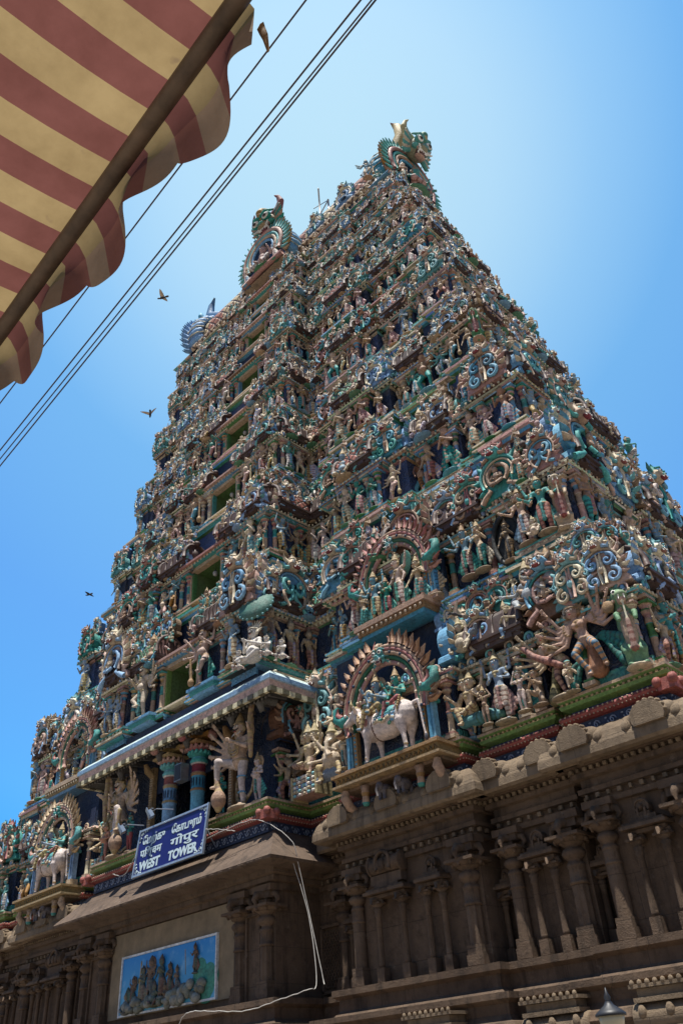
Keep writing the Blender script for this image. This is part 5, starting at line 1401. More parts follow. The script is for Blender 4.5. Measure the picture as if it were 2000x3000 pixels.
# three-headed seated god on a throne
br = person(hip=(0, 0, .28), chest=(0, -.02, .66), head=(0, -.05, 1.0), heads=3, kn=((-.38, -.24, .26), (.38, -.24, .28)), an=((.05, -.36, .2), (.30, -.30, -.1)), crown='tall', drape=0, base=0, fing=1, striped=1, fat=1.1,
            arms=((-1, (-.36, -.02, .5), (-.46, -.22, .36)), (-1, (-.42, 0, .78), (-.5, -.08, 1.12)), (1, (.36, -.02, .5), (.46, -.22, .36)), (1, (.42, 0, .78), (.56, -.1, 1.12)), (1, (.42, 0, .66), (.62, -.12, .8)), (-1, (-.42, 0, .62), (-.62, -.1, .66))))
def throne(mb):
    for j in range(5): mb.box((0, .02, -.12 - j * .11), (.92 - .03 * (j % 2), .55, .085), [PALE, PINK, SKY, CREAM, ROSE][j])
    for j in range(5):
        for q in range(5): mb.ell((-.36 + q * .18, -.27, -.12 - j * .11), (.07, .04, .045), [TAN, AQUA, PALE][(q + j) % 3], 6, 4)
    for sx_ in (-1, 1): mb.box((sx_ * .47, 0, -.35), (.08, .56, .62), GOLD)
hero(br, hpal((.47, .32, .20), (.45, .22, .18), (.20, .09, .06)), 7.35, 21.9, 10.35, 2.15, 1.5, 'three-headed seated god on a striped throne, right of the porch', heads=((-.2, .04, 1.0), (0, -.05, 1.0), (.2, .04, 1.0)), extra=throne)
hero(br, hpal((.47, .32, .20), (.45, .30, .18), (.20, .09, .06)), -7.35, 21.9, 10.35, 2.15, 1.5, 'three-headed seated god on a throne, left of the porch', heads=((-.2, .04, 1.0), (0, -.05, 1.0), (.2, .04, 1.0)), extra=throne)
# elephant-headed god with a companion
gn = person(hip=(0, 0, .38), chest=(0, -.02, .74), head=(0, -.06, 1.06), kn=((-.30, -.26, .36), (.34, -.2, .30)), an=((-.25, -.24, .02), (.42, -.3, .05)), crown='tall', drape=0, base=0, fing=1, belly=1.25, fat=1.15,
            arms=((-1, (-.40, 0, .9), (-.56, -.1, 1.15)), (-1, (-.38, -.02, .6), (-.5, -.22, .55)), (1, (.40, 0, .9), (.52, -.1, 1.15)), (1, (.38, -.02, .6), (.3, -.3, .62))))
gn += chain([(0, -.14, 1.02), (0, -.24, .88), (.02, -.28, .68), (.1, -.32, .54), (.2, -.3, .56)], [.075, .062, .05, .042, .03], 'skin') + [ell((s_ * .19, 0, 1.06), (.13, .03, .15), 'skin') for s_ in (-1, 1)] + [cap((s_ * .07, -.14, .98), (s_ * .10, -.26, .92), .025, .012, 'white') for s_ in (-1, 1)]
rat = chain([(-.45, -.1, .12), (-.15, -.05, .2), (.25, .05, .22), (.5, .1, .12)], [.09, .17, .2, .1], 'rat')
gnp = hpal((.46, .33, .24), (.42, .26, .10), (.2, .1, .05)); gnp['rat'] = (.14, .20, .26)
hero(gn + rat, gnp, 9.0, 21.6, 9.56, 2.35, 1.5, 'elephant-headed seated god on a dark rat, left of the white bull niche', heads=())
hero(att2, hpal((.48, .36, .26), (.30, .24, .2), TAN), 9.75, 21.35, 9.8, 1.45, 2.05, 'small green-capped attendant between the elephant-headed god and the bull niche')

# ------------------------------------------------------------------ the white bull with its riders
def bull_prims():
    P = [ell((0, 0, 1.35), (1.05, .48, .52), 'b'), ell((-.78, 0, 1.42), (.46, .43, .56), 'b'), ell((.80, 0, 1.42), (.50, .46, .52), 'b'), ell((-.72, 0, 1.82), (.30, .22, .26), 'b'), ell((0, 0, 1.15), (.8, .42, .38), 'b')]
    P += [cap((-.95, 0, 1.5), (-1.35, -.05, 1.95), .36, .25, 'b'), ell((-1.45, -.08, 2.08), (.25, .22, .26), 'b'), cap((-1.5, -.1, 2.02), (-1.86, -.2, 1.80), .19, .115, 'b'), ell((-1.90, -.21, 1.78), (.09, .12, .09), 'muz')]
    P += chain([(-1.1, -.15, 1.5), (-1.05, -.1, 1.15), (-.95, 0, 1.0)], [.14, .12, .08], 'b')
    for s in (-1, 1):
        P += chain([(-1.42, s * .14 - .06, 2.28), (-1.46, s * .26 - .08, 2.44), (-1.48, s * .2 - .08, 2.64)], [.07, .055, .02], 'horn')
        P += [cap((-1.34, s * .2 - .05, 2.14), (-1.18, s * .46 - .06, 2.20), .08, .045, 'b')]
    for (x, s, f) in ((-.78, -1, -.16), (-.70, 1, .1), (.78, -1, .14), (.88, 1, -.08)):
        P += [cap((x, s * .24, 1.15), (x + f * .6, s * .24, .66), .21 if x < 0 else .26, .105, 'b'), cap((x + f * .6, s * .24, .66), (x + f, s * .24, .16), .105, .07, 'b'), ell((x + f - .02, s * .24, .09), (.12, .11, .10), 'hoof'), ell((x + f, s * .24, .26), (.10, .10, .04), 'g')]
    P += chain([(1.25, 0, 1.7), (1.48, -.02, 1.72), (1.56, -.02, 1.3), (1.60, -.02, .8), (1.66, -.03, .45)], [.08, .07, .05, .045, .04], 'b') + [ell((1.68, -.03, .32), (.08, .07, .16), 'hoof')]
    P += [ell((-1.2, -.03, 1.68), (.14, .36, .40), 'g'), ell((.2, 0, 1.5), (.5, .50, .45), 'saddle'), ell((.85, 0, 1.62), (.12, .48, .42), 'g'), ell((-.42, 0, 1.32), (.05, .50, .57), 'strap'), ell((-1.44, -.08, 2.34), (.12, .12, .08), 'g')]
    return P
BU = bull_prims(); BUS = sculpt(BU, .04)
bp_ = dict(skin=PALE, b=(.64, .55, .52), muz=(.40, .25, .24), horn=(.42, .32, .16), hoof=(.05, .05, .07), g=(.40, .28, .14), saddle=(.06, .30, .32), strap=(.10, .04, .03))
def bull_mesh(mirror):
    mb = MB(); mb.merge(colour(BU, BUS, bp_), Matrix.Identity(4))
    for s in (-1, 1):
        mb.ell((-1.58, s * .165 - .11, 2.12), (.065, .05, .06), WHITE, 10, 6); mb.ell((-1.60, s * .20 - .11, 2.12), (.035, .025, .035), BLACK, 8, 5)
    for r_ in range(3):    # bell necklaces
        for j in range(13):
            a = PI * 2 * j / 12; mb.ell((-1.05 - r_ * .10, .37 * math.cos(a) * (1 - r_ * .08), 1.55 + r_ * .12 + .42 * math.sin(a) * (1 - r_ * .08)), (.05, .05, .05), GOLD, 5, 4)
    for j in range(12):    # saddle-cloth fringe
        mb.ell((-.25 + j * .085, -.50, 1.30 + .05 * math.sin(j)), (.05, .04, .07), CREAM, 5, 4)
        mb.ell((-.25 + j * .085, -.47, 1.52), (.035, .03, .04), AQUA, 5, 4); mb.ell((-.2 + j * .085, -.49, 1.42), (.035, .03, .04), SKY, 5, 4)
    for j in range(9): mb.ell((.80 + .02 * j, -.46 + .02 * abs(j - 4), 1.25 + j * .09), (.05, .04, .05), GOLD, 5, 4)
    mb.ell((-.75, -.40, 1.5), (.12, .05, .16), ROSE, 7, 5); mb.ell((.62, -.48, 1.25), (.12, .04, .13), BLUE, 7, 5); mb.ell((.45, -.46, 1.12), (.10, .03, .08), (.10, .30, .2), 7, 5)
    mb.box((0, .1, -.02), (3.2, 1.0, .06), TAN)
    if mirror: mb.v = [(-a, b, c) for a, b, c in mb.v]; mb.f = [tuple(reversed(f)) for f in mb.f]
    return mb.mesh('bull_statue', M_BAND)
rider = person(hip=(0, 0, .1), chest=(0, 0, .46), head=(0, -.05, .80), kn=((-.2, -.40, .06), (.26, -.36, .12)), an=((-.3, -.46, -.42), (.02, -.48, -.05)), crown='tall', drape=0, base=0, fing=1,
               arms=((-1, (-.36, -.02, .42), (-.44, -.12, .72)), (1, (.34, -.1, .34), (.14, -.34, .42)), (-1, (-.34, -.1, .3), (-.2, -.34, .2))))
for sx, lr in ((1, 'right'), (-1, 'left')):
    bx = 12.1 if sx > 0 else -11.35
    bo = link('bull_statue', bull_mesh(False), (CX + bx + .1, 21.15, 9.36), None, 0, .98)
    tag(bo, 'white garlanded bull statue standing in the arched niche %s of the porch' % lr, 'statue')
    hero(rider + [ell((0, .1, .82), (.26, .04, .3), 'halo')], hpal((.15, .26, .36), (.44, .33, .14), (.2, .12, .05)), bx - .25, 21.15, 11.10, 1.65, 1.25, 'blue-grey crowned god riding the white bull in the niche %s of the porch' % lr, heads=((0, -.05, .80),))
    hero(rider, hpal((.05, .32, .29), (.40, .12, .12), (.2, .05, .05)), bx + .62, 21.22, 11.15, 1.5, 1.25, 'green-skinned goddess riding behind the god on the bull %s of the porch' % lr, heads=((0, -.05, .80),))

# ------------------------------------------------------------------ figures to the right of the bull, first storey
pk = person(hip=(0, 0, .62), chest=(-.03, -.02, .98), head=(-.06, -.06, 1.32), heads=2, kn=((-.26, -.34, .6), (.28, -.3, .62)), an=((-.12, -.36, .18), (-.02, -.42, .42)), crown='tall', drape=0, base=0, fing=1,
            arms=((-1, (-.40, -.04, .86), (-.52, -.22, 1.0)), (-1, (-.42, 0, .74), (-.40, -.3, .66)), (1, (.36, -.04, .8), (.34, -.3, .86)), (1, (.40, 0, 1.15), (.5, -.06, 1.42))))
pk += chain([(.1, 0, .32), (-.3, 0, .35), (-.5, -.05, .62), (-.56, -.1, .95), (-.66, -.14, 1.02)], [.15, .16, .09, .06, .03], 'pea') + chain([(.1, 0, .32), (.5, .02, .34), (.85, .05, .24)], [.17, .17, .12], 'pea', 1) + [cap((0, 0, .2), (.02, -.05, 0), .04, .03, 'gold')]
pkp = hpal((.50, .36, .25), (.50, .36, .18), (.2, .1, .05)); pkp['pea'] = (.05, .22, .24); pkp['pea2'] = (.04, .14, .10)
hero(pk, pkp, 15.25, 21.95, 9.56, 2.25, 1.75, 'many-headed pale god seated on a blue peacock, right of the bull niche', heads=((-.16, -.03, 1.32), (.06, -.02, 1.32)))
vb = person(arms=((-1, (-.34, -.05, 1.16), (-.12, -.28, 1.12)), (1, (.36, -.02, 1.15), (.3, -.26, 1.1)), (-1, (-.42, 0, 1.42), (-.44, -.03, 1.78)), (1, (.42, 0, 1.42), (.46, -.03, 1.76))), drape=1, fing=1, halo=1)
hero(vb, hpal((.20, .32, .42), (.55, .42, .36), (.24, .10, .08), drape=(.40, .16, .16), halo=(.5, .42, .28)), 16.45, 22.0, 9.56, 2.5, 2.05, 'blue-skinned god in cream striped leggings with a shell-like halo, third from the bull niche')
hero(person(arms=((-1, (-.32, -.08, 1.12), (-.04, -.24, 1.28)), (1, (.32, -.08, 1.12), (.04, -.24, 1.28))), crown='tall', fing=1, striped=1, drape=1), hpal((.06, .30, .30), (.40, .30, .2), (.2, .1, .05)), 17.1, 22.35, 9.56, 2.25, 2.05, 'teal-skinned praying figure standing close behind the haloed blue god')
hero(person(hip=(0, 0, .92), arms=((-1, (-.42, 0, 1.4), (-.24, 0, 1.78)), (1, (.42, 0, 1.4), (.24, 0, 1.78))), crown='bun', drape=0, striped=0, legrole='leg', fem=1, fing=1), hpal((.58, .44, .40), (.3, .3, .4), TEAL), 17.35, 21.75, 9.56, 1.45, 2.0, 'small nude pale figure, both arms over the head, right of the haloed blue god')
hero(person(hip=(0, 0, .5), chest=(0, -.02, .86), head=(0, -.05, 1.18), kn=((-.2, -.38, .5), (.2, -.1, .15)), an=((-.18, -.34, .06), (.22, .3, .06)), crown='bun', drape=0, striped=0, legrole='leg', arms=((-1, (-.28, -.14, .72), (-.04, -.34, .86)), (1, (.28, -.14, .72), (.04, -.34, .86))), fing=1), hpal((.50, .38, .25), (.3, .3, .4), TEAL), 17.95, 21.75, 9.56, 1.15, 1.35, 'small kneeling praying man on the first-storey ledge, left of the leaning goddess', heads=((0, -.05, 1.18),))
hero(person(hip=(0, 0, .92), arms=((-1, (-.42, 0, 1.4), (-.24, 0, 1.74)), (1, (.42, 0, 1.4), (.24, 0, 1.74))), crown='tall', drape=0, striped=0, belly=.6), hpal((.28, .17, .11), (.34, .22, .15), TAN), 15.95, 21.7, 9.56, 1.3, 2.0, 'small brown figure holding up its arms between the peacock rider and the blue god')
ln = person(hip=(.14, 0, .92), chest=(-.06, 0, 1.26), head=(-.2, -.05, 1.56), kn=((.0, -.1, .5), (.28, -.08, .5)), an=((.1, 0, .07), (.34, 0, .07)), crown='bun', drape=0, fing=1, sw=.2,
            arms=fan_arms(-1, 6, (0, 0, 1.24), .70, -.9, .7) + [(1, (.30, -.06, 1.1), (.06, -.3, 1.2)), (1, (.38, 0, 1.3), (.55, -.05, 1.4)), (1, (.36, 0, 1.42), (.5, -.03, 1.7))])
ln += chain([(-.75, -.15, 1.5), (-.45, -.2, 1.15), (-.1, -.22, .9), (.2, -.16, .7)], [.06, .08, .10, .07], 'prop2', 1) + chain([(-.15, .1, .8), (-.22, .1, .4), (-.3, .1, .06)], [.06, .1, .17], 'drape', 1) + [ell((-.2, .12, 1.6), (.25, .03, .26), 'halo')]
lp = hpal((.50, .37, .24), (.42, .22, .15), (.16, .06, .05), drape=(.30, .24, .10)); lp['prop2'] = (.34, .12, .09); lp['prop22'] = (.2, .05, .04)
hero(ln, lp, 18.75, 21.85, 9.56, 2.6, 2.0, 'many-armed leaning goddess with a red sash across the waist, left of the dancing goddess', heads=((-.2, -.05, 1.56),))
hero(person(hip=(0, 0, .5), chest=(0, -.02, .86), head=(0, -.05, 1.18), kn=((-.2, -.38, .5), (.2, -.1, .15)), an=((-.18, -.34, .06), (.22, .3, .06)), crown='turban', drape=0, striped=0, legrole='leg', arms=((-1, (-.28, -.14, .72), (-.04, -.34, .86)), (1, (.28, -.14, .72), (.04, -.34, .86))), fing=1), hpal((.46, .31, .22), (.3, .3, .4), TAN), 19.2, 21.65, 9.56, .95, 1.35, 'tiny kneeling worshipper at the foot of the blue slab beside the dancing goddess', heads=((0, -.05, 1.18),), ry=.6)
dn = person(hip=(.02, 0, .90), chest=(-.02, 0, 1.26), head=(-.12, -.05, 1.58), kn=((-.22, -.2, .56), (.34, -.22, .62)), an=((.02, -.05, .07), (.40, -.05, .16)), crown='flame', drape=0, fing=1, base=0, fem=1,
            arms=fan_arms(-1, 5, (0, 0, 1.22), .74, -.55, .8) + fan_arms(1, 5, (0, 0, 1.24), .72, -.1, 1.25))
dn += [ell((-.12 + s_ * .20, .03, 1.58), (.13, .035, .15), 'halo') for s_ in (-1, 1)] + [ell((.78, -.1, 1.35), (.15, .06, .15), 'prop')]
for (x0_, z0_, x1_, z1_) in ((.42, .95, .95, .62), (.42, .9, .98, .30), (.40, .8, .78, .12), (-.3, .5, -.62, .30), (-.28, .4, -.5, .02)):
    dn += chain([(.2 if x0_ > 0 else -.1, .08, .88), (x0_, .1, z0_), (x1_, .08, z1_)], [.02, .05, .12], 'drape', 1)
dn += [cap((.1, .1, .85), (.12, .1, .2), .12, .22, 'robe')]
dp = hpal((.56, .40, .29), (.52, .34, .17), (.10, .16, .26), drape=(.03, .20, .19), halo=(.42, .29, .18)); dp['robe'] = (.36, .21, .11)
hero(dn, dp, 19.95, 21.65, 9.72, 2.75, 2.0, 'ten-armed dancing goddess in ochre striped leggings with peacock-tail drapes, near the right corner', heads=((-.12, -.05, 1.58),))
# rearing lion-beasts
def yali():
    P = chain([(0, 0, .08), (.03, .05, .55), (0, .12, .95), (0, .05, 1.35)], [.15, .17, .20, .17], 'body') + [ell((0, -.08, .8), (.15, .12, .42), 'chest'), ell((0, -.02, 1.55), (.20, .22, .20), 'body'), ell((0, -.22, 1.50), (.13, .16, .10), 'snout'), ell((0, -.22, 1.38), (.10, .13, .06), 'jaw')]
    P += chain([(0, .12, 1.35), (0, .26, 1.5), (0, .22, 1.72), (0, .05, 1.82), (0, -.1, 1.78)], [.12, .12, .11, .09, .05], 'mane')
    for s in (-1, 1):
        P += [cap((s * .12, .05, .45), (s * .16, -.16, .30), .14, .08, 'body'), cap((s * .16, -.16, .30), (s * .15, -.05, .04), .07, .06, 'body'), ell((s * .15, -.12, .03), (.07, .11, .04), 'body')]
        P += [cap((s * .14, 0, 1.15), (s * .18, -.24, 1.08), .09, .06, 'body'), cap((s * .18, -.24, 1.08), (s * .16, -.32, .92), .055, .05, 'body'), cap((s * .09, -.04, 1.7), (s * .16, .02, 1.84), .06, .02, 'body')]
    P += [cap((0, -.3, 1.42), (0, -.3, .95), .025, .03, 'rib'), cap((0, -.28, .9), (0, -.2, .35), .05, .07, 'red', 1), ell((0, 0, 0), (.26, .26, .06), 'base')]
    return P
YP = yali(); YS = sculpt(YP, .028)
def yali_statue(u, y, z, H, label, col, ry=0):
    mb = MB(); mb.merge(colour(YP, YS, dict(skin=col[0], body=col[0], chest=col[1], snout=col[2], jaw=ROSE, mane=col[3], rib=CREAM, red=ROSE, red2=RED, base=TAN)), Matrix.Identity(4))
    for s in (-1, 1):
        mb.ell((s * .11, -.19, 1.60), (.055, .04, .055), WHITE, 8, 5); mb.ell((s * .115, -.225, 1.60), (.028, .02, .03), BLACK, 6, 4)
        mb.tube([(s * .05, -.34, 1.46), (s * .06, -.36, 1.36)], [.02, .004], WHITE, 5)
    mb.tube([(0, .2, 1.7), (0, .05, 1.9), (0, -.1, 1.84)], [.05, .05, .02], OCHRE, 6)
    o = link('lion_beast_statue', mb.mesh('lion_beast_statue', M_STUC), (CX + u, y, z), None, ry, H / 1.88); tag(o, label, 'statue'); return o
yali_statue(21.35, 21.75, 9.56, 2.75, 'tall green rearing lion-beast with a red sash on the lowest right corner', ((.10, .24, .09), (.42, .24, .16), (.22, .32, .14), (.06, .22, .18)), .5)
yali_statue(20.0, 22.35, 15.3, 2.5, 'beige rearing lion-beast with red chest band on the second-storey right corner', ((.42, .31, .20), (.36, .16, .12), (.45, .36, .25), (.30, .22, .14)), .5)
yali_statue(-19.4, 21.75, 9.56, 2.75, 'green rearing lion-beast on the lowest left corner of the tower', ((.06, .22, .12), (.30, .22, .16), (.12, .26, .14), (.06, .22, .18)), -.5)
yali_statue(17.9, 23.1, 26.9, 2.0, 'green-crested rearing lion-beast on the fourth-storey right corner', ((.10, .26, .14), (.40, .24, .16), (.22, .32, .14), (.06, .22, .18)), .4)
# corner figures on the side face
cf = person(arms=((-1, (-.36, -.05, 1.16), (-.16, -.28, 1.22)), (1, (.36, -.05, 1.16), (.44, -.22, .95))), drape=1, fing=1)
hero(cf, hpal((.06, .30, .32), (.44, .27, .09), (.18, .09, .04)), 22.05, 22.9, 9.56, 2.5, 2.05, 'teal-skinned figure in ochre leggings just round the lowest right corner', ry=1.2)
hero(person(arms=((-1, (-.36, -.05, 1.16), (-.2, -.28, 1.3)), (1, (.36, -.05, 1.16), (.3, -.22, 1.05))), drape=1, fing=1, crown='bun'), hpal((.22, .33, .42), (.45, .22, .20), (.22, .08, .08)), 22.1, 24.1, 9.56, 2.4, 2.05, 'blue-grey figure in pink banded leggings, second round the lowest right corner', ry=1.2)
# seated figures above them
st1 = person(hip=(0, 0, .22), chest=(0, -.02, .58), head=(0, -.05, .92), kn=((-.38, -.2, .22), (.40, -.2, .26)), an=((-.2, -.34, .0), (.34, -.34, -.02)), crown='tall', belly=1.05, drape=0, base=0, fat=1.15, fing=1, halo=1, striped=0, legrole='leg',
            arms=((-1, (-.42, -.02, .5), (-.62, -.14, .52)), (1, (.38, -.02, .5), (.34, -.24, .3))), sw=.22)
hero(st1, hpal((.33, .36, .38), (.3, .35, .4), TEAL, halo=(.40, .30, .20)), 18.35, 21.95, 12.85, 1.95, 1.4, 'big-bellied grey seated figure above the leaning goddess on the first-storey roofs', heads=((0, -.05, .92),), mous=1)
hero(st1, hpal((.36, .36, .35), (.3, .35, .4), TEAL, halo=(.42, .32, .20)), 19.25, 21.9, 13.1, 1.75, 1.4, 'moustached grey seated figure left of the green lattice dome', heads=((0, -.05, .92),), mous=1, ry=.3)
hero(st1, hpal((.38, .28, .2), (.3, .35, .4), TEAL, halo=(.35, .26, .18)), 15.3, 21.9, 12.35, 1.5, 1.4, 'small brown potbellied seated figure above the peacock rider', heads=((0, -.05, .92),))

# ------------------------------------------------------------------ second storey: wedding group and its neighbours
fan = [ell((.15, .18, 1.62), (.42, .03, .46), 'fan')]
wg = person(head=(0, -.05, 1.64), arms=((-1, (-.34, -.06, 1.14), (-.5, -.24, 1.2)), (1, (.34, -.08, 1.14), (.5, -.28, 1.05)), (-1, (-.42, 0, 1.4), (-.52, -.03, 1.74)), (1, (.42, 0, 1.42), (.4, .0, 1.78))), fing=1, drape=1)
hero(wg, hpal((.10, .28, .36), (.46, .33, .16), (.2, .1, .05)), 11.65, 21.75, 15.0, 2.4, 2.05, 'blue-skinned crowned god at the left of the second-storey wedding arch')
hero(person(head=(0, -.05, 1.6), fem=1, arms=((-1, (-.30, -.06, 1.14), (-.1, -.28, 1.2)), (1, (.3, -.08, 1.14), (.4, -.28, 1.1))), drape=1, fing=1, sw=.18), hpal((.05, .30, .26), (.40, .14, .12), (.16, .05, .05)), 12.3, 21.7, 15.0, 1.85, 2.05, 'short green-skinned bride in the middle of the wedding arch', heads=((0, -.05, 1.6),))
fp = hpal((.58, .43, .35), (.60, .50, .46), (.28, .14, .12), drape=(.04, .26, .20)); fp['fan'] = (.03, .14, .10)
hero(person(head=(-.04, -.05, 1.66), arms=((-1, (-.34, -.1, 1.12), (-.56, -.3, .98)), (1, (.36, 0, 1.12), (.3, -.1, .85)), (1, (.40, 0, 1.4), (.5, 0, 1.7))), drape=2, fing=1) + fan, fp, 12.95, 21.75, 15.0, 2.6, 2.05, 'tall pale god in white striped leggings, tallest under the wedding arch', heads=((-.04, -.05, 1.66),), ry=-.35)
hero(person(head=(0, -.05, 1.62), fem=1, arms=((-1, (-.34, -.06, 1.12), (-.4, -.2, .85)), (1, (.34, -.06, 1.16), (.18, -.26, 1.3))), drape=1, fing=1, sw=.18), hpal((.46, .33, .2), (.42, .2, .16), (.05, .26, .22)), 13.85, 21.8, 15.0, 2.1, 2.05, 'slender woman in rust leggings standing right of the wedding arch', heads=((0, -.05, 1.62),))
hero(person(head=(0, -.05, 1.62), fem=1, arms=((-1, (-.34, -.0, 1.12), (-.36, -.1, .85)), (1, (.34, 0, 1.5), (.16, -.02, 1.86))), drape=2, fing=1, sw=.18), hpal((.44, .31, .19), (.05, .22, .42), (.02, .09, .18), drape=(.46, .36, .22)), 14.4, 22.0, 15.1, 2.3, 2.05, 'woman in bright blue leggings raising one arm, right of the wedding arch', heads=((0, -.05, 1.62),))
hero(person(head=(0, -.05, 1.62), arms=((-1, (-.34, -.06, 1.12), (-.12, -.28, 1.2)), (1, (.34, -.06, 1.16), (.18, -.26, 1.2))), drape=1, fing=1), hpal((.40, .29, .19), (.05, .30, .28), (.02, .12, .10)), 10.95, 21.8, 15.0, 1.95, 2.05, 'woman in teal leggings standing left of the wedding arch', heads=((0, -.05, 1.62),))
hero(wg, hpal((.22, .34, .46), (.52, .42, .36), (.26, .12, .1)), 15.75, 22.45, 15.45, 2.35, 2.05, 'blue-skinned god of the couple on the second-storey narrow bay')
hero(A['goddess'][0], hpal((.44, .31, .20), (.04, .28, .24), (.02, .12, .10), drape=(.5, .42, .3)), 16.4, 22.4, 15.45, 2.15, 2.03, 'pale woman in green leggings, right half of the second-storey couple', heads=((.04, -.03, 1.62),))
hero(wg, hpal((.55, .39, .28), (.58, .46, .40), (.28, .14, .12), drape=(.2, .32, .46), halo=(.4, .3, .15)), 18.5, 22.3, 15.45, 2.5, 2.05, 'pale crowned goddess in pale pink leggings beside the black oval mirror')
hero(wg, hpal((.05, .32, .30), (.45, .18, .14), (.20, .07, .06)), 19.4, 22.2, 15.45, 2.5, 2.05, 'turquoise-skinned god in red striped leggings beside the beige lion-beast', ry=.2)
hero(st1, hpal((.50, .34, .26), (.3, .35, .4), TEAL, halo=(.45, .3, .15)), 18.98, 22.0, 15.45, .85, 1.4, 'tiny seated elephant-god on a gold pedestal between the goddess and the turquoise god', heads=())
# oval mirror
om = MB()
om.tube([(.62 * math.cos(a), 0, 1.1 + 1.05 * math.sin(a)) for a in [2 * PI * k / 30 for k in range(31)]], .10, BLACK, 8); om.ell((0, .12, 1.1), (.6, .05, 1.0), (.012, .014, .018), 20, 12)
o = link('oval_mirror', om.mesh('oval_mirror', M_STUC), (CX + 17.62, 22.5, 15.1), None, 0, 1.0); tag(o, 'large black oval mirror frame on the second storey with a dark figure inside', 'mirror')
hero(A['goddess'][0], hpal((.12, .09, .06), (.36, .24, .10), (.14, .09, .04), drape=(.06, .05, .05)), 17.62, 22.4, 15.25, 1.75, 2.03, 'dark brown woman standing inside the black oval mirror', heads=())
# over the porch corner
um = MB()
um.lathe((0, 0, 0), [(.02, .25), (.45, .16), (.85, 0), (.84, -.06), (.40, .08), (.02, .14)], (.03, .15, .10), 20)
for j in range(20): um.ell((.82 * math.cos(j * PI / 10), .82 * math.sin(j * PI / 10), -.03), (.07, .07, .06), TEAL, 5, 4)
um.tube([(0, 0, .1), (0, .3, -.6)], .04, GOLD, 6)
o = link('stone_umbrella', um.mesh('stone_umbrella', M_STUC), (CX + 6.1, 20.2, 17.7), None, rot=(1.15, 0, .35)); tag(o, 'round dark green parasol over the blue seated god at the porch-roof corner', 'parasol')
hero(st1, hpal((.16, .26, .34), (.3, .35, .4), TEAL, halo=(.3, .24, .2)), 6.15, 20.75, 15.45, 1.85, 1.4, 'blue seated god beneath the green parasol at the porch-roof corner', heads=((0, -.05, .92),))
wp = hpal((.66, .62, .58), (.6, .55, .5), PINK); wp['gold'] = (.62, .55, .42)
hero(person(hip=(0, 0, .22), chest=(0, -.02, .58), head=(0, -.05, .92), kn=((-.40, -.26, .2), (.40, -.26, .2)), an=((.02, -.38, .08), (-.1, -.36, .0)), crown='flame', belly=.95, drape=0, base=0, fat=1.1, fing=1, striped=0, legrole='leg',
            arms=((-1, (-.34, -.1, .46), (-.06, -.32, .58)), (1, (.34, -.1, .46), (.06, -.32, .58)))), wp, 6.15, 20.1, 14.88, 2.15, 1.4, 'white seated praying figure with a flame-shaped crown on the porch-roof corner', heads=((0, -.05, .92),), mous=1)
for j, (uu, yy) in enumerate(((5.2, 20.05), (6.95, 20.1), (7.1, 20.8))):
    hero(A['winged'][0][:-8], wp, uu, yy, 14.88, 1.15, 1.4, ['small white crouching figure at the left knee of the white praying figure', 'small white crouching figure to the right of the white praying figure', 'small white figure kneeling at the right end of the porch roof'][j], heads=())
hero(cf, hpal((.045, .055, .06), (.05, .12, .14), (.02, .03, .04), gold=(.2, .16, .1)), 4.6, 20.35, 15.4, 2.05, 2.05, 'small dark figure with folded arms left of the blue god on the porch roof')
dv = A['club'][0]
hero(person(kn=((-.15, -.08, .52), (.22, -.22, .66)), an=((-.13, 0, .07), (.02, -.18, .42)), crown='tall', belly=.75, striped=0, legrole='leg', fing=1, drape=2, fat=1.1, arms=fan_arms(-1, 4, (0, 0, 1.3), .6, -.7, .6) + [(1, (.40, -.02, 1.2), (.30, -.26, 1.34)), (1, (.42, 0, 1.42), (.52, -.02, 1.72))])
     + [cap((-.44, -.18, .95), (-.40, -.16, .3), .035, .05, 'gold', 0), ell((-.40, -.16, .2), (.1, .1, .13), 'gold')], hpal((.52, .40, .33), (.46, .44, .46), TEAL), 2.3, 20.3, 15.35, 3.1, 2.05, 'large pale moustached guardian right of the green window above the porch', mous=1)
hero(person(kn=((-.15, -.08, .52), (.22, -.22, .66)), an=((-.13, 0, .07), (.02, -.18, .42)), crown='tall', belly=.75, striped=0, legrole='leg', fing=1, drape=2, fat=1.1, arms=fan_arms(-1, 4, (0, 0, 1.3), .6, -.7, .6) + [(1, (.40, -.02, 1.2), (.30, -.26, 1.34)), (1, (.42, 0, 1.42), (.52, -.02, 1.72))]),
     hpal((.48, .36, .28), (.46, .44, .46), TEAL), -2.6, 20.3, 15.35, 3.1, 2.05, 'large tan guardian left of the green window above the porch', mous=1, sx=-1)
for sx in (-1, 1):     # their bracket pedestals
    pd = MB(); pd.box((0, 0, .32), (2.0, .9, .12), BLUE); pd.box((0, .05, .18), (1.8, .8, .16), TEAL); pd.box((0, .1, .03), (1.5, .7, .14), SKY)
    link('pedestal', pd.mesh('pedestal', M_BAND), (CX + sx * 2.45, 20.45, 14.98), STOREYS[1])

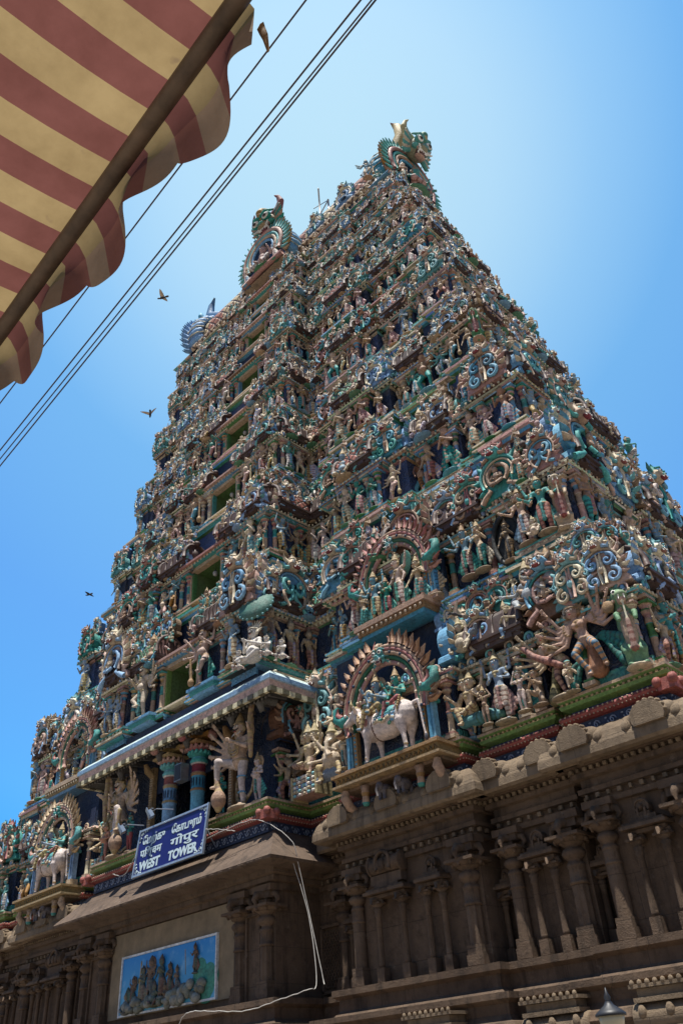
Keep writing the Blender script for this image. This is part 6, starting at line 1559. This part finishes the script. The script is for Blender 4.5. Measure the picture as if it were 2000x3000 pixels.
# remove stock figures that collide with the hand-made ones is handled by the zone tests above
# ------------------------------------------------------------------ sign board
sg_ = link('sign_board', None, (CX + .95, 19.86, 8.05)); tag(sg_, 'dark blue board reading WEST TOWER in three scripts, standing on the porch eave', 'sign')
M_SB = plain('sign_blue', (.012, .014, .12), .35, 0, .1); M_SW = plain('sign_white', (.50, .62, .66), .4, 0, .08); M_SF = plain('sign_frame', (.42, .50, .58), .35, .6, .2)
SGW, SGH = 4.75, 1.86
TR = Matrix.Rotation(math.radians(-7), 3, 'X')
b = MB(); b.box(TR @ Vector((0, 0, SGH / 2)), (SGW, .05, SGH), (1, 1, 1), TR); link('panel', b.mesh('panel', M_SB), (CX + .95, 19.86, 8.05), sg_)
b = MB()
for x in (-1, 1): b.box(TR @ Vector((x * (SGW / 2 + .02), -.02, SGH / 2)), (.09, .10, SGH + .12), (1, 1, 1), TR)
for z in (0, SGH): b.box(TR @ Vector((0, -.022, z)), (SGW + .1, .098, .08), (1, 1, 1), TR)
for x in (-1.9, 1.9): b.tube([TR @ Vector((x, .03, SGH * .8)), (x, .9, .5)], .03, (1, 1, 1), 6)
link('frame', b.mesh('frame', M_SF), (CX + .95, 19.86, 8.05), sg_)
def txt(s, x, z, size, off, wid=None, name='lettering'):
    c = bpy.data.curves.new('t', 'FONT'); c.body = s; c.size = size; c.offset = off; c.extrude = .006
    o = bpy.data.objects.new('t', c); COL.objects.link(o)
    dg = bpy.context.evaluated_depsgraph_get(); dg.update()
    me = bpy.data.meshes.new_from_object(o.evaluated_get(dg), depsgraph=dg)
    bpy.data.objects.remove(o)
    n = len(me.vertices); V = np.empty(n * 3); me.vertices.foreach_get('co', V); V = V.reshape(-1, 3)
    F = [tuple(p.vertices) for p in me.polygons]
    w = V[:, 0].max() - V[:, 0].min(); x0 = V[:, 0].min(); k = (wid / w) if wid else 1
    out = [TR @ Vector(((v[0] - x0) * k + x, -.034 - v[2], v[1] + z)) for v in V]
    return out, F
tm = MB()
for (s, x, z, size, off, wid) in (('\u0bc7\u0bae\u0bb1\u0bcd\u0b95\u0bc1', -2.08, 1.22, .46, .007, 1.6), ('\u0bc7\u0b95\u0bbe\u0baa\u0bc1\u0bb0\u0bae\u0bcd', .02, 1.22, .46, .007, 2.0), ('\u092a\u093f\u0936\u094d\u091a\u092e', -2.12, .70, .44, .007, 1.55), ('\u0917\u094b\u092a\u0941\u0930', .05, .70, .44, .007, 1.9), ('WEST', -2.06, .16, .50, .018, 1.5), ('TOWER', .02, .16, .50, .018, 1.95)):
    V_, F_ = txt(s, x, z, size, off, wid); tm.add(V_, F_, (1, 1, 1)); tm.add([v + Vector((.014, -.001, .006)) for v in V_], F_, (1, 1, 1))
link('lettering', tm.mesh('lettering', M_SW), (CX + .95, 19.86, 8.05), sg_)
cm = MB()
for x in (-1, 1):
    for z in (-1, 1):
        if (x, z) == (-9, 0): continue
        for (cx_, cz_, r) in ((2.20, .78, .10), (2.00, .84, .06), (2.27, .60, .06), (1.86, .86, .04), (2.30, .46, .04)):
            cm.tube([TR @ Vector((x * cx_ + r * (1 - k / 16) * math.cos(k * .8), -.036, SGH / 2 + z * cz_ + r * (1 - k / 16) * math.sin(k * .8))) for k in range(13)], .012, (1, 1, 1), 4)
link('corner_scrollwork', cm.mesh('corner_scrollwork', M_SW), (CX + .95, 19.86, 8.05), sg_)

# ------------------------------------------------------------------ relief picture on the plaster wall
rp = link('relief_picture', None, (CX, 20.80, 4.28)); tag(rp, 'framed sky-blue relief of gods and a goat-herd set in the wall under the porch', 'relief')
mS, nt, bs = new_mat('painted_sky_panel')
tc = N(nt, 'ShaderNodeTexCoord'); sp = N(nt, 'ShaderNodeSeparateXYZ'); nt.links.new(tc.outputs['Object'], sp.inputs[0])
cl_ = ramp(nt, noise(nt, tc.outputs['Object'], 1.6, 6, .6), .52, .72, 0, .6)
base_c = mixrgb(nt, 'MIX', ramp(nt, sp.outputs[2], -1.0, 1.0), (.10, .42, .62), (.01, .22, .62))
nt.links.new(mixrgb(nt, 'MIX', cl_, base_c, (.30, .55, .75)), bs.inputs['Base Color']); bs.inputs['Roughness'].default_value = .45
b = MB(); b.box((0, 0, 0), (6.3, .06, 2.0), (1, 1, 1)); link('panel', b.mesh('panel', mS), (CX, 20.80, 4.28), rp)
b = MB()
for x in (-1, 1): b.box((x * 3.17, -.02, 0), (.07, .12, 2.16), (.75, .78, .8))
for z in (-1, 1): b.box((0, -.022, z * 1.04), (6.40, .118, .07), (.75, .78, .8))
link('frame', b.mesh('frame', M_BAND), (CX, 20.80, 4.28), rp)
b = MB()
for (x, z, rx, rz) in ((2.2, -.25, .55, .75), (2.75, -.3, .5, .55), (2.5, -.55, .7, .6)): b.ell((x, .02, z), (rx, .10, rz), (.08, .32, .26), 14, 8)
random.seed(5)
for j in range(46):
    x = -2.7 + 5.2 * random.random(); z = -.92 + random.random() * (.32 if x < 1.2 else .5); b.ell((x, -.1 - random.random() * .1, z), (random.uniform(.12, .3), .14, random.uniform(.1, .22)), [(.24, .26, .22), (.30, .31, .28), (.16, .17, .14)][j % 3], 8, 6)
for j in range(9): b.ell((-2.6 + j * .09, -.05, -.35 - .06 * j), (.12, .08, .3), (.10, .16, .12), 7, 5)
link('hills_and_rocks', b.mesh('hills_and_rocks', M_STUC), (CX, 20.80, 4.28), rp)
RPAL = [dict(PALS[i_]) for i_ in (1, 3, 4)]
for q_ in RPAL:
    for kk in q_:
        if isinstance(q_[kk], tuple): q_[kk] = tuple(v * .22 + w_ * .5 for v, w_ in zip(q_[kk], (.20, .16, .11)))
RM = {}
for j, (x, z, h, kd, pi_) in enumerate(((-2.15, -.88, 1.2, 'raised', 0), (-1.5, -.85, 1.45, 'praying', 1), (-.95, -.75, 1.65, 'raised', 2), (-.25, -.75, 1.6, 'goddess', 1), (.35, -.7, 1.2, 'praying', 0), (.8, -.7, 1.05, 'goddess', 2), (1.95, -.1, 1.05, 'standing', 0), (-2.6, -.98, .8, 'seated', 2), (-.6, -.9, .9, 'seated', 1), (.1, -.95, .8, 'winged', 0))):
    if (kd, pi_) not in RM:
        scr = sculpt(A[kd][0], .05); m_ = MB(); m_.merge(colour(A[kd][0], scr, RPAL[pi_]), Matrix.Identity(4)); RM[(kd, pi_)] = m_.mesh('relief_figure', M_STUC)
    link('relief_figure', RM[(kd, pi_)], (CX + x, 20.70, 4.28 + z), rp, 0, h / HEIGHT[kd])
b = MB(); b.tube([(-1.62, -.2, -.85), (-1.45, -.25, .55)], .02, GOLD, 5); b.ell((-1.44, -.25, .62), (.04, .03, .12), GOLD, 6, 4); b.tube([(1.5, -.2, -.1), (1.45, -.22, .75)], .015, GOLD, 5)
link('staff', b.mesh('staff', M_STUC), (CX, 20.80, 4.28), rp)

# ------------------------------------------------------------------ small fittings
M_GM = plain('grey_metal', (.30, .31, .33), .4, .7, .2); M_DK = plain('dark_plastic', (.02, .02, .022), .5); M_WC = plain('white_cable', (.42, .40, .37), .55, 0, .25)
def floodlight(u, y, z, label):
    e = link('floodlight', None, (CX + u, y, z)); tag(e, label, 'floodlight', 'floodlights fixed in front of the porch')
    b = MB(); b.box((0, 0, 0), (.42, .22, .3), (1, 1, 1), Matrix.Rotation(.5, 3, 'X'), .8); b.box((0, -.1, .06), (.46, .04, .34), (1, 1, 1), Matrix.Rotation(.5, 3, 'X')); link('housing', b.mesh('housing', M_SF), (CX + u, y, z), e, -.5)
    b = MB(); b.tube([(.0, .05, .1), (.3, .1, .16), (1.5, .15, -.15)], .022, (1, 1, 1), 6); b.tube([(-.12, .05, .2), (0, .05, .25), (.16, .05, .2)], .02, (1, 1, 1), 5); link('arm', b.mesh('arm', M_GM), (CX + u, y, z), e)
floodlight(-.35, 19.75, 10.35, 'small silver floodlight on an arm in front of the left porch column'); floodlight(-2.5, 19.75, 10.2, 'small silver floodlight on an arm in front of the teal porch attendant')
e = link('loudspeaker', None, (CX + .55, 20.6, 12.0)); tag(e, 'small grey loudspeaker box hung between the two porch columns', 'loudspeaker')
b = MB(); b.box((0, 0, 0), (.5, .4, .75), (1, 1, 1)); link('cabinet', b.mesh('cabinet', M_GM), (CX + .55, 20.6, 12.0), e); b = MB(); b.box((0, -.21, 0), (.42, .02, .66), (1, 1, 1)); b.tube([(0, 0, .35), (0, .1, 1.4)], .02, (1, 1, 1), 5); link('grille', b.mesh('grille', M_DK), (CX + .55, 20.6, 12.0), e)
def cable(name, pts, r, mat, label, cat='cable', group=None):
    b = MB(); P = []; V_ = [Vector(p) for p in pts]
    for i in range(len(V_) - 1):
        p0, p1, p2, p3 = V_[max(i - 1, 0)], V_[i], V_[i + 1], V_[min(i + 2, len(V_) - 1)]
        for k in range(8):
            t = k / 8; P.append(.5 * ((2 * p1) + (p2 - p0) * t + (2 * p0 - 5 * p1 + 4 * p2 - p3) * t * t + (3 * p1 - p0 - 3 * p2 + p3) * t ** 3) + Vector((0, 0, .012 * math.sin(k * 2.1 + i * 1.7))))
    P.append(Vector(pts[-1])); b.tube(P, r, (1, 1, 1), 6)
    o = link(name, b.mesh(name, mat, pts[0]), pts[0]); tag(o, label, cat, group); return o
cable('cable', [(CX + 2.9, 20.0, 8.55), (CX + 5.2, 20.2, 8.75), (CX + 6.3, 20.35, 8.6), (CX + 7.35, 20.8, 7.75), (CX + 7.45, 21.0, 7.0)], .015, M_WC, 'white cable looping over the right corner of the porch eave')
cable('cable', [(CX + 7.45, 21.0, 7.05), (CX + 7.75, 21.2, 5.3), (CX + 8.35, 21.2, 3.1)], .015, M_WC, 'thin white cable hanging from the porch eave down the dark wall')
cable('cable', [(CX + 7.25, 20.95, 7.05), (CX + 7.72, 21.2, 5.2), (CX + 8.2, 21.0, 3.2), (CX + 8.15, 20.6, 2.95), (CX + 7.2, 20.2, 2.75), (CX + 6.2, 19.7, 2.55), (CX + 5.0, 19.2, 2.65), (CX + 4.0, 19.0, 2.7), (CX + 3.5, 19.0, 2.35), (CX + 3.3, 19.0, 1.4)], .015, M_WC, 'white cable that bends left along the wall near the bottom of the picture')
cable('cable', [(CX - 3.5, 20.1, 8.6), (CX - 2.4, 20.0, 8.35), (CX - 1.4, 19.85, 8.9)], .015, M_WC, 'short white cable on the eave left of the sign')
cable('cable', [(CX + 3.4, 19.9, 8.9), (CX + 4.1, 20.0, 8.75), (CX + 5.0, 20.1, 8.5)], .015, M_WC, 'short white cable on the eave right of the sign')
e = link('antenna', None, (CX + 2.45, 30, 58.2)); tag(e, 'thin white rod antenna with a cross brace on the ridge of the tower roof', 'antenna')
b = MB(); b.tube([(0, 0, 0), (0, 0, 4.6)], .07, (1, 1, 1), 6); b.ell((0, 0, 4.6), (.09, .09, .15), (1, 1, 1), 6, 4); link('mast', b.mesh('mast', M_WC), (CX + 2.45, 30, 58.2), e)
b = MB(); b.tube([(1.0, 0, 0), (1.0, 0, 2.0)], .08, (1, 1, 1), 6); b.tube([(-.7, 0, 2.6), (1.05, 0, 1.9)], .035, (1, 1, 1), 5); b.tube([(-.9, 0, .3), (1.05, 0, 1.95)], .05, (1, 1, 1), 5); link('brace', b.mesh('brace', M_GM), (CX + 2.45, 30, 58.2), e)

# ------------------------------------------------------------------ street lamp head, tube light, street, shop front
e = link('street_lamp', None, (-7.25, 12.6, GZ - .10)); tag(e, 'street lamp with a cream glass bowl and dark pointed cap at the bottom edge', 'street lamp')
mg, nt, bs = new_mat('lamp_glass'); bs.inputs['Base Color'].default_value = (.62, .52, .32, 1); bs.inputs['Roughness'].default_value = .25
b = MB(); b.lathe((0, 0, 2.05), [(.10, 0), (.16, .12), (.24, .32), (.27, .42)], (1, 1, 1), 16); link('lamp_glass', b.mesh('lamp_glass', mg), (-7.25, 12.6, GZ - .10), e, 0, (.72, .72, 1))
b = MB(); b.lathe((0, 0, 2.46), [(.31, 0), (.31, .03), (.24, .07), (.10, .14), (.05, .20), (.07, .24), (.03, .29), (.01, .36)], (1, 1, 1), 16); link('lamp_cap', b.mesh('lamp_cap', M_DK), (-7.25, 12.6, GZ - .10), e, 0, (.72, .72, 1))
b = MB(); b.lathe((0, 0, 0), [(.14, 0), (.14, .3), (.06, .4), (.05, 1.95), (.11, 2.05)], (1, 1, 1), 12); link('pole', b.mesh('pole', M_DK), (-7.25, 12.6, GZ - .10), e, 0, (.72, .72, 1))
gm = bpy.data.materials
M_ROAD = plain('asphalt', (.055, .052, .05), .9, 0, .3, .8); M_PAVE = plain('paving', (.22, .18, .14), .9, 0, .3, .9); M_SHOP = plain('shop_plaster', (.30, .24, .17), .85, 0, .25, .6)
b = MB(); b.add([(-1500, -1500, 0), (1500, -1500, 0), (1500, 1500, 0), (-1500, 1500, 0)], [(0, 1, 2, 3)], (1, 1, 1)); tag(link('ground', b.mesh('ground', M_PAVE), (0, 0, GZ - .004)), kind='structure')
b = MB(); b.box((0, 0, 0), (160, 9, .02), (1, 1, 1)); tag(link('road', b.mesh('road', M_ROAD), (-10, 6.5, GZ + .008)), kind='structure')
b = MB(); b.box((0, 0, .06), (160, 1.6, .14), (1, 1, 1)); tag(link('pavement', b.mesh('pavement', M_PAVE), (-10, 1.1, GZ)), kind='structure')

# awning over the shop where the photographer stands -------------------------------------------------------
aw = link('awning', None, (-1.2, .39, 1.5)); tag(aw, 'red and yellow striped shop awning with a scalloped valance, close overhead', 'awning')
def cloth_mat(name, trans):
    m, nt, b = new_mat(name)
    at = N(nt, 'ShaderNodeAttribute', attribute_name='Col'); geo = N(nt, 'ShaderNodeNewGeometry')
    n1 = noise(nt, geo.outputs['Position'], 9, 6, .65); n2 = noise(nt, geo.outputs['Position'], 60, 3, .6)
    c = mixrgb(nt, 'MULTIPLY', 1, at.outputs['Color'], mixrgb(nt, 'MIX', ramp(nt, n1, .35, .7), (1.06, 1.05, 1.04), (.78, .75, .72)))
    c = mixrgb(nt, 'MIX', ramp(nt, noise(nt, geo.outputs['Position'], 26, 2, .5), .70, .78, 0, .35), c, (.10, .06, .05))
    tr = N(nt, 'ShaderNodeBsdfTranslucent'); mx = N(nt, 'ShaderNodeMixShader'); mx.inputs[0].default_value = trans
    nt.links.new(c, b.inputs['Base Color']); nt.links.new(c, tr.inputs['Color']); b.inputs['Roughness'].default_value = .8; b.inputs['Specular IOR Level'].default_value = .2
    bump(nt, b, n2, .25, .002)
    nt.links.new(b.outputs[0], mx.inputs[1]); nt.links.new(tr.outputs[0], mx.inputs[2]); nt.links.new(mx.outputs[0], nt.nodes['Material Output'].inputs[0])
    return m
M_CLOTH = cloth_mat('awning_cloth', .5)
YEL = (.285, .205, .098); RDD = (.145, .055, .046)
SW_ = .069                      # stripe width along the pipe
def stripe_col(x): return YEL if int(math.floor((x + 20.018) / SW_)) % 2 == 0 else RDD
b = MB(); vs = []; fs = []; cc = []
xs = [-3.2 + .02539 * i for i in range(106)]
XA, XB = -2.6, -.40
nx = int((XB - XA) / SW_ * 4) ; ny = 26
edges = [XA + (XB - XA) * i / nx for i in range(nx + 1)]
# cut the columns exactly at the stripe edges
k0 = math.ceil((XA + 20.018) / SW_); cuts = []
x = XA
k = k0
E_ = [XA]
while k * SW_ - 20.018 < XB:
    e1 = k * SW_ - 20.018
    for j in range(1, 4): E_.append(E_[-1] + (e1 - E_[-1]) * j / 3 if j < 3 else e1)
    k += 1
E_.append(XB); edges = E_
def cloth_z(s): return 1.515 - .16 * s + .42 * s * s
for i, x in enumerate(edges):
    for j in range(ny + 1):
        s = 1.9 * j / ny
        vs.append((x, .39 - s, cloth_z(s) + .006 * math.sin(x * 9 + s * 3) * min(1, s * 4)))
for i in range(len(edges) - 1):
    for j in range(ny):
        a = i * (ny + 1) + j; fs.append((a, a + 1, a + ny + 2, a + ny + 1)); cc.append(stripe_col((edges[i] + edges[i + 1]) / 2))
b.add(vs, fs, cc, True)
cm_ = b.mesh('cloth_roof', M_CLOTH, (-1.2, .39, 1.5)); link('cloth_roof', cm_, (-1.2, .39, 1.5), aw)
b = MB(); vs = []; fs = []; cc = []
NX = 260; VX0, VX1 = -2.6, -.50
for i in range(NX + 1):
    x = VX0 + (VX1 - VX0) * i / NX
    dep = .082 + .050 * abs(math.cos((x + .33) / .178 * PI)) ** .8
    for j in range(6):
        t = j / 5
        wob = .032 * math.sin(x * 17.6 + 1.2) * t + .010 * math.sin(x * 37) * t
        if j == 0: yz = (.392, 1.522)
        elif j == 1: yz = (.418, 1.505)
        else: yz = (.420 + wob + .02 * t, 1.505 - dep * (t - .2) / .8)
        vs.append((x, *yz))
for i in range(NX):
    xm = VX0 + (VX1 - VX0) * (i + .5) / NX
    for j in range(5):
        a = i * 6 + j; fs.append((a, a + 6, a + 7, a + 1)); cc.append(stripe_col(xm) if j < 2 else tuple(v * 1.0 for v in ((.27, .18, .115) if stripe_col(xm) == YEL else (.20, .08, .06))))
b.add(vs, fs, cc, True); link('valance', b.mesh('valance', M_CLOTH, (-1.2, .39, 1.5)), (-1.2, .39, 1.5), aw)
M_PIPE = plain('painted_pipe', (.10, .068, .045), .55, .2, .5, 14)
b = MB(); b.tube([(-2.8 + i * .1, .385, 1.488) for i in range(25)], .0175, (1, 1, 1), 16); link('front_pipe', b.mesh('front_pipe', M_PIPE, (-1.2, .39, 1.5)), (-1.2, .39, 1.5), aw)
b.v = []; b = MB(); b.tube([(-.50, .43, 1.46), (-.494, .43, 1.43), (-.487, .43, 1.40), (-.492, .44, 1.375)], [.009, .008, .007, .003], (.34, .22, .12), 5, flat=.3); link('torn_ribbon', b.mesh('torn_ribbon', M_CLOTH, (-1.2, .39, 1.5)), (-1.2, .39, 1.5), aw)

aw.location.y = .412; aw.rotation_euler.z = -.045
# overhead wires
M_WIRE = plain('wire', (.05, .03, .035), .6, 0, .2)
def wire(pa, pb, sag, r, label):
    a, c = Vector(pa), Vector(pb); P = []
    for i in range(41):
        t = i / 40; p = a.lerp(c, t); p.z -= sag * 4 * t * (1 - t); P.append(p)
    b = MB(); b.tube(P, r, (1, 1, 1), 6); o = link('overhead_wire', b.mesh('overhead_wire', M_WIRE, pa), pa); tag(o, label, 'wire', 'overhead wires'); return b
def ext(p, q, a, b_): p, q = Vector(p), Vector(q); return tuple(p + (q - p) * a), tuple(p + (q - p) * b_)
for (p, q, sag, r, lab) in (((-1.29, 1.38, 4.5), (-4.98, 1.58, 4.5), .006, .0048, 'overhead wire nearest to the awning, leftmost of the four'), ((-1.11, 1.58, 4.5), (-5.49, 1.83, 4.5), .008, .0052, 'overhead wire in the middle of the sky, second from the awning'),
                            ((-1.07, 1.62, 4.5), (-5.59, 1.88, 4.5), .008, .0045, 'upper of the two close overhead wires on the right'), ((-1.06, 1.63, 4.49), (-5.68, 1.92, 4.5), .010, .0052, 'lower of the two close overhead wires, carrying a taped joint')):
    a_, b2 = ext(p, q, -.6, 1.9); wire(a_, b2, sag * 3, r, lab)

# birds
M_BD = plain('bird_dark', (.03, .028, .03), .7, 0, .3, 12); M_BW = plain('bird_wing', (.50, .40, .30), .7, 0, .4, 12)
def bird(pos, s, rz, flap, label, wing=M_BW, tilt=0):
    P = [ell((0, 0, 0), (.30, .10, .10), 'b'), ell((-.32, 0, .05), (.10, .075, .075), 'b'), cap((-.40, 0, .05), (-.48, 0, .03), .025, .008, 'b'), cap((.25, 0, 0), (.52, 0, -.01), .07, .09, 'b')]
    sc_ = sculpt(P, .025); mb = MB(); mb.merge(colour(P, sc_, dict(skin=(.03, .03, .03), b=(1, 1, 1))), Matrix.Identity(4))
    e = link('bird', mb.mesh('bird', M_BD), pos, None, 0, s, rot=(tilt, 0, rz)); tag(e, label, 'bird', 'birds in flight')
    for sd in (-1, 1):
        w = MB(); n = 9; vs = []
        for j in range(n + 1):
            t = j / n; y = sd * (.06 + .62 * t); zz = .05 + flap * t - .12 * t * t; c = .17 * (1 - t ** 2) + .02
            sweep_ = .10 * t * t
            for k, (dx, dz) in enumerate(((-c * .6 + sweep_, 0), (sweep_, .02), (c * 1.1 + sweep_ + (.05 if j % 2 else 0), 0), (sweep_, -.012))): vs.append((dx, y, zz + dz))
        w.add(vs, [(j * 4 + k, j * 4 + (k + 1) % 4, (j + 1) * 4 + (k + 1) % 4, (j + 1) * 4 + k) for j in range(n) for k in range(4)] + [(0, 1, 2, 3), tuple(n * 4 + k for k in (3, 2, 1, 0))], (1, 1, 1), True)
        wo = bpy.data.objects.new('wing', w.mesh('wing', wing)); COL.objects.link(wo); wo.parent = e; WLOC[wo] = Vector(pos)
bird((-13.84, 8, 18.72), .34, .5, .35, 'dark bird with pale blurred wings high in the sky, nearest to the wires')
bird((-15.59, 9, 16.1), .34, -.6, .5, 'brown-winged bird gliding in the sky left of the tower, below the other', tilt=.4)
bird((-31.68, 16, 20.01), .42, .3, .1, 'tiny distant bird low in the sky at the left', M_BD)
bird((-10.57, 15, 9.57), .40, 1.3, .6, 'pale brown bird flying in front of the second-storey statues at right', tilt=-.5)
bird((-16.46, 18, 23.5), .42, .9, .4, 'brown bird flying in front of the middle storeys', M_BD, tilt=.6)
pg = [ell((0, 0, .12), (.17, .09, .09), 'b'), ell((-.14, 0, .22), (.055, .05, .055), 'b'), cap((-.1, 0, .15), (-.14, 0, .21), .06, .045, 'b'), cap((.12, 0, .1), (.30, 0, .04), .05, .03, 'b'), cap((0, -.03, .06), (0, -.03, 0), .015, .015, 'l'), cap((0, .03, .06), (0, .03, 0), .015, .015, 'l')]
mb = MB(); mb.merge(colour(pg, sculpt(pg, .02), dict(skin=(.2, .2, .2), b=(.13, .15, .18), l=(.3, .1, .08))), Matrix.Identity(4))
o = link('pigeon', mb.mesh('pigeon', M_STUC), (CX + 16.1, 21.55, 12.6), None, 2.6, 1.5); tag(o, 'grey pigeon perched on the first-storey roofs below the big pink plaque', 'pigeon')

# ------------------------------------------------------------------ camera, sun, sky
cam = bpy.data.cameras.new('camera'); cam.sensor_fit = 'VERTICAL'; cam.sensor_height = 36; cam.sensor_width = 24; cam.lens = 36 * 2421 / 3000
cam.clip_start = .05; cam.clip_end = 5000
co = bpy.data.objects.new('camera', cam); COL.objects.link(co)
Xc = Vector((.69726593, .71431469, -.05978921)); Yc_ = Vector((.44909138, -.37031231, .81313328)); Zc = Vector((.55869236, -.59382095, -.57899872))
co.matrix_world = Matrix(((Xc.x, Yc_.x, Zc.x, 0), (Xc.y, Yc_.y, Zc.y, 0), (Xc.z, Yc_.z, Zc.z, 0), (0, 0, 0, 1)))
scene.camera = co
SEL = math.radians(79); SAZ = math.radians(22)      # elevation; azimuth to the right of straight-out from the front
sv = Vector((math.sin(SAZ) * math.cos(SEL), -math.cos(SAZ) * math.cos(SEL), math.sin(SEL)))
sl = bpy.data.lights.new('sun', 'SUN'); sl.energy = 5.0; sl.angle = math.radians(.5); sl.color = (1, .95, .86)
su = bpy.data.objects.new('sun', sl); COL.objects.link(su); su.rotation_euler = sv.to_track_quat('Z', 'Y').to_euler()
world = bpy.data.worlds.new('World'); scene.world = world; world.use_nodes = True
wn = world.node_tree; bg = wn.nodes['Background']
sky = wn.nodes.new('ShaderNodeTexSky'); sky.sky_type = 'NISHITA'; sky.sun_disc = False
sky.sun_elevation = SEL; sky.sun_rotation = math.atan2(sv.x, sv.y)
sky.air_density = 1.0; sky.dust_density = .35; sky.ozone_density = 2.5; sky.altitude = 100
# added sky tint: brighter beyond the tower, dimmed behind the eye to cut fill
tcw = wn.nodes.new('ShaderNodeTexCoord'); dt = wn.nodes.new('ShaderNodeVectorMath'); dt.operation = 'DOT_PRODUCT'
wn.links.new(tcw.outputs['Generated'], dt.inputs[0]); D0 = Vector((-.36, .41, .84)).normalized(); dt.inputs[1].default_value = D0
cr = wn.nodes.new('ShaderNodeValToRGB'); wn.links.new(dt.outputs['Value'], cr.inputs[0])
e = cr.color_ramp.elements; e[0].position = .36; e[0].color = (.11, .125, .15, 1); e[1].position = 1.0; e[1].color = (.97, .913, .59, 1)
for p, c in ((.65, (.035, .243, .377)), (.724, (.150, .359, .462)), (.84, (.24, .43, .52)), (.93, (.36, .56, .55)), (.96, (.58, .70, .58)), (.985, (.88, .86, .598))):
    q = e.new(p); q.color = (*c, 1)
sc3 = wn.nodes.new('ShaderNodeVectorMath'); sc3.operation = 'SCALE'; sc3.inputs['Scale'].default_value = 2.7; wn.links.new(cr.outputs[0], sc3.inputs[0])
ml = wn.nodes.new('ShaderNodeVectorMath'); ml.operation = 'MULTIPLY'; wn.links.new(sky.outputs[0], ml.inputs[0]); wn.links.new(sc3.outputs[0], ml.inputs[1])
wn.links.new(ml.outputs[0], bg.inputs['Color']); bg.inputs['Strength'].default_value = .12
scene.view_settings.view_transform = 'Standard'; scene.view_settings.look = 'None'; scene.view_settings.exposure = .60; scene.view_settings.gamma = 1
scene.cycles.max_bounces = 6; scene.cycles.use_denoising = True
